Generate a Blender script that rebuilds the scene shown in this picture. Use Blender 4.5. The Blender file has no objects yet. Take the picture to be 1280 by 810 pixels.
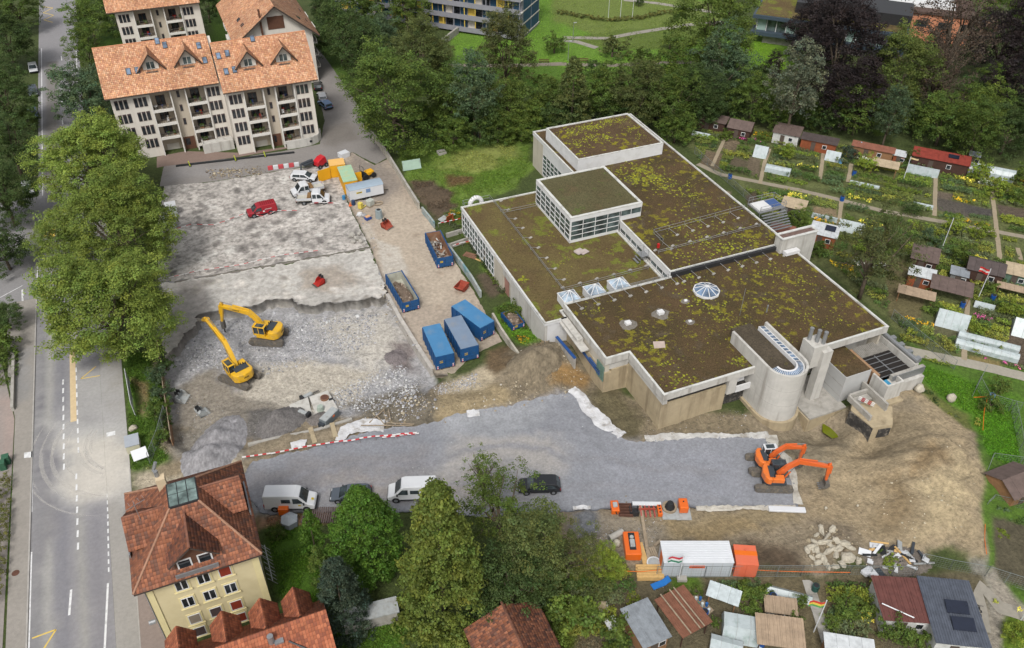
import bpy,bmesh,math,random
import numpy as np
from mathutils import Vector,Matrix
from mathutils.geometry import delaunay_2d_cdt
random.seed(7);RNG=np.random.default_rng(7)
C=bpy.context.scene.collection
sc=bpy.context.scene
R=math.radians
# ------------------------------------------------------------------ camera
# world: Y runs along the street, X across it; z = 0 is the street level
CAM_H=75.0;FPX=1053.27;PITCH=R(38.752);ROLL=R(0.4854);AZ=R(-66.84)
def _dirs():
 ea=(math.cos(AZ),math.sin(AZ));eb=(-math.sin(AZ),math.cos(AZ))
 cv=lambda a:Vector((a[0]*eb[0]+a[1]*eb[1],-(a[0]*ea[0]+a[1]*ea[1]),a[2]))
 f=cv((0,math.cos(PITCH),-math.sin(PITCH)));r0=cv((1,0,0));u0=cv((0,math.sin(PITCH),math.cos(PITCH)))
 c,s=math.cos(ROLL),math.sin(ROLL)
 return c*r0+s*u0,-s*r0+c*u0,f
CX,CU,CF=_dirs()
cd=bpy.data.cameras.new('camera');cam=bpy.data.objects.new('camera',cd);C.objects.link(cam)
cd.sensor_width=36;cd.lens=FPX/1280*36;cd.clip_start=1;cd.clip_end=8000
cam.matrix_world=Matrix(((CX.x,CU.x,-CF.x,0),(CX.y,CU.y,-CF.y,0),(CX.z,CU.z,-CF.z,CAM_H),(0,0,0,1)))
sc.camera=cam
# ------------------------------------------------------------------ light: bright overcast
SUN_EL,SUN_AZ=R(52),R(215)
w=bpy.data.worlds.new('World');sc.world=w;w.use_nodes=True
nt=w.node_tree;nt.nodes.clear()
sky=nt.nodes.new('ShaderNodeTexSky');sky.sky_type='NISHITA';sky.sun_disc=False
sky.sun_elevation=SUN_EL;sky.sun_rotation=SUN_AZ;sky.air_density=1.0;sky.dust_density=4.0;sky.ozone_density=1.0
hs=nt.nodes.new('ShaderNodeHueSaturation');hs.inputs['Saturation'].default_value=0.22
bg=nt.nodes.new('ShaderNodeBackground');bg.inputs[1].default_value=0.12
wo=nt.nodes.new('ShaderNodeOutputWorld')
nt.links.new(sky.outputs[0],hs.inputs['Color']);nt.links.new(hs.outputs[0],bg.inputs[0]);nt.links.new(bg.outputs[0],wo.inputs[0])
sl=bpy.data.lights.new('sun','SUN');sl.energy=1.5;sl.angle=R(14);sl.color=(1,.97,.92)
so=bpy.data.objects.new('sun',sl);C.objects.link(so)
so.rotation_euler=(R(90)-SUN_EL,0,math.pi-SUN_AZ)
sc.view_settings.view_transform='Standard';sc.view_settings.look='None';sc.view_settings.gamma=1
sc.view_settings.use_curve_mapping=False;sc.view_settings.exposure=0.60
sc.cycles.max_bounces=5;sc.cycles.diffuse_bounces=3;sc.cycles.glossy_bounces=2;sc.cycles.transmission_bounces=3
sc.cycles.transparent_max_bounces=6
# ------------------------------------------------------------------ helpers
def P(px,py,z=0.0):
 """the place on level z that the surveyed photo point (px, py) lies on"""
 d=(px-640)/FPX*CX-(py-405)/FPX*CU+CF
 t=(CAM_H-z)/-d.z
 return Vector((d.x*t,d.y*t,z))
def PP(pts,z=0.0):return[P(a,b,z).to_2d()for a,b in pts]
def lin(c):return c/12.92 if c<=.04045 else((c+.055)/1.055)**2.4
KEXP=1.45
def S(r,g,b,k=1.0):
 """albedo from a sampled sRGB colour"""
 return tuple(min(.86,lin(v/255)/KEXP*k)for v in(r,g,b))
_t=RNG.random((256,256)).astype(np.float32)
def vnoise(x,y):
 xi=np.floor(x).astype(int);yi=np.floor(y).astype(int);fx=x-xi;fy=y-yi
 fx=fx*fx*(3-2*fx);fy=fy*fy*(3-2*fy)
 a=_t[xi&255,yi&255];b=_t[(xi+1)&255,yi&255];c=_t[xi&255,(yi+1)&255];d=_t[(xi+1)&255,(yi+1)&255]
 return(a*(1-fx)+b*fx)*(1-fy)+(c*(1-fx)+d*fx)*fy
def fbm(x,y,o=4):
 s=0;a=.5;n=0
 for i in range(o):
  s=s+a*vnoise(x*2**i+17.3*i,y*2**i+31.7*i);n+=a;a*=.5
 return s/n-.5
def sdf(poly,x,y):
 """signed distance, positive inside"""
 d=np.full(x.shape,1e9);ins=np.zeros(x.shape,bool);n=len(poly)
 for i in range(n):
  ax,ay=poly[i];bx,by=poly[(i+1)%n]
  ex,ey=bx-ax,by-ay;wx,wy=x-ax,y-ay
  t=np.clip((wx*ex+wy*ey)/(ex*ex+ey*ey+1e-12),0,1)
  d=np.minimum(d,(wx-ex*t)**2+(wy-ey*t)**2)
  c=(ay>y)!=(by>y)
  if ey!=0:ins^=c&(x<ex*(y-ay)/ey+ax)
 d=np.sqrt(d);return np.where(ins,d,-d)
def sstep(a,b,x):
 t=np.clip((x-a)/(b-a),0,1);return t*t*(3-2*t)
# ------------------------------------------------------------------ materials
def _new(name):
 m=bpy.data.materials.new(name);m.use_nodes=True;nt=m.node_tree
 b=nt.nodes['Principled BSDF'];return m,nt,b
def mat(name,col,rough=.7,var=.12,scale=1.5,bump=0.0,bscale=None,metal=0.0,spec=.3,dirt=None,dscale=.6,damt=.5,attr=None,alpha=None,coat=0.0,streak=0):
 """one surface: base colour (or colour attribute) broken up by fine noise, optional larger stains, optional bump"""
 m,nt,b=_new(name);N=nt.nodes.new;L=nt.links.new
 tc=N('ShaderNodeTexCoord')
 def noise(s,det=5):
  n=N('ShaderNodeTexNoise');n.inputs['Scale'].default_value=s;n.inputs['Detail'].default_value=det
  n.inputs['Roughness'].default_value=.62;L(tc.outputs['Object'],n.inputs['Vector']);return n
 n1=noise(scale)
 mr=N('ShaderNodeMapRange');mr.inputs['From Min'].default_value=.3;mr.inputs['From Max'].default_value=.7
 mr.inputs['To Min'].default_value=1-var;mr.inputs['To Max'].default_value=1+var
 L(n1.outputs['Fac'],mr.inputs['Value'])
 mx=N('ShaderNodeMix');mx.data_type='RGBA';mx.blend_type='MULTIPLY';mx.inputs['Factor'].default_value=1
 if attr:
  at=N('ShaderNodeAttribute');at.attribute_name=attr;L(at.outputs['Color'],mx.inputs['A'])
 else:mx.inputs['A'].default_value=(*col,1)
 L(mr.outputs[0],mx.inputs['B']);out=mx.outputs['Result']
 if dirt:
  n2=noise(dscale,7)
  if streak:mp=N('ShaderNodeMapping');mp.inputs['Scale'].default_value=(streak,streak,.14);L(tc.outputs['Object'],mp.inputs['Vector']);L(mp.outputs[0],n2.inputs['Vector'])
  r2=N('ShaderNodeMapRange');r2.inputs['From Min'].default_value=.5;r2.inputs['From Max'].default_value=.68
  r2.inputs['To Max'].default_value=damt;L(n2.outputs['Fac'],r2.inputs['Value'])
  m2=N('ShaderNodeMix');m2.data_type='RGBA';L(r2.outputs[0],m2.inputs['Factor']);L(out,m2.inputs['A']);m2.inputs['B'].default_value=(*dirt,1)
  out=m2.outputs['Result']
 L(out,b.inputs['Base Color'])
 b.inputs['Roughness'].default_value=rough;b.inputs['Metallic'].default_value=metal;b.inputs['Specular IOR Level'].default_value=spec
 if coat:b.inputs['Coat Weight'].default_value=coat;b.inputs['Coat Roughness'].default_value=.15
 if alpha is not None:b.inputs['Alpha'].default_value=alpha
 if bump:
  n3=noise(bscale or scale*4,6);bp=N('ShaderNodeBump');bp.inputs['Strength'].default_value=1;bp.inputs['Distance'].default_value=bump
  L(n3.outputs['Fac'],bp.inputs['Height']);L(bp.outputs[0],b.inputs['Normal'])
 return m
def leafmat(name,col,var=.35):
 m,nt,b=_new(name);N=nt.nodes.new;L=nt.links.new
 at=N('ShaderNodeAttribute');at.attribute_name='col'
 mx=N('ShaderNodeMix');mx.data_type='RGBA';mx.blend_type='MULTIPLY';mx.inputs['Factor'].default_value=1
 mx.inputs['A'].default_value=(*col,1);L(at.outputs['Color'],mx.inputs['B'])
 oi=N('ShaderNodeObjectInfo');hv=N('ShaderNodeHueSaturation')
 mr=N('ShaderNodeMapRange');mr.inputs['To Min'].default_value=1-var*.5;mr.inputs['To Max'].default_value=1+var*.5
 L(oi.outputs['Random'],mr.inputs['Value']);L(mr.outputs[0],hv.inputs['Value']);L(mx.outputs['Result'],hv.inputs['Color'])
 L(hv.outputs[0],b.inputs['Base Color']);b.inputs['Roughness'].default_value=.6;b.inputs['Specular IOR Level'].default_value=.25
 tr=N('ShaderNodeBsdfTranslucent');L(hv.outputs[0],tr.inputs['Color'])
 ad=N('ShaderNodeMixShader');ad.inputs[0].default_value=.38;L(b.outputs[0],ad.inputs[1]);L(tr.outputs[0],ad.inputs[2])
 L(ad.outputs[0],nt.nodes['Material Output'].inputs['Surface'])
 return m
def glassmat(name,col=(.03,.05,.06),rough=.08):
 m,nt,b=_new(name);N=nt.nodes.new;L=nt.links.new
 tc=N('ShaderNodeTexCoord');n=N('ShaderNodeTexNoise');n.inputs['Scale'].default_value=.9;n.inputs['Detail'].default_value=3
 L(tc.outputs['Object'],n.inputs['Vector']);r=N('ShaderNodeValToRGB')
 r.color_ramp.elements[0].color=(*[c*.5 for c in col],1);r.color_ramp.elements[0].position=.35
 r.color_ramp.elements[1].color=(*[c*1.8 for c in col],1);r.color_ramp.elements[1].position=.68
 L(n.outputs['Fac'],r.inputs[0]);L(r.outputs[0],b.inputs['Base Color'])
 b.inputs['Roughness'].default_value=rough;b.inputs['Specular IOR Level'].default_value=.6;return m
# ------------------------------------------------------------------ mesh builder
class MB:
 def __init__(s):s.v=[];s.f=[];s.m=[];s.c=[];s.T=None;s.usec=False
 def add(s,vs,fs,mi=0,col=None):
  o=len(s.v)
  if s.T is not None:vs=[s.T@Vector(p)for p in vs]
  s.v.extend(tuple(p)for p in vs);s.f.extend(tuple(i+o for i in f)for f in fs);s.m.extend([mi]*len(fs))
  if col is not None:s.usec=True
  s.c.extend([col or(1,1,1)]*len(fs));return s
 def box(s,x0,x1,y0,y1,z0,z1,mi=0,col=None):
  v=[(x0,y0,z0),(x1,y0,z0),(x1,y1,z0),(x0,y1,z0),(x0,y0,z1),(x1,y0,z1),(x1,y1,z1),(x0,y1,z1)]
  return s.add(v,[(3,2,1,0),(4,5,6,7),(0,1,5,4),(1,2,6,5),(2,3,7,6),(3,0,4,7)],mi,col)
 def cbox(s,c,d,rz=0,mi=0,col=None,rx=0,ry=0):
  M=Matrix.Translation(c)@Matrix.Rotation(rz,4,'Z')@Matrix.Rotation(ry,4,'Y')@Matrix.Rotation(rx,4,'X')
  a,b,e=d[0]/2,d[1]/2,d[2]/2
  v=[M@Vector(p)for p in[(-a,-b,-e),(a,-b,-e),(a,b,-e),(-a,b,-e),(-a,-b,e),(a,-b,e),(a,b,e),(-a,b,e)]]
  return s.add(v,[(3,2,1,0),(4,5,6,7),(0,1,5,4),(1,2,6,5),(2,3,7,6),(3,0,4,7)],mi,col)
 def prism(s,poly,z0,z1,mi=0,col=None,z1f=None):
  n=len(poly);ar=sum(poly[i][0]*poly[(i+1)%n][1]-poly[(i+1)%n][0]*poly[i][1]for i in range(n))
  if ar<0:poly=poly[::-1]
  v=[(p[0],p[1],z0)for p in poly]+[(p[0],p[1],z1f(p)if z1f else z1)for p in poly]
  f=[tuple(range(n-1,-1,-1)),tuple(range(n,2*n))]+[(i,(i+1)%n,n+(i+1)%n,n+i)for i in range(n)]
  return s.add(v,f,mi,col)
 def xprof(s,prof,y0,y1,mi=0,col=None):
  """extrude an (x,z) outline along y"""
  n=len(prof);v=[(p[0],y0,p[1])for p in prof]+[(p[0],y1,p[1])for p in prof]
  ar=sum(prof[i][0]*prof[(i+1)%n][1]-prof[(i+1)%n][0]*prof[i][1]for i in range(n))
  f=[tuple(range(n)),tuple(range(2*n-1,n-1,-1))]+[((i+1)%n,i,n+i,n+(i+1)%n)for i in range(n)]
  if ar<0:f=[t[::-1]for t in f]
  return s.add(v,f,mi,col)
 def tube(s,a,b,r,n=6,mi=0,r2=None,col=None):
  a=Vector(a);b=Vector(b);d=b-a
  if d.length<1e-6:return s
  d.normalize();u=d.orthogonal().normalized();w_=d.cross(u);r2=r if r2 is None else r2
  cs=[(math.cos(2*math.pi*i/n),math.sin(2*math.pi*i/n))for i in range(n)]
  v=[a+(u*c+w_*k)*r for c,k in cs]+[b+(u*c+w_*k)*r2 for c,k in cs]
  return s.add(v,[(i,(i+1)%n,n+(i+1)%n,n+i)for i in range(n)]+[tuple(range(n-1,-1,-1)),tuple(range(n,2*n))],mi,col)
 def path(s,pts,r,n=6,mi=0,col=None):
  for a,b in zip(pts[:-1],pts[1:]):s.tube(a,b,r,n,mi,None,col)
  return s
 def cyl(s,c,r,z0,z1,n=16,mi=0,r2=None,col=None):return s.tube((c[0],c[1],z0),(c[0],c[1],z1),r,n,mi,r2,col)
 def quad(s,a,b,c,d,mi=0,col=None):return s.add([a,b,c,d],[(0,1,2,3)],mi,col)
 def slab(s,pts,t,mi=0,col=None):
  """a flat polygon in space given a thickness (downwards along its normal)"""
  p=[Vector(q)for q in pts];n=len(p);nr=(p[1]-p[0]).cross(p[2]-p[0]).normalized()
  if nr.z<0:p=p[::-1];nr=-nr
  v=[q for q in p]+[q-nr*t for q in p]
  return s.add(v,[tuple(range(n)),tuple(range(2*n-1,n-1,-1))]+[((i+1)%n,i,n+i,n+(i+1)%n)for i in range(n)],mi,col)
 def loft(s,rings,mi=0,cap=True,col=None):
  n=len(rings[0]);v=[p for r in rings for p in r];f=[]
  for k in range(len(rings)-1):
   for i in range(n):f.append((k*n+i,k*n+(i+1)%n,(k+1)*n+(i+1)%n,(k+1)*n+i))
  if cap:f+=[tuple(range(n-1,-1,-1)),tuple(range((len(rings)-1)*n,len(rings)*n))]
  return s.add(v,f,mi,col)
 def blob(s,c,d,seed=0,n=8,m=5,mi=0,col=None,jit=.18,flat=0):
  """an uneven lump (boulder, heap, shrub core)"""
  rr=random.Random(seed);v=[]
  for k in range(1,m):
   t=math.pi*k/m
   for i in range(n):
    a=2*math.pi*i/n;q=1+rr.uniform(-jit,jit)
    v.append((c[0]+math.sin(t)*math.cos(a)*d[0]/2*q,c[1]+math.sin(t)*math.sin(a)*d[1]/2*q,c[2]+max(-.35 if flat else-1,math.cos(t))*d[2]/2*q))
  top=len(v);v.append((c[0],c[1],c[2]+d[2]/2));v.append((c[0],c[1],c[2]-(d[2]*.18 if flat else d[2]/2)))
  f=[]
  for k in range(m-2):
   for i in range(n):f.append((k*n+i,(k+1)*n+i,(k+1)*n+(i+1)%n,k*n+(i+1)%n))
  for i in range(n):f.append((top,i,(i+1)%n));f.append((top+1,(m-2)*n+(i+1)%n,(m-2)*n+i))
  return s.add(v,f,mi,col)
 def mesh(s,name,mats,smooth=False):
  me=bpy.data.meshes.new(name);me.from_pydata(s.v,[],s.f)
  for m in(mats if isinstance(mats,(list,tuple))else[mats]):me.materials.append(m)
  if any(s.m):me.polygons.foreach_set('material_index',s.m)
  if s.usec:
   ca=me.color_attributes.new('col','FLOAT_COLOR','CORNER')
   arr=np.array([(c[0],c[1],c[2],1)for c,f in zip(s.c,s.f)for _ in f],np.float32);ca.data.foreach_set('color',arr.ravel())
  if smooth:me.polygons.foreach_set('use_smooth',[True]*len(s.f))
  me.update();return me
 def build(s,name,mats,parent=None,smooth=False,bevel=0,loc=None):
  return link(name,s.mesh(name,mats,smooth),parent,bevel,loc)
def link(name,me,parent=None,bevel=0,loc=None):
 o=bpy.data.objects.new(name,me);C.objects.link(o)
 if parent:o.parent=parent
 if loc:o.location=loc
 if bevel:
  b=o.modifiers.new('bevel','BEVEL');b.width=bevel;b.segments=2;b.limit_method='ANGLE';b.angle_limit=R(35)
 return o
def tag(o,label=None,cat=None,group=None,kind=None):
 if label:o['label']=label
 if cat:o['category']=cat
 if group:o['group']=group
 if kind:o['kind']=kind
 return o
def thing(name,label,cat,loc=(0,0,0),rz=0,group=None):
 o=bpy.data.objects.new(name,None);C.objects.link(o);o.empty_display_size=.3
 o.location=loc;o.rotation_euler=(0,0,rz);return tag(o,label,cat,group)
KIDS={}
def kids(o):return[c for c in bpy.data.objects if c.parent==o]
def copy_tree(o,parent=None):
 c=o.copy();C.objects.link(c)
 if parent:c.parent=parent
 for ch in kids(o):copy_tree(ch,c)
 return c
def fmesh(name,v,f4,mats,col=None,smooth=False):
 """fast mesh from arrays: v (n,3), f4 (m,k) indices, col (m,3) per face"""
 me=bpy.data.meshes.new(name);k=f4.shape[1];m=len(f4)
 me.vertices.add(len(v));me.vertices.foreach_set('co',np.asarray(v,np.float32).ravel())
 me.loops.add(m*k);me.loops.foreach_set('vertex_index',f4.astype(np.int32).ravel())
 me.polygons.add(m);me.polygons.foreach_set('loop_start',np.arange(0,m*k,k,dtype=np.int32))
 for q in(mats if isinstance(mats,(list,tuple))else[mats]):me.materials.append(q)
 me.update(calc_edges=True)
 if col is not None:
  ca=me.color_attributes.new('col','FLOAT_COLOR','CORNER')
  a=np.ones((m,k,4),np.float32);a[:,:,:3]=np.asarray(col,np.float32)[:,None,:];ca.data.foreach_set('color',a.ravel())
 if smooth:me.polygons.foreach_set('use_smooth',np.ones(m,bool))
 return me
# ================================================================== THE SETTING: ground, roads, slabs
# ---- levels
PIT=PP([(198,452),(207,430),(222,405),(236,384),(262,372),(300,366),(340,356),(400,360),(440,362),(484,352),(497,372),(541,455),(556,472),(530,500),(470,520),(400,540),(360,546),(310,562),(240,570),(203,545)])
TRENCH=PP([(712,480),(735,470),(762,470),(800,500),(835,520),(915,500),(1000,515),(1060,520),(1120,520),(1125,560),(1070,570),(1000,560),(966,548),(950,543),(800,548),(780,545),(740,510)])
MOUNDS=[((662,468),7,5,1.9),((600,505),9,3,.7),((690,445),5,4,1.2),((430,515),4,3,.5),((352,523),7,5,1.0),((300,520),6,4,.5),((520,500),5,4,.8),((1120,500),6,5,.9),((1175,560),9,8,.7),((1190,640),9,8,1.3),((1150,590),5,7,1.0),((1205,580),5,6,1.2),((1060,610),4,4,-.5),((1090,640),5,4,-.4),((1010,600),4,3,-.5),((1110,640),8,6,.5),((1060,700),6,4,.5),((575,515),5,3,.5),((740,690),5,5,.4),((1036,536),3.4,2.6,-1.7),((1090,557),4.5,2.2,-1.6),((990,538),7,3,-1.0),((1020,520),4,3,-1.0),((800,522),4,3,.5),((760,496),3,3,.5),((880,512),4,2,.3)]
MW=[(P(*m[0]).x,P(*m[0]).y,m[1],m[2],m[3])for m in MOUNDS]
def level(x,y):
 x=np.asarray(x,float);y=np.asarray(y,float)
 z=-1.55*sstep(-.6,1.2,sdf(PIT,x,y))*(1-.75*sstep(82,73,y))
 z=z-0.15*sstep(-2.5,2.5,sdf(TRENCH,x,y))
 for a,b,rx,ry,h in MW:z=z+h*np.exp(-((x-a)/rx)**2*1.6-((y-b)/ry)**2*1.6)*(1+.5*fbm(x*.8,y*.8,3))
# rough worked soil on the site only
 site=sstep(0,4,sdf(SITE,x,y))
 z=z+site*(.42*fbm(x*.35,y*.35,4)+.26*fbm(x*1.6,y*1.6,4)+.10*np.sin(x*1.1+y*2.3+6*fbm(x*.1,y*.1,3))*sstep(-.02,.15,fbm(x*.12+9,y*.12,3)))
 return z
SITE=PP([(200,440),(484,352),(560,470),(640,470),(700,430),(760,480),(1000,500),(1130,500),(1160,470),(1222,520),(1228,690),(1100,690),(950,715),(740,720),(700,640),(310,600),(205,585)])
# ---- what covers the ground: (outline in survey points, colour, softness, waviness, fine mottling)
G_BASE=S(74,86,44)
ZONES=[([(560,40),(575,82),(700,108),(860,95),(1012,80),(1012,55),(930,40),(870,-30),(640,-30),(600,40)],S(104,140,46),.8,1,.18),([(690,25),(760,50),(850,48),(905,30),(900,8),(800,-20),(690,0)],S(112,128,60),.6,.6,.15),([(705,48),(770,38),(905,28),(900,48),(840,62),(760,62)],S(98,116,48),.8,.6,.15),([(560,68),(640,72),(720,88),(870,95),(860,110),(640,112),(556,100)],S(88,120,40),.8,1,.15),([(925,45),(1012,70),(1005,90),(925,80)],S(108,146,34),.5,.5,.12),([(125,35),(150,40),(160,62),(118,62)],S(84,118,36),.6,.5,.1),([(262,-5),(290,-5),(300,60),(262,60)],S(84,112,34),.6,.5,.1),([(398,55),(428,62),(440,100),(420,112),(404,90)],S(84,112,40),.6,.5,.1),([(494,186),(560,172),(662,170),(664,208),(648,234),(575,262),(536,262),(512,226)],S(104,128,52),.6,1.0,.3),([(560,190),(640,182),(650,196),(600,214),(556,208)],S(138,146,76),2.5,2.5,.3),([(600,215),(650,205),(640,228),(590,240)],S(98,126,44),1.5,1.5,.2),([(514,228),(548,226),(572,240),(566,262),(545,276),(530,262)],S(98,84,68),.7,1.2,.35),([(560,218),(592,222),(590,230),(566,232)],S(112,92,62),.8,1,.3),([(560,262),(576,258),(640,360),(626,372),(600,330)],S(98,122,48),.5,.8,.25),([(596,342),(618,338),(632,366),(612,372),(600,362)],S(100,88,72),.6,.8,.3),([(618,386),(640,378),(662,396),(690,440),(668,450),(652,432),(634,418)],S(96,132,40),.5,.8,.25),([(155,440),(205,440),(212,575),(186,588),(164,588),(160,540)],S(80,108,36),.3,.3,.25),([(170,475),(182,478),(182,520),(174,515)],S(150,134,96),.6,.5,.2),([(330,640),(400,640),(400,760),(352,760),(336,700)],S(72,104,26),.6,.6,.2),([(318,640),(420,636),(420,650),(322,656)],S(150,118,92),.6,.8,.3),([(420,745),(520,770),(500,815),(380,815)],S(78,106,34),.8,.8,.2),([(690,705),(780,700),(800,740),(790,815),(690,815)],S(92,104,40),1,1.2,.35),([(0,585),(20,585),(12,750),(-60,760)],S(72,98,30),.3,.3,.2),([(200,345),(480,330),(548,470),(620,470),(700,430),(735,470),(850,520),(1000,510),(1130,500),(1165,478),(1216,510),(1224,690),(1150,700),(1000,712),(900,718),(740,716),(690,640),(310,604),(214,590),(200,520)],S(146,133,112),.5,1.5,.28),([(200,345),(480,330),(548,470),(530,500),(430,520),(330,530),(205,520)],S(172,171,172),.6,1,.28),([(398,392),(480,374),(500,402),(512,440),(450,450),(420,430)],S(196,190,180),2.0,1.2,.12),([(300,452),(380,440),(470,452),(450,500),(360,520),(300,500)],S(192,184,170),1.2,1.6,.16),([(212,475),(262,450),(300,478),(360,502),(340,535),(240,530),(208,520)],S(150,142,130),1.0,1.4,.22),([(310,505),(365,505),(370,540),(300,545)],S(112,108,104),.8,1,.3),([(215,530),(300,520),(310,580),(214,590)],S(140,134,124),1,1,.3),([(486,420),(520,426),(520,452),(488,450)],S(128,118,116),1.2,1.2,.35),([(430,500),(520,470),(545,500),(560,530),(470,535)],S(118,110,96),1.2,1.4,.4),([(548,492),(600,480),(640,490),(655,505),(600,525),(545,530)],S(158,142,112),.9,1.3,.2),([(560,470),(612,455),(640,470),(600,490),(560,490)],S(190,176,150),.8,1,.25),([(612,440),(640,430),(654,462),(625,476),(608,460)],S(112,94,70),.7,.9,.3),([(640,440),(700,430),(735,465),(725,492),(640,505),(645,470)],S(134,122,102),1.1,1.4,.35),([(690,462),(732,468),(724,488),(694,486)],S(150,120,78),.9,1,.3),([(725,486),(765,474),(822,528),(800,548),(770,545)],S(104,96,72),1.4,1.5,.35),([(800,545),(838,520),(920,512),(965,545)],S(134,122,100),1.2,1.4,.25),([(965,545),(1010,520),(1060,535),(1075,565),(1010,590),(985,570)],S(146,134,112),1.2,1.4,.22),([(1010,590),(1120,520),(1150,480),(1215,520),(1222,690),(1150,695),(1040,660),(1000,640)],S(168,151,122),1.8,2.2,.24),([(1090,525),(1130,520),(1150,545),(1110,580),(1080,570)],S(142,128,104),1.6,1.6,.3),([(1150,600),(1200,590),(1205,660),(1150,670)],S(182,165,132),2,2.4,.2),([(1130,565),(1160,560),(1170,590),(1140,600)],S(148,128,98),1,1.6,.3),([(1085,600),(1120,590),(1130,650),(1090,660)],S(142,124,96),1.6,2,.3),([(700,644),(1000,640),(1000,655),(900,672),(760,676),(700,668)],S(154,138,108),1,1.4,.25),([(835,655),(930,650),(960,670),(880,680)],S(150,132,100),1,1.4,.25),([(700,640),(760,640),(830,660),(820,700),(740,716)],S(140,130,114),1,1.3,.35),([(930,680),(1000,690),(1010,715),(940,716)],S(96,82,66),1,1,.3),([(1020,655),(1060,655),(1070,680),(1020,680)],S(128,116,98),1,1,.3),([(716,640),(745,640),(748,668),(720,672)],S(118,120,124),.6,.8,.25),([(800,545),(760,610),(560,610),(320,640),(310,600),(520,548),(620,515),(720,490),(780,548)],S(146,146,150),.8,.8,.15),([(165,588),(300,575),(310,604),(240,612),(166,612)],S(184,172,150),1,1,.25),([(190,584),(225,572),(232,592),(196,598)],S(150,136,112),.6,.8,.25),([(1120,410),(1160,468),(1214,516),(1228,700),(1232,780),(1480,780),(1480,420)],S(86,116,40),.4,.6,.22),([(1132,445),(1200,470),(1275,500),(1275,560),(1215,545),(1165,500)],S(88,128,34),.8,.8,.16),([(1222,515),(1275,530),(1275,590),(1228,580)],S(84,130,30),.6,.5,.14),([(1120,478),(1150,480),(1210,520),(1216,545),(1204,540),(1150,495)],S(104,110,56),.5,.8,.3),([(1236,655),(1285,660),(1290,738),(1242,728)],S(92,86,68),.3,.4,.25),([(1200,725),(1240,715),(1290,770),(1300,830),(1225,830)],S(158,150,136),.5,.8,.2),([(1212,700),(1228,700),(1240,770),(1218,740)],S(150,146,134),.4,.5,.2),([(1255,765),(1285,770),(1290,815),(1252,815)],S(96,118,34),.3,.4,.25),([(850,175),(880,140),(1000,165),(1100,185),(1300,215),(1500,250),(1500,500),(1150,440),(1110,405),(1010,320),(960,270)],S(98,104,62),.5,1,.5),([(740,722),(960,718),(1100,715),(1225,720),(1235,830),(720,830)],S(104,96,74),.5,.8,.4),([(842,722),(870,720),(880,735),(840,742)],S(86,112,36),.4,.4,.2),([(955,720),(1000,722),(1100,730),(1100,830),(940,830)],S(108,98,74),.5,.8,.4),([(1040,730),(1100,735),(1095,760),(1040,750)],S(92,80,64),.5,.6,.3),]
# vegetable beds and bare beds in the allotments
BEDS=[([(884,188),(905,192),(897,212),(874,206)],S(112,98,78)),([(905,172),(925,178),(918,192),(902,188)],S(120,106,86)),([(918,196),(938,202),(930,216),(908,210)],S(98,88,70)),([(1168,245),(1215,257),(1210,272),(1172,262)],S(92,86,78)),([(1245,255),(1285,262),(1285,275),(1248,268)],S(96,84,72)),([(1168,238),(1192,242),(1190,250),(1168,246)],S(112,100,86)),([(930,245),(945,240),(948,256),(936,260)],S(84,72,58)),([(1262,405),(1290,410),(1290,460),(1255,450)],S(96,84,70)),([(1210,445),(1250,452),(1250,462),(1212,456)],S(140,126,80)),([(1165,400),(1200,405),(1200,425),(1166,418)],S(100,98,70)),([(885,235),(912,240),(908,250),(884,246)],S(130,118,98)),([(1205,255),(1240,262),(1238,272),(1205,266)],S(84,80,76)),([(1016,258),(1046,262),(1046,272),(1014,268)],S(140,122,96)),([(936,195),(953,200),(950,222),(934,216)],S(110,98,80)),([(1108,320),(1160,332),(1150,400),(1110,395)],S(112,104,72))]
ZONES+=[(p,c,.25,.25,.25)for p,c in BEDS]
ZW=[([tuple(v)for v in PP(p)],c,s_,wv,mo)for p,c,s_,wv,mo in ZONES]
def paint(x,y,zones=None,base=G_BASE,mott=.3):
 n1=fbm(x*.22,y*.22,5);n2=fbm(x*.22+91,y*.22+57,5);fine=fbm(x*1.3+5,y*1.3+9,4);med=fbm(x*.45+3,y*.45+8,4)
 col=np.ones((len(x),3))*np.array(base)*(1+mott*(fine+med))[:,None]
 for poly,c,soft,wav,mo in(ZW if zones is None else zones):
  xs=[p[0]for p in poly];ys=[p[1]for p in poly];mg=soft+wav*2
  k=(x>min(xs)-mg)&(x<max(xs)+mg)&(y>min(ys)-mg)&(y<max(ys)+mg)
  if not k.any():continue
  d=sdf(poly,x[k]+n1[k]*wav*3,y[k]+n2[k]*wav*3)+fine[k]*soft*1.2
  a=sstep(-soft,soft,d)[:,None]
  col[k]=col[k]*(1-a)+a*np.array(c)*(1+mo*1.6*(fine[k]+.7*med[k]))[:,None]
 return np.clip(col,.004,.86)
M_GROUND=mat('ground',(1,1,1),.95,.34,2.2,bump=.2,bscale=3.5,attr='col')
M_SHEET=mat('sheet',(1,1,1),.9,.10,2.6,bump=.02,bscale=9,attr='col')
M_SLAB=mat('slab',(1,1,1),.92,.22,1.9,bump=.05,bscale=6,attr='col')
M_GRAVEL=mat('gravel',(1,1,1),.95,.2,3.5,bump=.05,bscale=9,attr='col')
M_SLABLO=mat('slab_pale',(1,1,1),.92,.26,1.4,bump=.05,bscale=6,attr='col',dirt=S(158,153,147),dscale=.8,damt=.7)
M_SLABUP=mat('slab_worn',(1,1,1),.92,.34,1.7,bump=.05,bscale=6,attr='col',dirt=S(112,107,103),dscale=1.0,damt=.8)
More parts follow.
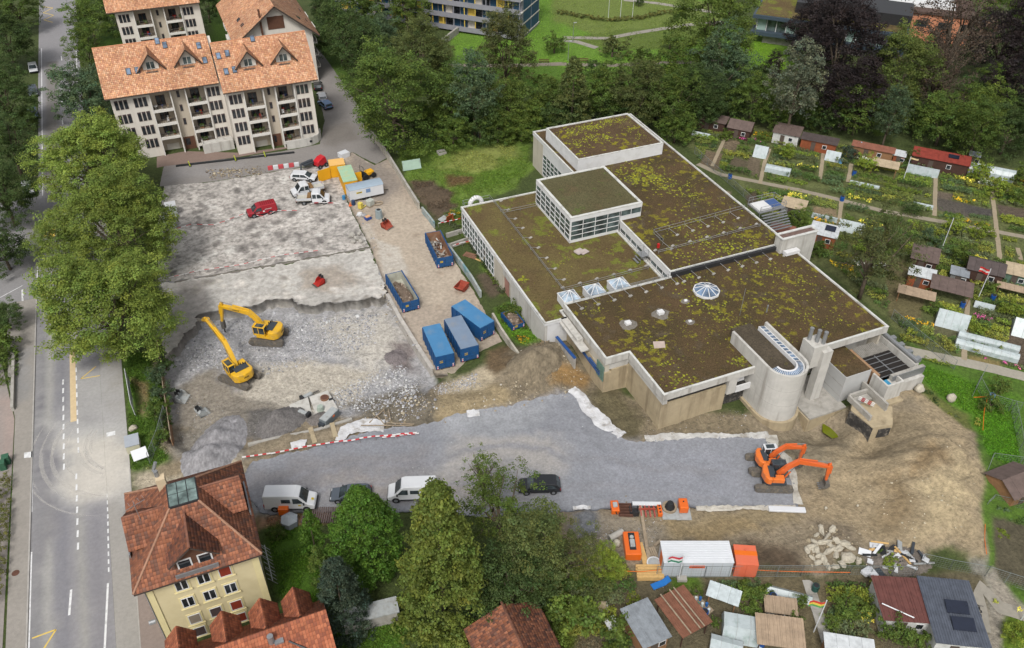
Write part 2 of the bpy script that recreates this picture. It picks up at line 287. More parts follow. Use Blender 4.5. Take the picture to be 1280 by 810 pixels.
def grid_mesh(name,x0,x1,y0,y1,res,zf,m,zones=None,base=G_BASE,cut=None,mott=.3):
 xs=np.arange(x0,x1+1e-6,res);ys=np.arange(y0,y1+1e-6,res);X,Y=np.meshgrid(xs,ys);x=X.ravel();y=Y.ravel()
 v=np.stack([x,y,zf(x,y)],1);nx=len(xs);ny=len(ys)
 i=(np.arange(ny-1)[:,None]*nx+np.arange(nx-1)[None]).ravel();f=np.stack([i,i+1,i+nx+1,i+nx],1)
 c=paint(x,y,zones,base,mott)
 return v,f,c
def fmesh_v(name,v,f,m,colv,smooth=True):
 me=fmesh(name,v,f,m,None,smooth);ca=me.color_attributes.new('col','FLOAT_COLOR','POINT')
 a=np.ones((len(v),4),np.float32);a[:,:3]=colv;ca.data.foreach_set('color',a.ravel());return me
# the ground: one sheet, fine under the site, running out to the horizon
def make_ground():
 v,f,c=grid_mesh('ground',-70,150,12,190,.4,lambda x,y:level(x,y),M_GROUND)
 n0=len(v);V=[v];F=[f];Cc=[c]
 v2,f2,c2=grid_mesh('g',-70,250,190,330,2.0,lambda x,y:0*x,M_GROUND);V.append(v2);F.append(f2+n0);Cc.append(c2);n0+=len(v2)
 v2,f2,c2=grid_mesh('g',150,250,12,190,2.0,lambda x,y:0*x,M_GROUND);V.append(v2);F.append(f2+n0);Cc.append(c2);n0+=len(v2)
 o=np.array([(-70,12),(250,12),(250,330),(-70,330),(-3000,-3000),(3000,-3000),(3000,4000),(-3000,4000)],float)
 V.append(np.c_[o,np.zeros(8)]);F.append(np.array([(4,5,1,0),(5,6,2,1),(6,7,3,2),(7,4,0,3)])+n0);Cc.append(np.ones((8,3))*np.array(G_BASE))
 ob=link('ground',fmesh_v('ground',np.vstack(V),np.vstack(F),M_GROUND,np.vstack(Cc)));tag(ob,kind='structure')
make_ground()
def dens(poly,step,jag=0,seed=0):
 out=[];rr=random.Random(seed);n=len(poly)
 for i in range(n):
  a=Vector(poly[i]);b=Vector(poly[(i+1)%n]);k=max(1,int((b-a).length/step));nr=Vector((-(b-a).y,(b-a).x)).normalized()
  for q in range(k):
   p=a.lerp(b,q/k)
   if jag:p=p+nr*(fbm(np.array([p.x*.9+seed]),np.array([p.y*.9]),4)[0]*1.6*jag+fbm(np.array([p.x*2.6+seed]),np.array([p.y*2.6]),3)[0]*1.1*jag+rr.uniform(-.15,.15)*jag)
   out.append((p.x,p.y))
 return out
def sheet(name,poly,res,z,m,zones,base,jag=0,skirt=0,mott=.2,seed=1,smooth=True):
 """a sheet of paving or fill over an outline, with its own height field and stains; skirt gives it a broken edge with thickness"""
 b=dens(poly,max(.35,res*.8)if jag else res,jag,seed);nb=len(b)
 xs=[p[0]for p in b];ys=[p[1]for p in b]
 gx,gy=np.meshgrid(np.arange(min(xs),max(xs),res),np.arange(min(ys),max(ys),res));gx=gx.ravel()+RNG.uniform(-.2,.2,gx.size)*res;gy=gy.ravel()+RNG.uniform(-.2,.2,gy.size)*res
 k=sdf(b,gx,gy)>res*.45
 pts=[Vector(p)for p in b]+[Vector((p,q))for p,q in zip(gx[k],gy[k])]
 vo,_,fo,ov,_,_=delaunay_2d_cdt(pts,[],[list(range(nb))],1,1e-5)
 x=np.array([p.x for p in vo]);y=np.array([p.y for p in vo]);zz=z(x,y)if callable(z)else np.full(len(x),float(z))
 v=np.stack([x,y,zz],1);f=np.array([t for t in fo if len(t)==3])
 col=paint(x,y,zones,base,mott)
 if skirt:
  lut={}
  for i,src in enumerate(ov):
   for q in src:
    if q<nb:lut[q]=i
  idx=[lut[q]for q in range(nb)if q in lut];base_n=len(v)
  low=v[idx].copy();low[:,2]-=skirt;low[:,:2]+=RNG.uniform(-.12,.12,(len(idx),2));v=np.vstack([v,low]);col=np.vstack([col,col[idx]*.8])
  n=len(idx);a=np.array(idx);b2=np.roll(a,-1);c_=np.arange(n)+base_n;d_=np.roll(c_,-1)
  f=np.vstack([f,np.stack([b2,a,c_],1),np.stack([b2,c_,d_],1)])
 return tag(link(name,fmesh_v(name,v,f,m,col,smooth)),kind='structure')
def W(zs):return[([tuple(v)for v in PP(p)],c,s_,wv,mo)for p,c,s_,wv,mo in zs]
# ---- street (runs straight along Y)
ASPH=S(150,148,150)
arc=[]
for r_,wd in((0,2.0),):
 pass
DUST=W([([(70,530),(165,520),(170,612),(80,620),(66,580)],S(186,184,180),3,2.0,.16),([(88,548),(165,560),(166,606),(110,618),(86,600)],S(204,198,188),1.6,1.6,.16),([(100,460),(150,460),(155,540),(100,540)],S(172,170,168),2,2,.12),([(56,540),(72,540),(70,640),(54,700)],S(128,126,130),1.2,.8,.1)])
# long wheel tracks and the repaired strips: light and dark bands along the street
def band(x0,x1,y0,y1,c,soft=.35):return([(x0,y0),(x1,y0),(x1,y1),(x0,y1)],c,soft,.12,.10)
BANDS=[band(-25.3,-24.3,40,140,S(138,137,138)),band(-24.2,-23.0,40,140,S(166,164,160)),band(-22.9,-21.6,40,140,S(136,135,140)),band(-20.8,-19.9,40,140,S(160,158,154)),band(-19.6,-18.2,40,140,S(140,138,142)),band(-24.9,-24.5,78,98,S(112,110,116),.12),band(-24.7,-22.3,150,215,S(132,128,124))]
sheet('road',[(-25.4,30),(-17.6,30),(-17.5,140),(-17.9,240),(-18,330),(-27.6,330),(-26.4,200),(-25.5,140)],.8,.004,M_SHEET,BANDS+DUST,ASPH,mott=.10)
PAVE=S(164,160,154)
sheet('pavement_right',[(-17.58,30),(-15.7,30),(-15.4,60),(-14.9,79),(-14.8,98),(-14.8,140),(-15.5,146),(-17.48,146)],.8,.03,M_SHEET,DUST,PAVE,mott=.10)
sheet('pavement_left',[(-25.55,30),(-25.55,118),(-29.4,118),(-28.6,100),(-27.5,92),(-27.3,60),(-27.1,30)],.8,.11,M_SHEET,W([([(18,440),(40,440),(40,500),(20,510)],S(150,148,146),1,1,.1)]),S(160,154,146),mott=.12)
sheet('forecourt',[(-27.6,30),(-27.6,92),(-29.5,104),(-50,104),(-50,30)],1.2,.02,M_SHEET,W([([(0,500),(24,500),(22,580),(0,580)],S(168,152,144),1,1,.12)]),S(156,148,142),mott=.15)
sheet('side_junction',[(-25.5,118.2),(-25.5,150),(-40,150),(-55,138),(-55,112),(-36,114),(-30,118.2)],1.0,.003,M_SHEET,None and[],S(148,146,146),mott=.10)
sheet('house_forecourt',[(-15.7,38),(-13.2,38),(-13.0,62),(-15.3,62)],.8,.02,M_SHEET,[],S(150,136,128),mott=.2)
# kerbs and gutters
def strip(name,pts,wd,z0,z1,m):
 b=MB()
 for(x0,y0),(x1,y1)in zip(pts[:-1],pts[1:]):
  d=Vector((x1-x0,y1-y0));n=Vector((-d.y,d.x)).normalized()*wd/2
  b.prism([(x0-n.x,y0-n.y),(x1-n.x,y1-n.y),(x1+n.x,y1+n.y),(x0+n.x,y0+n.y)],z0,z1)
 return tag(b.build(name,m),kind='structure')
M_CURB=mat('kerbstone',S(176,172,166),.85,.15,1.2)
M_LINE=mat('road_paint',S(236,236,236),.7,.10,3,dirt=S(168,166,164),dscale=1.3,damt=.7)
M_YLINE=mat('yellow_paint',S(238,204,96),.7,.12,3,dirt=S(168,160,140),dscale=1.5,damt=.6)
M_CREAM=mat('cream_strip',S(222,198,158),.8,.10,2)
strip('kerb_left',[(-25.47,30),(-25.47,118)],.16,.0,.12,M_CURB)
strip('gutter_right',[(-15.62,40),(-15.36,60),(-14.95,78)],.12,.0,.036,M_CURB)
def lines():
 b=MB();z=.010
 def seg(x0,y0,x1,y1,wd=.15):
  d=Vector((x1-x0,y1-y0));n=Vector((-d.y,d.x)).normalized()*wd/2
  b.quad((x0-n.x,y0-n.y,z),(x1-n.x,y1-n.y,z),(x1+n.x,y1+n.y,z),(x0+n.x,y0+n.y,z))
 g=lambda px,py:P(px,py)
 def gp(a,c,wd=.15):a=g(*a);c=g(*c);seg(a.x,a.y,c.x,c.y,wd)
 y=80.8
 while y<98:seg(-22.05,y,-22.0,y+1.0,.2);y+=1.75
 y=83
 while y<99:seg(-20.42,y,-20.42,y+.95,.18);y+=1.72
 y=68.2
 while y<79:seg(-20.75,y,-20.70,y+.95,.2);y+=1.75
 y=64
 while y<75.4:seg(-17.85+(y-64)*.03,y,-17.84+(y-64)*.03,y+.6,.15);y+=1.05
 gp((89,737),(86.5,769),.22);gp((135,729),(130.8,812),.2);gp((133.5,560),(135,585),.2);gp((39.5,690),(36,812),.15);gp((42,530),(40,640),.08)
 gp((28,362),(29,408),.25);gp((29,408),(8,403),.25);gp((0,372),(28,357),.12)
 gp((44,430),(47,330),.15)
 for k in range(8):seg(-21.6,152+k*9,-21.7,155+k*9,.2)
 seg(-25.0,150,-26.0,225,.15);seg(-18.6,190,-18.4,225,.15)
 b.slab([P(30,566,.12).to_tuple(),P(41,564,.12).to_tuple(),P(41,571.5,.12).to_tuple(),P(30,572.5,.12).to_tuple()],.004)
 b.slab([P(133,541,.04).to_tuple(),P(144,538.5,.04).to_tuple(),P(144,543.5,.04).to_tuple(),P(133,546,.04).to_tuple()],.004)
 tag(b.build('road_markings',M_LINE),kind='structure')
 b=MB();z=.012
 gp((101,473.5),(120,458),.14);gp((101,473.5),(125,469.5),.14)
 gp((40,798),(70,787),.16);gp((70,787),(54,812),.16)
 x0=g(52,8);x1=g(68,14)
 zz=[(52,8),(66,10),(54,16),(67,19),(55,25),(66,28)]
 for a,c in zip(zz[:-1],zz[1:]):gp(a,c,.22)
 for px in(56,62,66):gp((px,284),(px+1,296),.5)
 tag(b.build('yellow_road_markings',M_YLINE),kind='structure')
 b=MB();z=.009;gp((90.5,440),(92,527),.7);tag(b.build('cycle_strip',M_CREAM),kind='structure')
 b=MB();rr=random.Random(3)
 mt=MB()
lines()
# swept-dust arcs left by lorries turning into the site
def arcs():
 b=MB();rr=random.Random(5);cc=P(168,545)
 for k in range(13):
  rad=3.5+rr.random()*8.5;a0=R(150+rr.uniform(-15,25));a1=a0+R(rr.uniform(40,95));wd=rr.uniform(.15,.5);n=14
  for i in range(n):
   p=[a0+(a1-a0)*(i+q)/n for q in(0,1)];tp=[min(1,4*(i+q)/n,4*(n-i-q)/n)for q in(0,1)]
   if cc.x+rad*math.cos(p[0])>-17.9:continue
   q=[(cc.x+(rad+s*wd*t)*math.cos(a)*1.05,cc.y+(rad+s*wd*t)*math.sin(a)*1.05)for a,t in zip(p,tp)for s in(-.5,.5)]
   z=(.034 if q[0][0]>-17.55 else.008)+.0001*k
   b.add([(q[0][0],q[0][1],z),(q[1][0],q[1][1],z),(q[3][0],q[3][1],z),(q[2][0],q[2][1],z)],[(0,1,2,3)])
 tag(b.build('dust_streaks',mat('dust',S(232,228,220),.95,.2,2,alpha=.28)),kind='stuff')
arcs()
# ---- side street in front of the apartments, and the lane behind
LANE=S(146,141,137)
sheet('side_street',PP([(205,206),(300,197),(372,186),(400,180),(406,150),(396,112),(384,70),(398,60),(425,98),(440,120),(462,160),(486,196),(470,205),(440,190),(430,198),(395,206),(350,213),(265,227),(200,233)]),.9,.006,M_SHEET,W([([(395,165),(440,150),(455,172),(410,185)],S(130,124,118),1,1.5,.15),([(205,212),(300,203),(300,215),(205,226)],S(152,148,146),1,1,.1)]),LANE,jag=.15,mott=.14)
sheet('apartment_forecourt',PP([(196,196),(232,189),(300,191),(372,182),(398,178),(374,183),(300,196),(205,208),(196,210)]),.8,.018,M_SHEET,[],S(142,122,112),mott=.2)
# ---- the broken slab of the old car park
UP=W([([(205,232),(330,214),(440,196),(470,310),(220,352),(200,345)],S(192,186,179),.5,.6,.45)])
def blotch(n,box,cols,rmin,rmax,seed):
 rr=random.Random(seed);out=[]
 for _ in range(n):
  px=rr.uniform(box[0],box[2]);py=rr.uniform(box[1],box[3]);p=P(px,py);r=rr.uniform(rmin,rmax);a0=rr.uniform(0,3.14);e=rr.uniform(.35,.8)
  pl=[]
  for i in range(7):
   a=2*math.pi*i/7;q=r*rr.uniform(.6,1.2);u,v_=q*math.cos(a),q*e*math.sin(a)
   pl.append((p.x+u*math.cos(a0)-v_*math.sin(a0),p.y+u*math.sin(a0)+v_*math.cos(a0)))
  out.append((pl,rr.choice(cols),.35*r,.5,.3))
 return out
UPZ=UP+blotch(230,(200,225,470,345),[S(136,131,126),S(144,139,134),S(202,197,190),S(212,208,201),S(126,121,117)],.35,1.5,11)
LOZ=W([([(225,360),(480,315),(486,370),(350,372),(240,395)],S(198,194,187),1,1.2,.2),([(380,335),(430,330),(460,350),(400,372),(370,362)],S(172,162,150),1,1.5,.25),([(215,352),(250,350),(260,380),(212,440)],S(166,160,154),1,1.2,.25)])+blotch(40,(220,345,480,380),[S(206,200,190),S(150,144,136),S(214,208,200)],.4,1.3,12)
sheet('concrete_slab',PP([(205,233),(265,228),(350,214),(396,207),(428,199),(436,215),(430,240),(436,258),(462,309),(340,331),(216,352),(198,352),(196,290)]),.33,lambda x,y:.07+.05*fbm(x*.8,y*.8,3),M_SLABUP,UPZ,S(188,182,175),jag=.18,mott=.45,smooth=False)
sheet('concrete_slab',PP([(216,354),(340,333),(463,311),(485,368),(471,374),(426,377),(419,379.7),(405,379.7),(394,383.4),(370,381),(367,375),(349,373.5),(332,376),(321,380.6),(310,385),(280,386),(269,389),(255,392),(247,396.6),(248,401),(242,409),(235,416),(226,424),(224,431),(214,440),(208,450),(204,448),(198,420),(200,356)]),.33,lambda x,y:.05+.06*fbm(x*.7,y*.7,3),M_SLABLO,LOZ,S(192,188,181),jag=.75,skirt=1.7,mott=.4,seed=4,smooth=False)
strip('slab_joint',[tuple(v)for v in PP([(218,353),(340,332),(463,310)])],.45,0,.03,mat('joint',S(128,122,114),.95,.3,2,bump=.05))
# ---- concrete yard with the skips
YZ=W([([(490,240),(545,280),(590,380),(520,380),(470,300)],S(188,174,156),1.5,1.5,.14),([(470,300),(500,310),(510,345),(480,345)],S(196,188,176),.3,.2,.1),([(440,285),(462,280),(470,300),(452,308)],S(190,180,166),.4,.3,.12),([(440,190),(480,196),(510,240),(480,255),(450,235)],S(150,140,130),1.6,1.5,.16),([(545,400),(600,420),(620,440),(560,470),(540,470)],S(170,158,140),1,1.2,.2)])+blotch(40,(450,200,600,400),[S(160,146,130),S(204,192,176),S(172,156,138)],.3,1.0,13)
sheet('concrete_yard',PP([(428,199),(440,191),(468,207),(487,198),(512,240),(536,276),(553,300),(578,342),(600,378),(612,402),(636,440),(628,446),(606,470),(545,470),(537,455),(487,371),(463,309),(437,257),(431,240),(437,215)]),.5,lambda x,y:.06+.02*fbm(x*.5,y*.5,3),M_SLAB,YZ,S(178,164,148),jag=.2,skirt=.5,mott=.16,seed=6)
strip('yard_kerb',[tuple(v)for v in PP([(484,368),(500,398),(520,430),(541,462)])],.55,-1.5,.16,mat('kerb_concrete',S(196,190,182),.9,.2,1.4,bump=.04))
# ---- grey gravel working platform
GZ=W([([(560,560),(640,548),(700,560),(680,600),(600,600),(540,585)],S(172,168,164),2.5,2.5,.12),([(310,590),(520,560),(540,580),(320,625)],S(140,138,140),1.5,1.5,.12),([(400,600),(620,590),(640,625),(420,630)],S(156,150,146),2,2,.12),([(760,560),(900,560),(940,620),(760,620)],S(148,150,157),2,2,.2),([(700,500),(740,520),(770,560),(720,560)],S(146,148,154),2,2,.2),([(560,520),(690,500),(640,545),(540,545)],S(156,158,162),1.5,2,.2),([(330,600),(500,572),(640,560),(760,575),(900,590),(900,594),(760,580),(640,566),(500,578),(330,606)],S(144,144,149),.5,1.2,.2),([(330,618),(520,600),(700,606),(900,622),(900,625),(700,610),(520,604),(330,622)],S(146,146,151),.5,1.2,.2),([(700,505),(735,540),(800,565),(800,570),(730,546),(694,508)],S(142,144,150),.5,1.0,.2)])
GPOLY=[tuple(v)for v in PP([(312,580),(350,570),(430,550),(470,537),(535,534),(560,526),(620,514),(700,494),(716,492),(727,506),(745,524),(762,538),(782,551),(800,552),(870,547),(950,547),(965,549),(967,562),(984,578),(992,602),(996,634),(975,638),(800,634),(740,638),(690,642),(600,646),(480,640),(330,642),(310,622),(300,600)])]
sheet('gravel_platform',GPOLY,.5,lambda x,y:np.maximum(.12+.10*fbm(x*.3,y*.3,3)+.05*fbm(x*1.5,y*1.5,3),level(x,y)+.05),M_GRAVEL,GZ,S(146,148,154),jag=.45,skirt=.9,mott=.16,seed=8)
# ---- paths
M_PATH=M_SHEET
def path_sheet(name,pts,wd,col,z=.035,close=False):
 p=PP(pts);L_,R_=[],[]
 for i,q in enumerate(p):
  d=(p[min(i+1,len(p)-1)]-p[max(i-1,0)]).normalized();n=Vector((-d.y,d.x))*wd/2;L_.append(tuple(q+n));R_.append(tuple(q-n))
 return sheet(name,L_+R_[::-1],.8,lambda x,y:np.maximum(level(x,y),0)+z,M_PATH,[],col,jag=.08,mott=.2)
PC=S(158,148,130)
path_sheet('garden_path',[(872,205),(900,218),(950,228),(1000,238),(1050,250),(1100,263),(1160,274),(1215,284),(1300,300),(1480,338)],1.2,PC)
path_sheet('garden_path',[(1130,437),(1160,444),(1200,452),(1245,462),(1300,476),(1480,520)],1.9,S(170,164,150))
for pts in([(905,175),(890,208)],[(962,186),(955,205),(950,230)],[(1030,185),(1025,224)],[(1052,250),(1049,275),(1046,292)],[(1170,210),(1168,270)],[(1240,240),(1246,290),(1250,325)],[(1210,375),(1207,415),(1205,450)],[(1064,205),(1060,228)],[(1272,310),(1276,325)]):
 path_sheet('garden_path',pts,.7,S(166,152,128),.05)
path_sheet('garden_path',[(1228,790),(1222,755),(1226,735),(1250,760),(1300,775)],1.6,S(160,154,142),.06)
path_sheet('park_path',[(560,82),(640,82),(700,80),(760,82),(850,78),(900,76)],2.0,S(140,130,118))
path_sheet('park_path',[(746,60),(720,52),(704,51),(706,47),(760,48),(790,42),(860,31),(905,28)],1.8,S(160,154,144))
path_sheet('park_path',[(780,0),(820,4),(860,10),(905,18)],1.8,S(166,160,150))
# ---- pools of rainwater by the old foundations
def pool(pts,z,col,nm='water'):
 b=MB();q=[(a.x,a.y)for a in[P(x,y,z)for x,y in pts]];n=len(q);b.add([(x,y,z)for x,y in q],[tuple(range(n))])
 tag(b.build(nm,mat('pool_water',col,.12,.1,1,spec=.5)),kind='structure')
# ================================================================== THE SPORTS HALL
M_WHITE=mat('white_metal',S(232,232,232),.55,.05,.8,dirt=S(200,198,190),dscale=.7,damt=.35)
M_COPE=mat('white_coping',S(220,220,215),.5,.08,1.2,dirt=S(150,146,136),dscale=.9,damt=.6)
M_CONC=mat('pale_concrete',S(206,203,196),.9,.10,.9,bump=.02,dirt=S(150,144,134),dscale=.6,damt=.6,streak=2)
M_CONC2=mat('grey_concrete',S(178,174,166),.92,.16,1.1,bump=.03,dirt=S(124,118,108),dscale=.6,damt=.6)
M_TAN=mat('foundation_concrete',S(186,170,140),.95,.16,.8,bump=.04,dirt=S(134,118,94),dscale=.5,damt=.7,streak=1.6)
M_PLASTER=mat('beige_render',S(206,198,182),.9,.07,.8,dirt=S(170,160,144),dscale=.6,damt=.5,streak=2)
M_DARKW=mat('burnt_wall',S(66,64,62),.9,.35,1.5,bump=.03,dirt=S(150,142,130),dscale=1.6,damt=.8)
M_GLASS=glassmat('hall_glass',(.055,.075,.075));M_GLASSB=glassmat('skylight_glass',(.09,.13,.19),.25)
M_GLASSD=glassmat('dark_glass',(.02,.024,.028),.1)
M_STEEL=mat('galvanised_steel',S(176,178,180),.45,.1,4,metal=.6)
M_DSTEEL=mat('dark_metal',S(62,62,64),.5,.15,3,metal=.3)
def roofmat(name,base,c2,moss,mth,mscale,bare=None):
 m,nt,b=_new(name);N=nt.nodes.new;L=nt.links.new
 tc=N('ShaderNodeTexCoord')
 def noise(s,d=6,r=.62):
  n=N('ShaderNodeTexNoise');n.inputs['Scale'].default_value=s;n.inputs['Detail'].default_value=d;n.inputs['Roughness'].default_value=r;L(tc.outputs['Object'],n.inputs['Vector']);return n
 def mixc(f,a,c):
  x=N('ShaderNodeMix');x.data_type='RGBA';L(f,x.inputs['Factor'])
  for k,q in(('A',a),('B',c)):
   if isinstance(q,tuple):x.inputs[k].default_value=(*q,1)
   else:L(q,x.inputs[k])
  return x.outputs['Result']
 def rng(n,a,c,lo=0,hi=1):
  r=N('ShaderNodeMapRange');r.inputs['From Min'].default_value=a;r.inputs['From Max'].default_value=c;r.inputs['To Min'].default_value=lo;r.inputs['To Max'].default_value=hi
  L(n.outputs['Fac'],r.inputs['Value']);return r.outputs[0]
 o=mixc(rng(noise(.16),.38,.62),base,c2)
 if bare:o=mixc(rng(noise(.33,4),.56,.68,0,.7),o,bare)
 big=noise(.12,3);sm=noise(mscale,8,.66)
 ad=N('ShaderNodeMath');ad.operation='ADD';L(rng(big,.3,.7,-.09,.09),ad.inputs[0]);L(sm.outputs['Fac'],ad.inputs[1])
 r=N('ShaderNodeMapRange');r.inputs['From Min'].default_value=mth;r.inputs['From Max'].default_value=mth+.05;r.inputs['To Max'].default_value=.85;L(ad.outputs[0],r.inputs['Value'])
 o=mixc(r.outputs[0],o,moss)
 fine=noise(5,8,.75);mu=N('ShaderNodeMix');mu.data_type='RGBA';mu.blend_type='MULTIPLY';mu.inputs['Factor'].default_value=1
 L(o,mu.inputs['A']);L(rng(fine,.3,.7,.45,1.55),mu.inputs['B']);L(mu.outputs['Result'],b.inputs['Base Color'])
 bp=N('ShaderNodeBump');bp.inputs['Distance'].default_value=.12;L(fine.outputs['Fac'],bp.inputs['Height']);L(bp.outputs[0],b.inputs['Normal']);b.inputs['Roughness'].default_value=.97
 b.inputs['Specular IOR Level'].default_value=.1
 return m
RF_MAIN=roofmat('sedum_roof_brown',S(100,82,60),S(82,72,50),S(138,130,48),.575,.8,S(104,92,78))
RF_WING=roofmat('sedum_roof_green',S(116,104,68),S(104,88,62),S(122,128,56),.56,.5,S(100,88,62))
RF_LANT=roofmat('sedum_roof_fine',S(104,100,72),S(96,90,64),S(100,112,62),.62,.6,S(110,96,72))
RF_BOX=roofmat('sedum_roof_moss',S(102,84,64),S(90,74,56),S(146,140,40),.57,.7,S(112,96,72))
M_SEDUM=mat('sedum_flowers',S(178,182,40),.95,.3,4,attr='col')
HALL=thing('sports_hall','big flat-roofed sports hall with mossy brown roofs and a white glazed lantern','sports hall',(58,80,0))
HL=(58,80,0)
def hb():
 b=MB();b.T=Matrix.Translation((-58,-80,0));return b
def hpart(name,b,m,parent=None,**k):return b.build(name,m,parent or HALL,**k)
def roof_poly(name,poly,z,m,cope=.28,fascia=0,ground=None,fm=None,sunk=.18,sedum=0,sc_seed=1,sed_spots=None):
 """planted roof set below a coping, the coping ring, and a fascia band below it"""
 n=len(poly);A=sum(poly[i][0]*poly[(i+1)%n][1]-poly[(i+1)%n][0]*poly[i][1]for i in range(n))
 if A<0:poly=poly[::-1]
 ins=[]
 for i in range(n):
  a,p,c=(Vector(poly[i-1]),Vector(poly[i]),Vector(poly[(i+1)%n]))
  d1=(p-a).normalized();d2=(c-p).normalized();n1=Vector((-d1.y,d1.x));n2=Vector((-d2.y,d2.x))
  q=p+(n1+n2)*cope/(1+n1.dot(n2));ins.append((q.x,q.y))
 x0=min(p[0]for p in ins);x1=max(p[0]for p in ins);y0=min(p[1]for p in ins);y1=max(p[1]for p in ins)
 b=hb();b.prism(ins,z-sunk-.3,z-sunk);r=hpart(name,b,m)
 b=hb()
 for i in range(n):
  j=(i+1)%n;a,c,d,e=poly[i],poly[j],ins[j],ins[i]
  b.add([(a[0],a[1],z),(c[0],c[1],z),(d[0],d[1],z),(e[0],e[1],z),(d[0],d[1],z-sunk-.02),(e[0],e[1],z-sunk-.02),(a[0],a[1],z-.12),(c[0],c[1],z-.12)],[(0,1,2,3),(3,2,4,5),(6,7,1,0)])
 hpart('coping',b,M_COPE,r)
 if fascia:
  b=hb()
  for i in range(n):
   j=(i+1)%n;a,c=Vector(poly[i]),Vector(poly[j]);Ld=(c-a).length;k=max(1,round(Ld/2.6));d=(c-a)/Ld;nr=Vector((d.y,-d.x))
   for q in range(k):
    s=a+d*(Ld*q/k+.012);e=a+d*(Ld*(q+1)/k-.012);s2=s-nr*.03;e2=e-nr*.03;o1=s-nr*.22;o2=e-nr*.22
    b.prism([(s2.x,s2.y),(e2.x,e2.y),(o2.x,o2.y),(o1.x,o1.y)],z-fascia,z-.121)
  hpart('fascia',b,fm or M_CONC)
 if sed_spots:
  rr=random.Random(sc_seed);b=hb()
  for(cx,cy,rad,cnt,big)in sed_spots:
   for _ in range(cnt):
    rr2=rad*abs(rr.gauss(0,.55));a=rr.uniform(0,6.28);x=cx+rr2*math.cos(a);y=cy+rr2*math.sin(a)
    if sdf(ins,np.array([x]),np.array([y]))[0]<.15:continue
    s=big*rr.uniform(.4,1.2);g=rr.random();c=(S(150,152,40)if g<.35 else S(128,130,42)if g<.7 else S(106,106,46));k_=rr.randint(5,7);a0=rr.uniform(0,6)
    ring=[(x+s*rr.uniform(.5,1)*math.cos(a0+6.283*i/k_),y+s*rr.uniform(.5,1)*math.sin(a0+6.283*i/k_),z-sunk+.006)for i in range(k_)]
    b.add(ring+[(x,y,z-sunk+.05+s*.12)],[(i,(i+1)%k_,k_)for i in range(k_)],0,c)
  o=hpart('sedum_clumps',b,M_SEDUM,r);o['kind']='stuff'
 return r
def spots_px(lst,z):return[(P(a,b_,z).x,P(a,b_,z).y,r,c,s)for a,b_,r,c,s in lst]
# ---- roofs
MAINP=[(41.8,80.3),(41.8,68.0),(45.1,68.0),(45.1,59.6),(79.1,59.6),(79.1,80.3)]
roof_poly('main_roof',MAINP,6.2,RF_MAIN,fascia=1.1,sc_seed=3,sed_spots=spots_px([(740,372,2,40,.14),(745,388,1.5,25,.16),(860,345,5,110,.2),(870,375,4,70,.2),(890,385,5,60,.18),(905,400,5,60,.15),(960,340,6,90,.18),(1000,350,6,90,.17),(1040,370,6,60,.16),(1000,390,6,80,.16),(960,375,6,50,.15),(815,432,3,60,.15),(828,455,3,40,.2),(840,478,2,25,.22),(855,470,2,22,.18),(925,452,1.6,40,.25),(938,448,1,20,.2),(865,415,8,50,.12),(800,410,10,40,.1),(930,320,5,80,.2),(1050,400,5,50,.14),(880,440,8,40,.12),(985,420,3,30,.15),(925,412,1.5,50,.22),(835,400,12,60,.1)],6.0))
roof_poly('back_roof',[(58.5,80.45),(78.7,80.45),(78.7,128.0),(58.5,128.0)],6.8,RF_MAIN,fascia=.7,fm=M_WHITE,sc_seed=4,sed_spots=spots_px([(800,212,3,110,.28),(815,222,3,120,.28),(795,225,2.5,80,.3),(830,235,4,80,.25),(850,235,4,60,.22),(865,245,4,50,.22),(775,215,3,50,.2),(845,285,5,70,.2),(870,275,6,80,.2),(900,270,6,60,.18),(880,300,5,90,.26),(905,310,5,100,.26),(850,320,4,40,.2),(930,295,6,60,.18),(945,300,4,50,.16),(890,320,4,60,.2),(860,210,6,30,.15),(905,250,5,25,.14)],6.6))
roof_poly('wing_roof',[(38.4,78.7),(41.75,78.7),(41.75,80.35),(58.45,80.35),(58.45,111.2),(38.4,111.2)],4.9,RF_WING,fascia=.5,fm=M_WHITE,sc_seed=5,sed_spots=spots_px([(653,350,1,25,.25),(690,295,4,40,.15),(640,300,5,50,.12),(700,330,5,50,.12),(760,315,4,40,.12)],4.7))
roof_poly('upper_roof',[(59.5,111.8),(75.9,111.8),(75.9,124.6),(59.5,124.6)],8.8,RF_BOX,fascia=0,sc_seed=6,sed_spots=spots_px([(715,165,2,110,.2),(730,160,2.5,120,.2),(745,158,2.5,120,.2),(760,152,2.5,110,.2),(720,180,2,70,.2),(740,172,3,100,.18),(775,150,2.5,80,.18),(790,162,3,60,.16),(758,172,1.5,60,.22),(800,170,3,50,.14),(725,192,1.5,40,.2)],8.6))
roof_poly('lantern_roof',[(50.0,95.1),(62.2,95.1),(62.2,107.7),(50.0,107.7)],9.2,RF_LANT,cope=.42,fascia=.75,fm=M_WHITE,sunk=.12)
b=hb();b.prism([(59.53,111.83),(75.87,111.83),(75.87,124.57),(59.53,124.57)],6.6,8.3);hpart('upper_wall',b,M_WHITE)
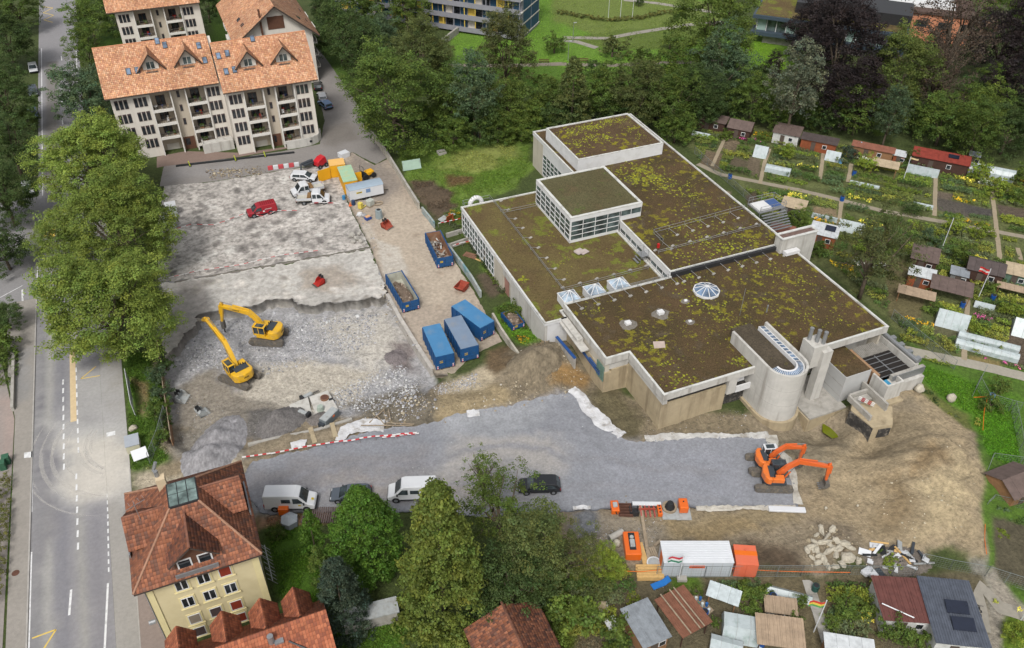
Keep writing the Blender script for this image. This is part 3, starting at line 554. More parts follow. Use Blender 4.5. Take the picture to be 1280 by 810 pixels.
# ---- glazed walls: frame with every pane its own piece
def window_wall(o,d,nr,wid,z0,z1,nc,nrw,fr=.07,m=M_GLASS,parent=None,name='window_wall',fm=M_WHITE,T=None,wide_every=0,pane='pane'):
 """o: foot corner (x,y); d: along; nr: outward normal"""
 o=Vector(o);d=Vector(d);nr=Vector(nr);b=hb()if T is None else MB()
 if T is not None:b.T=T
 def bar(s0,s1,a0,a1,out0,out1):
  p=[o+d*s0+nr*out0,o+d*s1+nr*out0,o+d*s1+nr*out1,o+d*s0+nr*out1];b.prism([(q.x,q.y)for q in p],a0,a1)
 for i in range(nc+1):
  s=wid*i/nc;f_=fr*(1.8 if wide_every and i%wide_every==0 else 1);bar(max(0,s-f_/2),min(wid,s+f_/2),z0,z1,.0,.12)
 for k in range(nrw+1):
  a=z0+(z1-z0)*k/nrw;bar(0,wid,max(z0,a-fr/2),min(z1,a+fr/2),.002,.105)
 f=b.build(name,fm,parent or HALL);pm=None
 pw,ph=wid/nc-fr,(z1-z0)/nrw-fr
 for i in range(nc):
  for k in range(nrw):
   b2=hb()if T is None else MB()
   if T is not None:b2.T=T
   c0=o+d*(wid*(i+.5)/nc);zc=z0+(z1-z0)*(k+.5)/nrw
   p=[c0-d*pw/2-nr*.02,c0+d*pw/2-nr*.02,c0+d*pw/2+nr*.035,c0-d*pw/2+nr*.035]
   b2.prism([(q.x,q.y)for q in p],zc-ph/2,zc+ph/2);b2.build(pane,m,f)
 return f
def wallbox(name,x0,x1,y0,y1,z0,z1,m,parent=None):
 b=hb();b.box(x0,x1,y0,y1,z0,z1);return hpart(name,b,m,parent)
# lantern body: open white frame over dark glass
wallbox('lantern_core',50.25,58.4,95.4,107.5,4.7,8.4,M_GLASSD);wallbox('lantern_core',58.6,62.0,95.4,107.5,6.75,8.4,M_GLASSD)
window_wall((50.12,107.6),(0,-1),(-1,0),12.4,5.15,8.45,7,4);window_wall((50.1,95.25),(1,0),(0,-1),8.3,5.15,8.45,4,4);window_wall((58.6,95.25),(1,0),(0,-1),3.5,7.45,8.45,2,1)
wallbox('lantern_plinth',50.05,58.45,95.18,107.65,4.72,5.15,M_WHITE);wallbox('lantern_plinth',58.55,62.15,95.2,107.6,6.7,7.44,M_WHITE)
wallbox('corner_post',49.98,50.2,95.08,95.3,5.15,8.46,M_WHITE)
# back block north-west face: beige end, white band, glass grid
wallbox('north_wall',58.62,78.6,127.4,127.9,0,6.1,M_PLASTER);wallbox('end_wall',58.6,59.0,123.6,127.39,0,6.1,M_PLASTER);wallbox('upper_band',58.6,59.0,111.0,123.59,4.4,6.1,M_WHITE)
window_wall((58.68,123.5),(0,-1),(-1,0),12.4,.4,4.4,8,5);wallbox('hall_core',59.05,78.5,80.5,127.35,0,6.45,M_PLASTER);wallbox('sill_wall',58.6,59.0,111.0,123.59,0,.39,M_CONC)
# clerestory between wing roof and back roof
wallbox('clerestory_wall',58.52,58.8,80.5,95.05,5.75,6.68,M_WHITE);wallbox('clerestory_sill',58.5,58.8,80.5,95.05,4.7,5.0,M_CONC)
window_wall((58.62,94.9),(0,-1),(-1,0),6.8,5.0,5.75,4,1);window_wall((58.62,85.6),(0,-1),(-1,0),5.0,5.0,5.75,3,1)
b=hb();b.box(57.2,58.45,86.2,87.6,5.9,5.98);b.box(57.0,57.2,86.2,87.6,5.4,5.48);b.box(56.7,57.0,86.2,87.6,5.0,5.08)
for x in(57.2,58.4):
 for y in(86.2,87.6):b.tube((x,y,4.75),(x,y,7.0),.03)
b.tube((57.2,86.2,7),(58.4,86.2,7),.03);b.tube((57.2,87.6,7),(58.4,87.6,7),.03);hpart('roof_steps',b,M_STEEL)
# wing outside walls
wallbox('wing_core',38.9,58.3,80.5,110.9,0,4.65,M_PLASTER)
wallbox('wing_wall',38.5,38.88,93.6,97.0,0,4.4,M_PLASTER);wallbox('wing_wall',38.5,38.88,78.85,90.6,0,4.4,M_CONC);wallbox('lintel',38.5,38.88,90.61,93.59,3.2,4.4,M_CONC)
wallbox('wing_wall',38.9,41.9,78.85,79.2,0,4.4,M_WHITE);wallbox('wing_wall',38.5,58.3,110.75,111.1,0,4.4,M_CONC)
b=hb();b.box(39.0,39.05,90.7,92.0,0,3.2);hpart('doorway',b,M_DSTEEL);b=hb();b.box(38.75,38.82,92.0,93.5,0,3.1);hpart('door',b,mat('salmon_board',S(178,134,120),.8,.15,1))
window_wall((38.55,110.9),(0,-1),(-1,0),13.85,.5,4.1,12,3,wide_every=3);wallbox('wing_sill',38.45,38.9,97.02,110.95,0,.5,M_CONC);wallbox('wing_head',38.5,38.9,97.02,110.95,4.1,4.4,M_WHITE)
# main block: recessed band, tan foundation walls, openings
wallbox('main_core',42.95,46.5,68.95,80.2,-.5,5.9,M_CONC);wallbox('main_core',46.51,78.1,61.3,80.2,-.5,5.9,M_CONC)
b=hb();b.box(59.55,75.85,111.85,124.55,8.25,8.34);hpart('upper_deck',b,M_CONC2);wallbox('upper_wall_band',59.52,75.88,111.82,112.1,8.3,8.67,M_WHITE);wallbox('upper_wall_band',59.52,59.8,112.11,124.58,8.3,8.67,M_WHITE)
wallbox('west_band',42.0,42.6,68.3,80.2,3.6,5.09,M_PLASTER);wallbox('notch_band',42.61,45.3,68.3,68.9,3.9,5.09,M_CONC)
wallbox('south_west_band',45.3,45.9,59.8,68.29,4.3,5.09,M_CONC)
wallbox('foundation_wall',41.9,42.9,68.1,80.3,-2.6,3.6,M_TAN);wallbox('foundation_wall',42.91,45.6,68.1,68.8,-2.6,3.9,M_TAN);wallbox('foundation_wall',45.3,46.2,60.0,68.09,-2.8,4.3,M_TAN)
wallbox('foundation_wall',46.21,54.6,60.0,60.9,-2.8,4.0,M_TAN);wallbox('recess_wall',46.21,54.6,60.3,60.95,4.01,5.08,M_DSTEEL)
wallbox('burnt_wall',53.2,58.6,60.6,61.2,-2.0,2.9,M_DARKW);wallbox('pier',54.7,55.9,59.75,60.5,2.6,5.09,M_CONC);wallbox('stair_parapet',55.95,59.4,59.7,59.95,2.6,3.5,M_WHITE)
wallbox('opening',56.0,59.4,60.9,61.0,3.3,5.09,M_GLASSD);wallbox('rust_door',58.6,59.6,60.3,60.5,2.9,5.09,mat('rust_panel',S(150,86,52),.8,.25,1.5));wallbox('white_panel',56.0,57.6,60.5,60.7,3.5,5.09,M_WHITE)
b=hb();b.box(40.6,41.75,72.2,79.4,4.3,4.45);b.box(40.9,41.8,74.0,79.0,4.46,4.9);hpart('awning',b,M_CONC)
b=hb();b.box(41.65,41.85,69.0,76.5,2.6,2.9);b.box(41.7,41.86,69.0,72.0,3.0,3.3);hpart('blue_rail',b,mat('blue_steel',S(58,92,146),.6,.15,2))
b=hb()
for k in range(6):b.box(41.7,41.84,68.2+k*.32,68.34+k*.32,2.2,4.6)
hpart('green_louvre',b,mat('green_glass',S(110,140,128),.4,.2,2))
# blue edged side panel standing in front of the foundations
b=MB();b.box(0,.3,0,5.0,0,2.2);t=thing('stair_wall','blue-topped freestanding wall left standing beside the hall entrance','wall',(40.2,73.2,.3),R(4));b.build('wall_panel',M_CONC2,t)
b=MB();b.box(-.05,.35,0,5.0,2.2,2.32);b.build('blue_cap',mat('blue_paint',S(44,86,150),.6,.12,2),t)
# drum stair tower
def ushape(x0,x1,y0,cy,n=18,grow=0):
 r=(x1-x0)/2;cx=(x0+x1)/2;pts=[(x0-grow,y0)]
 for i in range(n+1):
  a=math.pi+math.pi*i/n;pts.append((cx+(r+grow)*math.cos(a),cy+(r+grow)*math.sin(a)))
 return pts+[(x1+grow,y0)]
def uwall(name,x0,x1,y0,cy,th,z0,z1,m,parent=None,smooth=False):
 o=ushape(x0,x1,y0,cy);i_=ushape(x0+th,x1-th,y0,cy);b=hb();n=len(o)
 v=[(p[0],p[1],z)for z in(z0,z1)for ring in(o,i_)for p in ring];f=[]
 for k in range(n-1):
  f+=[(k,k+1,2*n+k+1,2*n+k),(n+k+1,n+k,3*n+k,3*n+k+1),(2*n+k,2*n+k+1,3*n+k+1,3*n+k),(k+1,k,n+k,n+k+1)]
 f+=[(0,2*n,3*n,n),(n-1,2*n-1,4*n-1,3*n-1)]
 b.add(v,f);return hpart(name,b,m,parent)
TW=uwall('tower_wall',58.1,63.4,65.0,57.5,.32,.4,7.8,M_CONC)
TWC=(60.75,57.5)
uwall('tower_foot',57.75,63.75,61.0,57.5,1.0,-3.0,.39,M_TAN)
for zz in(2.9,5.3):
 o=ushape(58.1,63.4,65.0,57.5,24,.006);i_=ushape(58.1,63.4,65.0,57.5,24,-.02);b=hb();n=len(o)
 for k in range(n-1):
  q=[o[k],o[k+1],i_[k+1],i_[k]]
  b.add([(p[0],p[1],z)for z in(zz,zz+.025)for p in q],[(0,1,5,4),(4,5,6,7),(3,2,1,0)])
 hpart('shutter_joint',b,mat('joint_grey',S(170,166,158),.9),TW)
b=hb();b.prism(ushape(58.9,61.9,66.2,57.6),6.0,7.1);hpart('tower_roof',b,roofmat('tower_roof',S(104,94,80),S(86,78,66),S(110,104,60),.66,.8))
# curved roof light along the tower: white frame with separate panes
SKY_O=ushape(58.45,63.05,64.8,57.5,24);SKY_I=ushape(59.55,61.95,64.8,57.5,24)
def roof_light():
 o,i_=SKY_O,SKY_I;n=len(o);f=hb();pr=[]
 segs=[(k,k+1)for k in range(1,n-2)]
 quads=[(o[a],o[c],i_[c],i_[a])for a,c in segs]
 ax,ay=o[-1];bx,by=i_[-1];y=57.5;yy=[]
 while y<64.7:yy.append(y);y+=.66
 quads+=[((ax,q),(ax,q+.66),(bx,q+.66),(bx,q))for q in yy]
 zo,zi=7.35,7.62
 for q in quads:
  f.add([(q[0][0],q[0][1],zo),(q[1][0],q[1][1],zo),(q[2][0],q[2][1],zi),(q[3][0],q[3][1],zi),(q[0][0],q[0][1],zo-.2),(q[1][0],q[1][1],zo-.2),(q[2][0],q[2][1],6.9),(q[3][0],q[3][1],6.9)],[(0,1,2,3),(1,0,4,5),(3,2,6,7)])
 fr=hpart('roof_light',f,M_WHITE,TW)
 for q in quads:
  V=[Vector((*q[0],zo+.02)),Vector((*q[1],zo+.02)),Vector((*q[2],zi+.02)),Vector((*q[3],zi+.02))]
  L_=lambda s,t:(V[0].lerp(V[1],s)).lerp(V[3].lerp(V[2],s),t)
  g=hb();g.slab([L_(.14,.2),L_(.86,.2),L_(.86,.8),L_(.14,.8)],.05);hpart('pane',g,M_GLASSB,fr)
roof_light()
# flue block with three pipes
b=hb();b.box(64.6,66.6,57.4,59.6,5.5,8.8);b.box(65.9,67.3,56.9,58.0,-.2,8.0);CB=hpart('flue_block',b,M_CONC)
for x,y in((65.1,59.1),(65.7,58.4),(66.2,57.8)):
 b=hb();b.cyl((x,y),.24,8.8,10.6,12);b.cyl((x,y),.26,10.5,10.62,12);hpart('flue_pipe',b,M_STEEL)
# plant room, louvred yard, ledges and basin on the east end
wallbox('plant_room',69.1,73.1,55.3,60.5,-.6,4.2,mat('plant_panel',S(196,196,194),.7,.06,.8));b=hb();b.box(69.2,73.0,55.4,60.4,4.2,4.3);hpart('plant_roof',b,RF_MAIN)
b=hb();b.box(69.06,69.09,55.3,60.5,1.0,1.03);b.box(69.06,69.09,55.3,60.5,2.6,2.63);hpart('panel_joint',b,M_CONC2)
wallbox('yard_wall',73.6,74.1,54.6,60.0,-.5,3.6,mat('timber_beam',S(170,136,104),.85,.15,1.2));wallbox('yard_wall',79.3,79.9,54.2,60.5,-.5,3.9,M_CONC);wallbox('yard_wall',75.2,80.5,53.6,54.1,-.5,3.7,M_CONC2)
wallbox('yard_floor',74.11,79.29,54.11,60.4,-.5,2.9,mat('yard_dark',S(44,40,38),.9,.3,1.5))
b=hb()
for k in range(5):b.box(74.3,79.2,54.5+k*.85,54.56+k*.85,3.0,3.1)
b.box(76.4,76.5,54.5,58.2,3.0,3.12);hpart('grille_bars',b,M_STEEL)
for k in range(20):
 b=hb();b.box(74.4+k*.24,74.5+k*.24,58.4,60.4,3.05,3.25);hpart('louvre_slat',b,M_CONC2)
b=hb();b.tube((79.6,54.2,4.3),(79.6,60.4,4.3),.28,8);hpart('duct',b,M_STEEL)
for k in range(4):
 b=hb();b.box(80.1,80.7,54.6+k*1.5,55.2+k*1.5,3.5,4.2);b.box(80.0,81.0,55.2+k*1.5,55.25+k*1.5,3.2,4.0);hpart('vent_hood',b,M_STEEL)
b=hb()
for k in range(22):b.box(75.2+k*.24,75.38+k*.24,53.5,53.59,2.7,3.75)
o=hpart('slatted_screen',b,M_STEEL)
# concrete ledge, broken block, basin
wallbox('concrete_ledge',63.6,69.8,54.2,57.3,-3.2,-.2,M_TAN);wallbox('ledge_top',63.8,69.5,54.2,60.9,-.2,.05,M_CONC2)
b=hb();b.prism([(68.6,48.9),(71.2,48.4),(73.4,50.9),(70.3,54.3),(68.2,52.4)],-3.0,1.6);hpart('broken_block',b,M_TAN)
b=hb();b.prism([(68.15,52.4),(68.55,48.85),(68.5,48.85),(68.0,52.4)],-2.0,1.5);b.prism([(69.4,48.62),(71.0,48.32),(71.0,48.38),(69.4,48.7)],-.2,1.2);hpart('bitumen_coat',b,M_DARKW)
b=hb();b.box(68.9,69.2,50.0,54.0,1.6,2.4);b.box(71.9,72.2,50.6,55.0,1.6,2.8);b.box(69.2,71.9,53.9,54.2,1.6,2.4);b.box(69.3,71.8,52.8,53.8,1.62,1.9);hpart('open_shaft',b,M_CONC2)
b=hb();b.box(73.3,76.0,52.4,52.65,.5,3.7);b.box(73.3,73.55,52.66,55.1,.5,3.7);b.box(75.75,76.0,52.66,53.5,.5,3.7);b.box(73.56,75.74,52.66,54.5,.5,2.9);BS=hpart('basin',b,M_CONC)
b=hb();b.box(73.7,74.6,53.0,53.9,2.9,3.2);hpart('blue_sheet',b,mat('blue_tarp',S(66,150,190),.6,.15,3),BS)
wallbox('lower_wall',76.01,80.2,53.0,53.55,-1.8,2.6,M_CONC);wallbox('lower_wall',72.3,76.0,51.6,52.38,-2.0,1.2,M_TAN)
# slab-like vent tower on the east edge
b=hb();b.box(76.4,82.6,79.2,80.8,0,8.4);hpart('vent_tower',b,M_CONC);b=hb();b.box(76.3,82.7,79.1,79.5,8.4,8.55);b.box(76.3,82.7,80.5,80.9,8.4,8.55);b.box(76.3,76.6,79.51,80.49,8.4,8.55);b.box(82.4,82.7,79.51,80.49,8.4,8.55);hpart('vent_tower_coping',b,M_COPE)
b=hb();b.box(76.65,82.35,79.55,80.45,8.4,8.46);hpart('vent_tower_bed',b,mat('red_gravel',S(120,98,90),.95,.25,2));b=hb();b.box(76.8,79.2,78.2,79.05,6.1,6.6);hpart('white_box',b,M_WHITE)
wallbox('east_wall',78.2,78.55,59.9,127.3,-.2,5.09,M_PLASTER)
# roof lights on the roofs
for cx,cy in((43.4,81.7),(47.3,81.7),(51.1,81.7)):
 b=hb();h=1.2;b.box(cx-h,cx+h,cy-h,cy+h,4.75,6.0);b.box(cx-h-.06,cx+h+.06,cy-h-.06,cy+h+.06,5.9,6.02)
 for k in range(4):
  a0=math.pi/4+math.pi/2*k;c0=(cx+h*1.41*math.cos(a0),cy+h*1.41*math.sin(a0),6.03);b.tube(c0,(cx,cy,7.0),.06,4)
  c1=(cx+h*1.41*math.cos(a0+math.pi/2),cy+h*1.41*math.sin(a0+math.pi/2),6.03);b.tube(Vector(c0).lerp(Vector(c1),.5),(cx,cy,7.0),.05,4)
 f=hpart('pyramid_skylight',b,M_WHITE)
 for k in range(4):
  a0=math.pi/4+math.pi/2*k;c=[(cx+h*1.37*math.cos(a),cy+h*1.37*math.sin(a),6.025)for a in(a0,a0+math.pi/2)]
  g=hb();g.add([c[0],c[1],(cx,cy,6.97)],[(0,1,2)]);hpart('pane',g,glassmat('pyramid_glass',(.22,.27,.32),.15),f)
b=hb();cx,cy,r_=61.3,75.4,1.75
b.cyl((cx,cy),r_+.12,6.0,6.3,10)
for k in range(10):b.tube((cx+r_*math.cos(k*.6283),cy+r_*math.sin(k*.6283),6.33),(cx,cy,7.1),.055,4)
f=hpart('dome_skylight',b,M_WHITE)
for k in range(10):
 g=hb();g.add([(cx+r_*.98*math.cos(k*.6283),cy+r_*.98*math.sin(k*.6283),6.32),(cx+r_*.98*math.cos((k+1)*.6283),cy+r_*.98*math.sin((k+1)*.6283),6.32),(cx,cy,7.06)],[(0,1,2)]);hpart('pane',g,M_GLASSB,f)
M_PAT=mat('grey_gravel_patch',S(126,120,112),.95,.25,3)
for k,(cx,cy,s)in enumerate(((47.8,73.2,.55),(52.9,73.5,.6),(57.5,74.6,.3),(55.6,70.5,.3))):
 b=hb();b.blob((cx,cy,6.02),(s*4.2,s*3.8,.16),k,10,4,flat=1);hpart('gravel_patch',b,M_PAT);b=hb();b.box(cx-s*.7,cx+s*.7,cy-s*.6,cy+s*.6,6.02,6.02+s*.8);hpart('roof_vent',b,M_WHITE,bevel=.05)
b=hb();b.prism([(48.5,67.6),(49.9,67.2),(50.4,68.3),(49.0,68.8)],6.02,6.1);hpart('roof_slab',b,mat('pink_slab',S(198,180,168),.9,.1,2))
b=hb()
for dx,dy,z in((0,0,0),(.5,-.6,.1),(-.2,-.5,.2)):b.cbox((50.4+dx,92.6+dy,4.85+z),(1.3,1.0,.12),.3)
hpart('paver_stack',b,mat('pink_pavers',S(196,182,176),.9,.15,2))
b=hb();b.tube((62.5,69.2,6.0),(62.5,69.2,10.4),.035,5);b.tube((66.2,68.4,6.0),(66.2,68.4,7.2),.11,6);hpart('roof_mast',b,M_STEEL)
# safety railings with their counterweights
def rail(pts,z,h=1.0,arm=None,step=2.6,name='railing',w_=.03):
 b=hb();ws=[]
 for p,q in zip(pts[:-1],pts[1:]):
  p=Vector(p);q=Vector(q);L_=(q-p).length;k=max(1,round(L_/step))
  for hh in(h*.5,h):b.tube((p.x,p.y,z+hh),(q.x,q.y,z+hh),w_,5)
  for i in range(k+1):
   s=p.lerp(q,i/k);b.tube((s.x,s.y,z),(s.x,s.y,z+h),w_,5)
   if arm:
    e=s+Vector(arm);b.tube((s.x,s.y,z+.45),(e.x,e.y,z+.08),w_,5);ws.append(e)
 r=hpart(name,b,M_STEEL)
 for e in ws:
  c=hb();c.cbox((e.x,e.y,z+.06),(.55,.32,.12),.4);hpart('counterweight',c,M_CONC2,r)
 return r
rail([(59.2,80.2),(76.2,80.2)],6.05,1.0,(.5,-1.7),2.4);rail([(43.2,80.0),(58.0,80.0)],6.05,.8,(.5,-1.6),2.5)
b=hb();b.box(58.6,76.3,79.98,80.39,6.05,6.72);hpart('roof_step',b,M_DSTEEL)
rail([(61.2,87.0),(61.2,89.8),(78.0,90.6)],6.65,1.0,(.6,-1.5),2.6);rail([(59.4,85.2),(77.4,85.6)],6.65,.6,(0,.9),2.8)
rail([(43.9,110.6),(43.9,84.0)],4.72,.6,(1.3,0),3.0);rail([(43.9,106.6),(49.8,106.6)],4.72,.8);rail([(44.0,84.4),(57.6,84.6)],4.72,.7,(.2,.9),2.7);rail([(52.8,81.2),(58.2,81.2)],4.72,.9)
rail([(39.2,111.4),(39.2,112.4),(43.9,112.4),(43.9,110.6)],4.2,1.0,None,1.6)
b=hb();b.cbox((60.2,86.6,7.0),(.3,.3,.7));hpart('red_hydrant',b,mat('red_paint',S(206,46,44),.5))
# white curved duct on the wing corner
b=hb()
b.path([(41.3+1.0*math.cos(a),111.9,4.4+1.15*math.sin(a))for a in[math.pi*k/10 for k in range(11)]],.38,10);hpart('white_duct',b,M_WHITE)
# steel escape stair on the east side
t=thing('escape_stair','steel escape stair with railed landing and blue sheet beside the hall','stair',(84.0,92.4,0))
b=MB();b.box(-2.6,2.4,-1.6,1.6,5.1,5.25);b.build('landing',M_STEEL,t)
for k in range(7):
 b=MB();b.box(-2.4,2.2,-2.2-k*.35,-1.9-k*.35,4.9-k*.28,4.97-k*.28);b.build('step',M_STEEL,t)
b=MB();b.box(.2,2.2,-.9,1.2,5.26,5.34);b.build('blue_sheet',mat('blue_sheet',S(74,100,150),.6,.15,2),t);b=MB();b.box(-2.4,.1,-1.2,1.2,5.26,5.5);b.build('white_sheet',M_WHITE,t)
b=MB()
for x in(-2.5,0,2.4):
 for y in(-1.6,1.6):b.tube((x,y,0),(x,y,6.3),.05)
for y in(-1.6,1.6):
 for z in(5.8,6.3):b.tube((-2.5,y,z),(2.4,y,z),.035)
for z in(5.8,6.3):b.tube((2.4,-1.6,z),(2.4,1.6,z),.035)
for k in range(4):b.tube((-2.5,-1.6,1+k),(2.4,-1.6,1.8+k),.03)
b.build('stair_frame',M_STEEL,t)
pool([(1028,528),(1040,524),(1057,545),(1040,548),(1028,540)],-1.75,S(108,116,12));pool([(1066,556),(1100,543),(1118,552),(1108,560),(1085,566)],-1.75,S(140,138,64))
# ================================================================== HOUSES
M_TILEP=mat('orange_tiles',S(204,148,110),.85,.12,1.5,attr='col');M_TILER=mat('red_tiles',S(150,84,62),.85,.14,2,attr='col')
M_CREAMW=mat('cream_render',S(232,225,214),.9,.05,.6,dirt=S(206,196,182),dscale=.5,damt=.4,streak=2);M_BEIGEW=mat('beige_stair_render',S(204,192,174),.9,.05,.6)
M_SHUT=mat('brown_shutter',S(84,70,70),.7,.18,2);M_BROWNW=mat('brown_wood',S(104,72,56),.8,.18,2);M_GUT=mat('gutter_metal',S(84,74,68),.6,.1,2)
M_PARA=mat('balcony_parapet',S(232,228,220),.85,.05,.8);M_FLOOR=mat('balcony_floor',S(170,158,142),.9,.15,1);M_BACK=mat('balcony_back',S(206,192,172),.9,.08,.7)
M_RAILD=mat('balcony_rail',S(98,92,88),.6,.2,3)
def tile_plane(o,ux,uv,wid,ht,cols,base_cols,rng,wavy=.0,clip=None,th=.05):
 """overlapping tiles over a roof plane: o corner at eave, ux along eave, uv up the slope; each tile a tilted slab"""
 o=np.array(o,float);ux=np.array(ux,float);uv=np.array(uv,float);n=np.cross(ux,uv);n/=np.linalg.norm(n)
 if n[2]<0:n=-n
 tw,thh=cols;nc=int(round(wid/tw));nr=int(round(ht/thh));tw=wid/nc;thh=ht/nr;V=[];F=[];K=[]
 ii,jj=np.meshgrid(np.arange(nc),np.arange(nr));ii=ii.ravel();jj=jj.ravel()
 if clip is not None:
  cx=(ii+.5)*tw;cy=(jj+.5)*thh;k=clip(cx,cy);ii=ii[k];jj=jj[k]
 m=len(ii);g=.012;lift=th+rng.uniform(-.008,.012,m)
 def pt(a,c,h):return o[None]+a[:,None]*ux+c[:,None]*uv+h[:,None]*n
 a0=ii*tw+g;a1=(ii+1)*tw-g;c0=jj*thh-.03;c1=(jj+1)*thh;z0=np.zeros(m)
 v=np.stack([pt(a0,c0,lift),pt(a1,c0,lift),pt(a1,c1,z0+.012),pt(a0,c1,z0+.012),pt(a0,c0,z0-.02),pt(a1,c0,z0-.02)],1).reshape(-1,3)
 b=np.arange(m)*6;f=np.concatenate([np.stack([b,b+1,b+2,b+3],1),np.stack([b+4,b+5,b+1,b],1)])
 cs=np.array(base_cols);pick=cs[rng.integers(0,len(cs),m)];patch=fbm(ii*.11+o[0],jj*.13+o[1],4)
 col=pick*(1+.45*patch[:,None])*rng.uniform(.86,1.14,m)[:,None]
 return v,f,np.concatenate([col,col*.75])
def tiles_obj(name,planes,m,parent):
 V=[];F=[];K=[];n=0
 for v,f,c in planes:V.append(v);F.append(f+n);K.append(c);n+=len(v)
 o=link(name,fmesh(name,np.vstack(V),np.vstack(F),m,np.vstack(K)),parent);o['kind']='stuff';return o
PALE=[S(224,172,136),S(216,160,122),S(230,184,148),S(208,152,118),S(220,164,122),S(200,144,114)]
REDT=[S(160,104,78),S(146,94,72),S(170,114,88),S(136,90,72),S(126,90,76),S(164,106,78)];REDD=[S(124,80,64),S(112,74,62),S(138,88,68),S(104,72,62),S(146,92,66)]
rngT=np.random.default_rng(5)
def winbox(par,name,x0,x1,y,z0,z1,frame_m,pane_m,fr=.06,out=-1,nx=1,pane='pane'):
 """window in a wall facing -y (out=-1): frame ring proud of the wall, pane set back in it"""
 b=MB();a=y+out*.06;c=y-out*.02;ys=sorted((a,c))
 b.box(x0,x1,*ys,z0,z0+fr);b.box(x0,x1,*ys,z1-fr,z1);b.box(x0,x0+fr,*ys,z0+fr,z1-fr);b.box(x1-fr,x1,*ys,z0+fr,z1-fr)
 for k in range(1,nx):xm=x0+(x1-x0)*k/nx;b.box(xm-fr/2,xm+fr/2,*ys,z0+fr,z1-fr)
 f=b.build(name,frame_m,par)
 for k in range(nx):
  p0=x0+(x1-x0)*k/nx+fr/2;p1=x0+(x1-x0)*(k+1)/nx-fr/2;g=MB();ys2=sorted((y+out*.03,y-out*.015));g.box(p0,p1,*ys2,z0+fr*.8,z1-fr*.8);g.build(pane,pane_m,f)
 return f
_ww={}
def shutter_window(par,x,z,wd=.62,ht=1.72,y=0.0,m=None):
 key=(wd,ht)
 if key not in _ww:
  b=MB();b.box(-wd/2,wd/2,-.07,.02,-ht/2,ht/2);sm=b.mesh('shutter',M_SHUT);b=MB();b.box(-wd/2+.1,wd/2-.1,-.085,-.07,-ht/2+.12,ht/2-.25);gm=b.mesh('pane',M_GLASSD)
  _ww[key]=(sm,gm)
 o=link('window',_ww[key][0],par,0,(x,y,z));link('pane',_ww[key][1],o);return o
def clutter(par,x0,x1,y0,y1,z,rr):
 cols=[S(200,60,50),S(230,230,228),S(96,110,60),S(70,90,150),S(120,90,70),S(60,60,60),S(150,130,100),S(88,120,52)]
 for _ in range(rr.randint(3,5)):
  b=MB();x=rr.uniform(x0+.3,x1-.3);y=rr.uniform(y0+.4,y1-.3);s=rr.uniform(.25,.5);k=rr.random();c=rr.choice(cols)
  if k<.4:b.cyl((x,y),s*.5,z,z+.3,8,0,None,S(150,100,70));b.blob((x,y,z+.55),(s*1.6,s*1.6,.8),rr.randint(0,99),6,4,0,S(76,98,44));nm='pot_plant'
  elif k<.75:b.box(x-s/2,x+s/2,y-s/2,y+s/2,z+.4,z+.46,0,c);b.box(x-s/2,x+s/2,y+s/2-.05,y+s/2,z+.46,z+.9,0,c);[b.box(x+dx-.02,x+dx+.02,y+dy-.02,y+dy+.02,z,z+.4,0,c)for dx in(-s/2+.02,s/2-.02)for dy in(-s/2+.02,s/2-.02)];nm='balcony_chair'
  else:b.cyl((x,y),s*.9,z+.68,z+.73,10,0,None,c);b.cyl((x,y),.04,z,z+.68,6,0,None,c);nm='balcony_table'
  b.build(nm,mat_col,par)
mat_col=mat('painted_items',(1,1,1),.7,.1,3,attr='col')
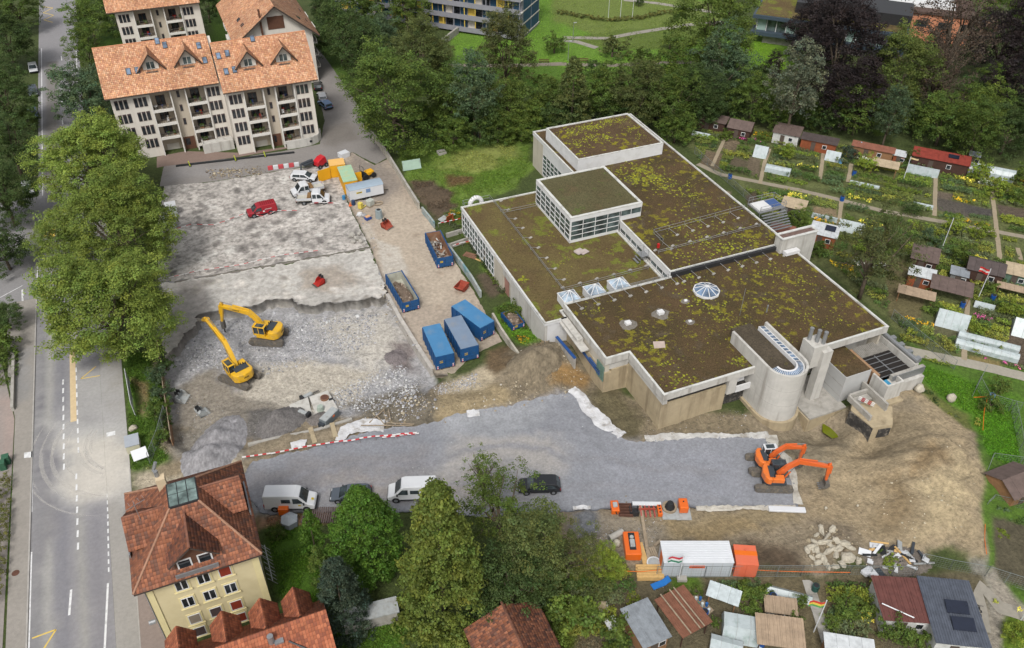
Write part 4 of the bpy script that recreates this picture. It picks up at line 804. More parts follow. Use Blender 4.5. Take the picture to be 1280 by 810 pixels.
def apartment_wing(root,x0,x1,depth,eave,ridge,rx0,rx1,layout,rr,floors=4,dormers=(),sky=(),over=1.0,detail=True):
 """one block in root's frame: front at y=0 facing -y. layout: list of ('win', x..)/('bay', a, b)/('stair', a, b)"""
 segs=[];cur=x0;bays=[l for l in layout if l[0]in('bay','stair')]
 for k,a,c in sorted([(l[0],l[1],l[2])for l in bays],key=lambda t:t[1]):
  if a>cur:segs.append((cur,a))
  cur=c
 if cur<x1:segs.append((cur,x1))
 b=MB()
 for a,c in segs:b.box(a,c,0,2.0,0,eave)
 b.box(x0,x1,2.0,depth,0,eave-.05)
 ym=depth/2
 b.add([(x0,2,eave-.05),(x0,depth,eave-.05),(x0,ym,ridge-.35),(x1,2,eave-.05),(x1,depth,eave-.05),(x1,ym,ridge-.35)],[(0,2,1),(3,4,5),(0,3,5,2),(1,2,5,4)])
 b.build('wall',M_CREAMW,root)
 fh=2.68
 for l in layout:
  if l[0]=='win':
   for k in range(floors):
    for j in range(3):shutter_window(root,l[1]+j*.78,2.75+k*fh)
  elif l[0]=='stair':
   b=MB();b.box(l[1]+.02,l[2]-.02,.9,1.95,0,eave-.04);b.build('stairwell_wall',M_BEIGEW,root)
   for k in range(1,floors):shutter_window(root,(l[1]+l[2])/2,2.9+k*fh,.5,1.25,.9)
   b=MB();b.box(l[1]+.3,l[2]-.3,.82,.9,0,2.5);d=b.build('door',M_BROWNW,root);b=MB();b.box(l[1]+.6,l[2]-1.2,.78,.82,.9,2.2);b.build('pane',M_GLASSD,d)
  else:
   a,c,base=l[1],l[2],l[3]
   b=MB()
   for x in(a,c):b.box(x-.11,x+.11,-.32,1.95,0,eave-.06)
   b.build('fin_wall',M_PARA,root)
   b=MB();b.box(a+.12,c-.12,1.9,1.99,0,eave-.06);b.build('balcony_back',M_BACK,root)
   for k in range(-1,floors):
    z=base+k*fh
    if z>eave-2.2 or z<.85:continue
    b=MB();b.box(a+.12,c-.12,-.1,1.88,z-.18,z);b.build('balcony_floor',M_FLOOR,root)
    b=MB();b.box(a+.12,c-.12,-.3,-.11,z-.3,z+.22);bp=b.build('balcony_parapet',M_PARA,root)
    b=MB()
    for q in range(9):x=a+.2+(c-a-.4)*q/8;b.box(x-.02,x+.02,-.22,-.18,z+.22,z+.95)
    b.box(a+.14,c-.14,-.24,-.16,z+.95,z+1.0);b.build('balcony_railing',M_RAILD,bp)
    xm=(a+c)/2;winbox(root,'balcony_door',xm-.9,xm+.7,1.9,z+.02,z+2.1,M_BROWNW,M_GLASSD,.08,-1,2)
    if detail:clutter(bp,a+.1,c-.1,-.1,1.7,z,rr)
   b=MB();b.box(a+.7,c-.7,1.82,1.9,.02,1.5 if base<3 else 1.2);b.build('store_door',M_CREAMW,root)
# roof
 sl=(ridge-eave)/(ym+over);L_=math.hypot(ym+over,ridge-eave)
 b=MB();t=.22
 b.add([(rx0,-over,eave),(rx1,-over,eave),(rx1,ym,ridge),(rx0,ym,ridge),(rx1,depth+over,eave),(rx0,depth+over,eave),(rx0,-over,eave-t),(rx1,-over,eave-t),(rx1,ym,ridge-t),(rx0,ym,ridge-t),(rx1,depth+over,eave-t),(rx0,depth+over,eave-t)],[(0,1,2,3),(3,2,4,5),(7,6,9,8),(8,9,11,10),(6,7,1,0),(4,10,11,5),(0,3,9,6),(3,5,11,9),(2,1,7,8),(4,2,8,10)])
 rf=b.build('roof',M_GUT,root)
 uv=np.array([0,(ym+over)/L_,(ridge-eave)/L_]);uv2=np.array([0,-(ym+over)/L_,(ridge-eave)/L_])
 pl=[tile_plane((rx0,-over,eave+.03),(1,0,0),uv,rx1-rx0,L_,(.30,.36),PALE,rngT)]
 pl.append(tile_plane((rx0,depth+over,eave+.03),(1,0,0),uv2,rx1-rx0,L_,(.9,.7),PALE,rngT))
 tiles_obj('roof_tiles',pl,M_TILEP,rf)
 b=MB();k=rx0
 while k<rx1-.2:b.tube((k,ym,ridge+.02),(k+.44,ym,ridge+.035),.13,6);k+=.45
 b.build('ridge_tiles',mat('ridge_tile',S(206,146,110),.85,.15,2),rf)
 b=MB();b.box(rx0,rx1,-over-.14,-over-.01,eave-.16,eave-.02);b.build('gutter',M_GUT,rf)
 zr=lambda y:eave+(y+over)*sl
 for(x,y)in sky:
  b=MB();b.T=Matrix.Translation((x,y,zr(y)+.1))@Matrix.Rotation(math.atan(sl),4,'X');b.box(-.42,.42,-.65,.65,-.05,.1);f=b.build('skylight',M_GUT,rf)
  b=MB();b.T=Matrix.Translation((x,y,zr(y)+.1))@Matrix.Rotation(math.atan(sl),4,'X');b.box(-.32,.32,-.55,.55,.1,.13);b.build('pane',M_GLASSB,f)
 for(x,y)in dormers:
  z=zr(y);w_=1.35;h=1.7;ap=3.1;yb=y+(h)/sl*.85;yr=y+(ap)/sl
  b=MB();b.add([(x-w_,y,z-.1),(x+w_,y,z-.1),(x+w_,y,z+h*.8),(x,y,z+ap-.2),(x-w_,y,z+h*.8),(x-w_,yb,z+h*.8),(x+w_,yb,z+h*.8),(x,yr,z+ap-.2)],[(0,1,2,3,4),(0,4,5),(2,1,6),(4,3,7,5),(3,2,6,7)])
  d=b.build('dormer',M_CREAMW,rf)
  b=MB();e=.5;fo=1.25
  for s in(-1,1):
   b.slab([(x+s*(w_+1.15),y-fo*.35,z-.05),(x,y-fo,z+ap+.1),(x,yr+.2,z+ap+.1),(x+s*(w_+1.15),y+.5,z)],.16)
  dr=b.build('dormer_roof',M_GUT,rf)
  pl=[]
  for s in(-1,1):
   A=np.array((x+s*(w_+1.15),y-fo*.35,z-.01));B=np.array((x,y-fo,z+ap+.14));D=np.array((x,yr+.2,z+ap+.14));
   Lr=np.linalg.norm(D-B);Lu=np.linalg.norm(B-A);d1=(D-B)/Lr;d2=(B-A)/Lu
   pl.append(tile_plane(A,d1,d2,Lr,Lu,(.30,.34),PALE,rngT,clip=lambda cx,cy,Lr=Lr,Lu=Lu:cx<.6+Lr*np.clip(cy/Lu,0,1)))
  tiles_obj('dormer_tiles',pl,M_TILEP,dr)
  winbox(d,'dormer_window',x-.78,x+.78,y-.02,z+.1,z+1.55,M_PARA,M_GLASS,.1,-1,2)
  b=MB()
  b.box(x-1.0,x+1.0,y-.55,y-.5,z+.25,z+.3);[b.box(x-1.0+.25*k-.015,x-1.0+.25*k+.015,y-.54,y-.51,z-.3,z+.27)for k in range(9)];b.box(x-1.0,x+1.0,y-.55,y-.06,z-.32,z-.24);b.build('dormer_balcony',M_RAILD,d)
 return rf
rrA=random.Random(21)
AP=thing('apartment_block','long cream apartment block with staggered orange tiled roofs and four gabled dormers','apartment block',(0,157.7,0))
apartment_wing(AP,-10.4,8.9,12.4,12.6,19.2,-11.2,8.35,[('win',-9.6),('win',-6.35),('bay',-3.9,-.3,3.4),('stair',-.3,2.3),('bay',2.3,5.75,1.05),('win',6.35)],rrA,4,dormers=((-2.35,2.2),(3.95,2.2)),sky=((-6.2,2.3),(-4.7,2.3),(-.2,6.0),(6.6,4.6),(7.0,2.4),(.9,5.3)))
sub=bpy.data.objects.new('front_wing',None);C.objects.link(sub);sub.parent=AP;sub.location=(0,-5.1,0)
apartment_wing(AP if False else sub,8.95,24.35,12.4,12.6,19.2,8.4,25.5,[('win',9.6),('bay',11.9,15.4,3.4),('stair',15.4,17.6),('bay',17.6,21.0,.95),('win',21.7)],rrA,4,dormers=((14.0,2.2),(20.3,2.2)),sky=((9.3,4.2),(10.9,4.4),(9.9,1.9),(11.4,2.0),(15.9,6.0)))
# curved terrace wall at its corner, and the terrace wall between
b=MB();pts=[(17.8,-1.2),(20.2,-1.35),(22.4,-1.2),(23.9,-.4),(24.7,.8),(24.9,2.0)]
for p,q in zip(pts[:-1],pts[1:]):
 d=Vector((q[0]-p[0],q[1]-p[1]));n=Vector((-d.y,d.x)).normalized()*.14;b.prism([(p[0]-n.x,p[1]-n.y),(q[0]-n.x,q[1]-n.y),(q[0]+n.x,q[1]+n.y),(p[0]+n.x,p[1]+n.y)],0,1.6)
b.build('terrace_wall',M_CONC,sub)
for x in(21.6,22.4):
 b=MB();b.tube((x,-1.36,.85),(x,-1.22,.85),.26,12);b.build('porthole',M_GLASSD,sub)
b=MB();b.box(3.0,8.6,-2.4,-2.15,0,1.9);b.box(3.0,3.2,-2.1,.0,0,1.9);b.box(3.25,8.55,-2.1,-.4,0,1.7);b.build('terrace_wall',M_CONC,AP)
def fin_apartments():pass
# second block behind, seen over its roof
A2=thing('apartment_block','cream apartment block behind the long one, its roof cut by the top of the photo','apartment block',(0,205.0,0))
apartment_wing(A2,-7.4,10.4,12,12.6,19.0,-9.0,10.6,[('win',-6.5),('bay',-3.7,-.1,3.4),('stair',-.1,2.7),('bay',2.7,6.3,.95),('win',7.0)],rrA,4,sky=((-2.4,1.2),(3.4,1.0)))
for k in range(4):
 for q in(0,1):
  b=MB();b.box(10.4,10.46,2.2+q*.9,2.85+q*.9,1.9+k*2.68,3.6+k*2.68);o=b.build('window',M_SHUT,A2)
# third: gable end
A3=thing('gabled_house','white gable-ended apartment house with orange roof behind the long block','apartment house',(0,181.0,0))
def gable_house():
 x0,x1,xm,ev,rd,dp=15.4,30.6,23.4,11.6,17.6,26
 b=MB();b.add([(x0,0,0),(x1,0,0),(x1,0,ev),(xm,0,rd-.3),(x0,0,ev),(x0,dp,0),(x1,dp,0),(x1,dp,ev),(xm,dp,rd-.3),(x0,dp,ev)],[(0,1,2,3,4),(6,5,9,8,7),(1,6,7,2),(5,0,4,9)]);b.build('wall',M_CREAMW,A3)
 b=MB();pl=[]
 for s,xe in((-1,x0-1.3),(1,x1+1.3)):
  ze=rd-(abs(xe-xm))*(rd-ev)/(xm-x0 if s<0 else x1-xm)
  b.slab([(xe,-1.4,ze),(xm,-1.4,rd),(xm,dp,rd),(xe,dp,ze)]if s<0 else[(xm,-1.4,rd),(xe,-1.4,ze),(xe,dp,ze),(xm,dp,rd)],.25)
  Lu=math.hypot(xm-xe,rd-ze);pl.append(tile_plane((xe,-1.4,ze+.04),(0,1,0),((xm-xe)/Lu,0,(rd-ze)/Lu),dp+1.4,Lu,(.34,.4),PALE,rngT))
 rf=b.build('roof',M_GUT,A3);tiles_obj('roof_tiles',pl,M_TILEP,rf)
 b=MB();b.box(xm-1.7,xm+1.7,-.08,.02,12.6,15.2);b.build('gable_shutter',M_BROWNW,A3)
 for x in(17.6,18.5,19.4,22.6,23.5,26.9,27.8,28.7):
  for z in(10.4,7.7):shutter_window(A3,x,z,.6,1.7)
 b=MB();b.box(20.15,20.5,-.6,-.02,6,17.0);b.build('downpipe',M_BROWNW,A3)
 for k in range(4):
  for yb in(4,11):
   b=MB();b.box(x1,x1+1.5,yb,yb+3.4,1.6+k*2.7,1.8+k*2.7);b.box(x1+1.35,x1+1.5,yb,yb+3.4,1.8+k*2.7,2.5+k*2.7);b.build('balcony',M_PARA,A3)
   b=MB();b.box(x1+.01,x1+.06,yb+.4,yb+2.4,1.85+k*2.7,3.8+k*2.7);b.build('balcony_door',M_GLASSD,A3)
   b=MB();b.box(x0-1.4,x0,yb,yb+3.2,1.6+k*2.7,2.5+k*2.7);b.build('balcony',M_PARA,A3)
 for y,xx in((4.0,17.0),(8,16.8),(3,28.6)):
  s=-1 if xx<xm else 1;zz=rd-abs(xx-xm)*(rd-ev)/(xm-x0 if s<0 else x1-xm);b=MB();b.cbox((xx,y,zz+.12),(.9,1.3,.12),0,0,None,0,(-1 if s<0 else 1)*math.atan((rd-ev)/8));b.build('skylight',M_GLASSD,rf)
gable_house()
# ---- the red-tiled town house in the foreground
M_YEL=mat('pale_yellow_render',S(226,212,170),.9,.05,.7,dirt=S(210,194,150),dscale=.4,damt=.4);M_YTRIM=mat('window_surround',S(236,222,170),.85,.05,1)
TH=thing('town_house','pale yellow house with a red hipped tile roof, glass roof hatch and four dormers','house',(-8,58,0))
def hipped(root,x0,x1,y0,y1,ev,fx0,fx1,fy0,fy1,top,m,cols,name='roof'):
 """hip roof rising from an eave rectangle to a small flat; four tiled faces"""
 b=MB();b.add([(x0,y0,ev),(x1,y0,ev),(x1,y1,ev),(x0,y1,ev),(fx0,fy0,top),(fx1,fy0,top),(fx1,fy1,top),(fx0,fy1,top),(x0,y0,ev-.25),(x1,y0,ev-.25),(x1,y1,ev-.25),(x0,y1,ev-.25)],[(0,1,5,4),(1,2,6,5),(2,3,7,6),(3,0,4,7),(4,5,6,7),(9,8,11,10),(8,9,1,0),(9,10,2,1),(10,11,3,2),(11,8,0,3)])
 rf=b.build(name,M_GUT,root)
 E=[((x0,y0),(x1,y0),(fx1,fy0),(fx0,fy0)),((x1,y0),(x1,y1),(fx1,fy1),(fx1,fy0)),((x1,y1),(x0,y1),(fx0,fy1),(fx1,fy1)),((x0,y1),(x0,y0),(fx0,fy0),(fx0,fy1))]
 pl=[]
 for a,c,d,e in E:
  A=np.array([*a,ev]);Cc=np.array([*c,ev]);D=np.array([*d,top]);Ee=np.array([*e,top]);w_=np.linalg.norm(Cc-A);ux=(Cc-A)/w_
  n=np.cross(ux,Ee-A);n/=np.linalg.norm(n);uv=np.cross(n,ux);uv=uv if uv[2]>0 else-uv;H_=(Ee-A)@uv;l0=(Ee-A)@ux;l1=(D-A)@ux
  pl.append(tile_plane(A+n*(.03 if n[2]>0 else-.03),ux,uv,w_,H_,(.27,.36),cols,rngT,clip=lambda cx,cy,H_=H_,l0=l0,l1=l1,w_=w_:(cx>l0*cy/H_-.05)&(cx<w_-(w_-l1)*cy/H_+.05),th=.06))
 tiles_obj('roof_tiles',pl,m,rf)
 for a,d in(((x0,y0),(fx0,fy0)),((x1,y0),(fx1,fy0)),((x1,y1),(fx1,fy1)),((x0,y1),(fx0,fy1))):
  b=MB();A=Vector((*a,ev+.1));D=Vector((*d,top+.1));k=int((D-A).length/.42)
  for q in range(k):b.tube(A.lerp(D,q/k),A.lerp(D,(q+1.1)/k),.12,6,0,.10)
  b.build('hip_tiles',mat('hip_tile',S(172,132,108),.85,.25,1.5),rf)
 return rf
def town_house():
 T0=Matrix.Translation((8,-58,0))
 def B():b=MB();b.T=T0;return b
 x0,x1,y0,y1=-12.75,-3.0,52.9,63.6
 b=B();b.box(x0,x1,y0,y1,0,10.2);b.build('wall',M_YEL,TH)
 for xa in(x0-.12,x1-.5):b=B();b.box(xa,xa+.62,y0-.1,y0-.001,0,10.1);b.build('corner_band',M_YTRIM,TH)
 rows=[(-10.6,-8.1,-5.6)];pm=[[M_GLASSD]*3,[M_GLASSD]*3,[M_SHUT,M_SHUT,mat('red_blind',S(146,58,40),.7,.1,2)],[mat('grey_blind',S(150,138,124),.7),M_SHUT,M_SHUT]]
 zs=[7.67,5.02,2.25,.12]
 sh=bpy.data.objects.new('front',None)
 for r_,z in enumerate(zs):
  for c_,x in enumerate((-9.85,-7.9,-6.0)):
   b=B();b.box(x-.72,x+.72,y0-.07,y0-.001,z-.15,z+1.55);su=b.build('window_surround',M_YTRIM,TH)
   nx=2 if(r_<2 and not(r_==0 and c_==2))else 1;m=M_GLASSD if nx==2 else(pm[2][2]if(c_==2)else pm[3][0]if r_==2 and c_==0 else M_SHUT)
   fb=B();ya,yb_=y0-.12,y0-.075
   fb.box(x-.55,x+.55,ya,yb_,z,z+.07);fb.box(x-.55,x+.55,ya,yb_,z+1.33,z+1.4);fb.box(x-.55,x-.48,ya,yb_,z+.07,z+1.33);fb.box(x+.48,x+.55,ya,yb_,z+.07,z+1.33)
   if nx==2:fb.box(x-.05,x+.05,ya,yb_,z+.07,z+1.33)
   fb.build('window_frame',M_WHITE,su)
   pb=B();pb.box(x-.48,x+.48,y0-.09,y0-.072,z+.07,z+1.33);pb.build('pane',m,su)
   pb=B();pb.box(x-.8,x+.8,y0-.2,y0-.08,z-.2,z-.1);pb.build('sill',M_YTRIM,su)
# side windows towards the lane
 for y in(55,58,61):
  for z in(8.2,5.8,3.3):
   b=B();b.box(x1,x1+.07,y-.55,y+.55,z,z+1.4);f=b.build('window_frame',M_WHITE,TH);b=B();b.box(x1+.07,x1+.09,y-.45,y+.45,z+.1,z+1.3);b.build('pane',M_GLASSD,f)
 rf=hipped(root=TH,x0=-13.55+8,x1=-2.45+8,y0=51.95-58,y1=64.1-58,ev=10.2,fx0=-9.15+8,fx1=-6.6+8,fy0=56.9-58,fy1=59.8-58,top=14.1,m=M_TILER,cols=REDT)
# glass hatch on top
 b=B();b.box(-9.2,-6.55,56.85,59.85,14.1,14.3);f=b.build('roof_hatch',M_DSTEEL,rf)
 gl=glassmat('hatch_glass',(.11,.15,.14),.12)
 for i in range(3):
  for j in range(2):
   b=B();xx=-9.12+i*.84;yy=56.95+j*1.42;b.box(xx+.04,xx+.80,yy+.04,yy+1.38,14.3,14.34);b.build('pane',gl,f)
# dormers: big gabled one to the front, lower ones to the sides
 def dorm(cx,cy,axis,w_,ln,z0,zw,zr,tcols,open_=True):
  M=T0@Matrix.Translation((cx,cy,0))@Matrix.Rotation(axis,4,'Z')
  b=MB();b.T=M;b.add([(-w_,-.02,z0),(w_,-.02,z0),(w_,-.02,zw),(0,-.02,zr),(-w_,-.02,zw),(-w_,ln,zw),(w_,ln,zw),(0,ln,zr),(-w_,ln*.5,z0),(w_,ln*.5,z0)],[(0,1,2,3,4),(0,4,5,8),(2,1,9,6),(4,3,7,5),(3,2,6,7)]);d=b.build('dormer',M_BROWNW,rf)
  b=MB();b.T=M;e=.45
  for s in(-1,1):
   q=[(s*(w_+e),-.55,zw-.15),(0,-.55,zr+.12),(0,ln+.3,zr+.12),(s*(w_+e),ln+.3,zw-.15)];b.slab(q,.12)
  dr=b.build('dormer_roof',M_GUT,rf);pl=[];R3=np.array(M.to_3x3());tr=np.array(M.translation)
  for s in(-1,1):
   A=R3@np.array((s*(w_+e),-.55,zw-.11))+tr;Bp=R3@np.array((0,-.55,zr+.16))+tr;D=R3@np.array((s*(w_+e),ln+.3,zw-.11))+tr;Lu=np.linalg.norm(Bp-A);Lr=np.linalg.norm(D-A)
   pl.append(tile_plane(A,(D-A)/Lr,(Bp-A)/Lu,Lr,Lu,(.27,.34),tcols,rngT))
  tiles_obj('dormer_tiles',pl,M_TILER,dr)
  b=MB();b.T=M;k=0
  while k<ln:b.tube((0,-.5+k,zr+.2),(0,-.06+k,zr+.2),.11,6);k+=.44
  b.build('ridge_tiles',mat('ridge_red',S(140,96,78),.85,.3,2),dr)
  for s in(-1,1):
   b=MB();b.T=M;b.box(s*w_*.5-w_*.36,s*w_*.5+w_*.36,-.1,-.03,z0+.3,zw-.02);f=b.build('dormer_window',M_WHITE,d)
   b=MB();b.T=M;b.box(s*w_*.5-w_*.28,s*w_*.5+w_*.28,-.12,-.1,z0+.4,zw-.12);b.build('pane',M_GLASSD,f)
  b=MB();b.T=M;b.box(-w_-.1,w_+.1,-.75,-.62,z0-.1,z0+.35);b.build('zinc_trough',M_STEEL,d)
 dorm(-8.05,52.75,0,1.75,4.4,10.45,11.9,13.55,REDD);dorm(-3.3,58.7,R(90),1.95,3.8,10.5,11.9,13.7,REDT);dorm(-12.8,57.9,R(-90),1.9,3.9,10.5,11.8,13.5,REDT)
# chimney, cowl, light strip, aerial
 b=B();b.box(-9.9,-9.1,59.9,60.7,12.2,15.0);b.build('chimney',mat('chimney_render',S(216,196,164),.9),rf);b=B();b.tube((-9.7,60.5,15),(-9.7,60.5,15.7),.2,8);b.tube((-9.9,60.9,15.4),(-9.5,61.0,16.3),.16,8);b.build('chimney_cowl',M_STEEL,rf)
 b=B();b.slab([(-10.6,61.5,11.95),(-5.9,61.5,11.95),(-5.9,62.15,11.5),(-10.6,62.15,11.5)],.1);f=b.build('light_strip',M_STEEL,rf)
 b=B();b.tube((-11.8,57.4,11.2),(-11.8,57.4,15.6),.035,5);b.tube((-12.8,57.0,15.3),(-10.9,57.8,15.3),.025,4)
 for k in range(5):b.tube((-12.6+k*.4,57.35+k*.16,15.3),(-12.75+k*.4,57.75+k*.16,15.3),.02,4)
 b.build('aerial',M_STEEL,rf)
# bare battens where tiles are missing on the street side
 b=B();rr=random.Random(4)
 for k in range(12):b.tube((-13.1+k*.08,54.0+k*.12,10.55+k*.05),(-11.9+k*.06,54.1+k*.14,11.15+k*.05),.04,4)
 b.build('bare_battens',mat('weathered_batten',S(176,150,128),.9,.3,3),rf)
 b=B();b.tube((x0-.12,y0-.12,0),(x0-.12,y0-.12,10),.06,6);b.tube((-13.7,53.2,4.0),(-13.1,53.2,4.0),.22,8);b.build('wall_lamp',M_STEEL,TH)
town_house()
# ---- lower roofs at the bottom edge
LH=thing('terraced_house','low house with bright red tiles and four stubby gabled dormers below the yellow house','house',(-5,45,0))
def lower_house():
 T0=Matrix.Translation((5,-45,0));
 def B():b=MB();b.T=T0;return b
 x0,x1,yf,yb,ev,rd,ym=-12.6,1.7,38.5,49.0,4.6,7.4,46.0
 b=B();b.box(x0+.5,x1-.5,yf+.5,yb-.5,0,ev);b.build('wall',M_YEL,LH)
 b=B();b.add([(x0,yb,ev),(x1,yb,ev),(x1,ym,rd),(x0,ym,rd),(x0,yf,ev),(x1,yf,ev),(x0,yb,ev-.2),(x1,yb,ev-.2),(x1,yf,ev-.2),(x0,yf,ev-.2)],[(1,0,3,2),(3,4,5,2),(6,7,8,9),(0,1,7,6),(5,4,9,8),(4,3,0,6,9),(2,5,8,7,1)]);rf=b.build('roof',M_GUT,LH)
 off=np.array([5,-45,0]);BR=[S(180,108,78),S(166,98,70),S(188,116,84),S(154,92,70)]
 Lb=math.hypot(yb-ym,rd-ev);Lf=math.hypot(ym-yf,rd-ev)
 pl=[tile_plane(np.array((x0,yb,ev+.03))+off,(1,0,0),(0,(ym-yb)/Lb,(rd-ev)/Lb),x1-x0,Lb,(.27,.36),BR,rngT,th=.06),tile_plane(np.array((x0,yf,ev+.03))+off,(1,0,0),(0,(ym-yf)/Lf,(rd-ev)/Lf),x1-x0,Lf,(.27,.36),BR,rngT,th=.06)]
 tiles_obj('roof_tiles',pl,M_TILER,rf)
 for cx in(-10.9,-7.0,-3.6,-.6):
  w_=1.1;zw,zr=5.9,7.3;y1=yb+.2;b=B();b.box(cx-w_+.15,cx+w_-.15,ym,y1,4.4,zw);b.add([(cx-w_+.15,y1,zw),(cx+w_-.15,y1,zw),(cx,y1,zr-.1)],[(0,2,1)]);d=b.build('dormer',M_BROWNW,rf)
  b=B();pl=[]
  for s in(-1,1):
   b.slab([(cx+s*(w_+.2),ym+.3,zw-.2),(cx,ym+.3,zr),(cx,y1+.35,zr),(cx+s*(w_+.2),y1+.35,zw-.2)],.1);A=np.array((cx+s*(w_+.2),ym+.3,zw-.16))+off;Bp=np.array((cx,ym+.3,zr+.04))+off;Lu=np.linalg.norm(Bp-A)
   pl.append(tile_plane(A,(0,1,0),(Bp-A)/Lu,y1+.05-ym,Lu,(.27,.34),BR,rngT))
  dr=b.build('dormer_roof',M_GUT,rf);tiles_obj('dormer_tiles',pl,M_TILER,dr)
 b=B();b.cyl((-3.4,44.9),.28,6.4,8.0,10);b.box(-3.2,-2.4,44.5,45.1,6.2,7.1);b.build('flue',M_STEEL,rf)
 b=B();b.tube((-2.0,44.5,6.9),(1.0,42.0,6.0),.1,6);b.tube((1.0,42.0,6.0),(1.1,40.0,5.2),.12,6);b.build('gutter',M_DSTEEL,rf)
lower_house()
SH=thing('garden_house','small house with mottled red-brown tiles under the big spruce','house',(17,39,0))
def small_house():
 off=np.array([-17,-39,0]);T0=Matrix.Translation(tuple(off))
 x0,x1,xm,y0,y1,ev,rd=13.3,20.9,17.2,33.0,42.0,2.9,4.7
 b=MB();b.T=T0;b.box(x0+.3,x1-.3,y0,y1-.3,0,ev);b.add([(x0+.3,y1-.3,ev),(x1-.3,y1-.3,ev),(xm,y1-.3,rd-.15)],[(0,2,1)]);b.build('wall',M_BROWNW,SH)
 b=MB();b.T=T0;pl=[]
 for xe in(x0,x1):
  b.slab([(xe,y0,ev),(xm,y0,rd),(xm,y1,rd),(xe,y1,ev)],.15);Lu=math.hypot(xm-xe,rd-ev);pl.append(tile_plane(np.array((xe,y0,ev+.03))+off,(0,1,0),((xm-xe)/Lu,0,(rd-ev)/Lu),y1-y0,Lu,(.26,.3),REDD+REDT,rngT,th=.055))
 rf=b.build('roof',M_GUT,SH);tiles_obj('roof_tiles',pl,M_TILER,rf)
 b=MB();b.T=T0;k=y0
 while k<y1:b.tube((xm,k,rd+.06),(xm,k+.4,rd+.07),.13,6);k+=.42
 b.build('ridge_tiles',mat('ridge_brown',S(120,82,66),.85,.3,2),rf)
small_house()
# ---- far buildings at the top edge
BY=thing('balcony_block','blue and yellow apartment block with long balcony bands beside the park lawn','apartment block')
def balcony_block():
 a=P(652,50);c=P(560,36);d=(c.to_2d()-a.to_2d());d.normalize();BY.location=a;BY.rotation_euler=(0,0,math.atan2(d.y,d.x))
# local: x runs from the near corner along the front, y points to the viewer's left side -> front at y=0 facing +y or -y
 f=P(672,28).to_2d()-a.to_2d();n=Vector((-d.y,d.x));s=1 if f.dot(n)>0 else-1
 blue=mat('blue_panel',S(48,84,112),.6,.12,1);yel=mat('yellow_panel',S(232,200,92),.7,.05,1);gry=mat('balcony_band',S(150,150,158),.8,.1,1)
 Lx,dp,fh=52,12,3.0
 b=MB();b.box(0,Lx,min(0,s*dp),max(0,s*dp),-2,13);b.build('wall',gry,BY)
 for k in range(5):
  z=.8+k*fh
  b=MB();ys=sorted((0,-s*1.7));b.box(-.3,Lx,*ys,z-.18,z);b.build('balcony_floor',M_PARA,BY)
  b=MB();ys=sorted((-s*1.62,-s*1.74));b.box(-.3,Lx,*ys,z-.25,z+.95);b.build('balcony_band',gry,BY)
  for q in range(26):
   x=.5+q*2.0;m=[blue,M_GLASSD,yel,blue,M_CREAMW,blue,M_GLASSD][(q*3+k*5)%7];b=MB();ys=sorted((-s*.02,-s*.1));b.box(x,x+1.7,*ys,z+.02,z+2.6);b.build('facade_panel',m,BY)
  for q in range(18):
   b=MB();x=2.9*q;b.box(x,x+.18,*sorted((-s*1.3,-s*1.5)),z,z+2.8);b.build('post',yel if q%3 else gry,BY)
  for q in range(2):
   b=MB();y0=s*(1+q*5.5);ys=sorted((y0,y0+s*4.8));b.box(-.12,-.01,*ys,z+.1,z+2.6);b.build('side_panel',blue,BY)
  b=MB();b.box(-.16,-.02,*sorted((s*.1,s*dp)),z-.2,z+.02);b.build('side_band',M_CREAMW,BY)
 b=MB();b.box(-.5,Lx,min(-s*1.9,s*(dp+.4)),max(-s*1.9,s*(dp+.4)),15.6,15.9);b.build('roof',M_CONC2,BY)
 b=MB();b.box(16,16.5,*sorted((-s*2,-s*11)),-1,1.6);b.build('ramp_wall',M_CONC2,BY)
balcony_block()
SC=thing('school_pavilion','grey glazed pavilion with a green planted roof behind the dark beech','school building')
def school():
 a=P(943,42,2.2);c=P(1015,52,2.2);d=(c-a).to_2d().normalized();SC.location=(a.x,a.y,0);SC.rotation_euler=(0,0,math.atan2(d.y,d.x))
 st=mat('slate_fascia',S(70,84,96),.6,.08,1);Lx=34
 b=MB();b.box(2,Lx,1.0,14,-.2,2.2);b.build('base_wall',M_CONC2,SC);b=MB();b.box(-1,Lx,-.8,14,2.2,3.0);b.build('floor_edge',st,SC)
 b=MB();b.box(0,Lx,.9,14,3.0,6.2);b.build('wall',M_GLASSD,SC);b=MB();b.box(-1,Lx,-1.0,14.5,6.2,7.0);b.build('roof_edge',st,SC)
 b=MB();b.box(-.5,Lx-.5,-.5,14,7.0,7.1);b.build('planted_roof',RF_WING,SC)
 for k in range(15):
  b=MB();b.box(k*2.3,k*2.3+.18,.6,.88,3.0,6.2);b.build('mullion',M_WHITE,SC);b=MB();b.box(k*2.3+.2,k*2.3+2.2,.8,.88,3.05,6.15);b.build('pane',M_GLASS if k%3 else mat('pale_blind',S(170,196,186),.5),SC)
 b=MB();b.box(8,Lx,4,14,7.1,9.6);b.build('upper_storey',M_DSTEEL,SC)
school()
OB=thing('orange_building','orange rendered building with a dark flat roof behind the bare brown tree','building')
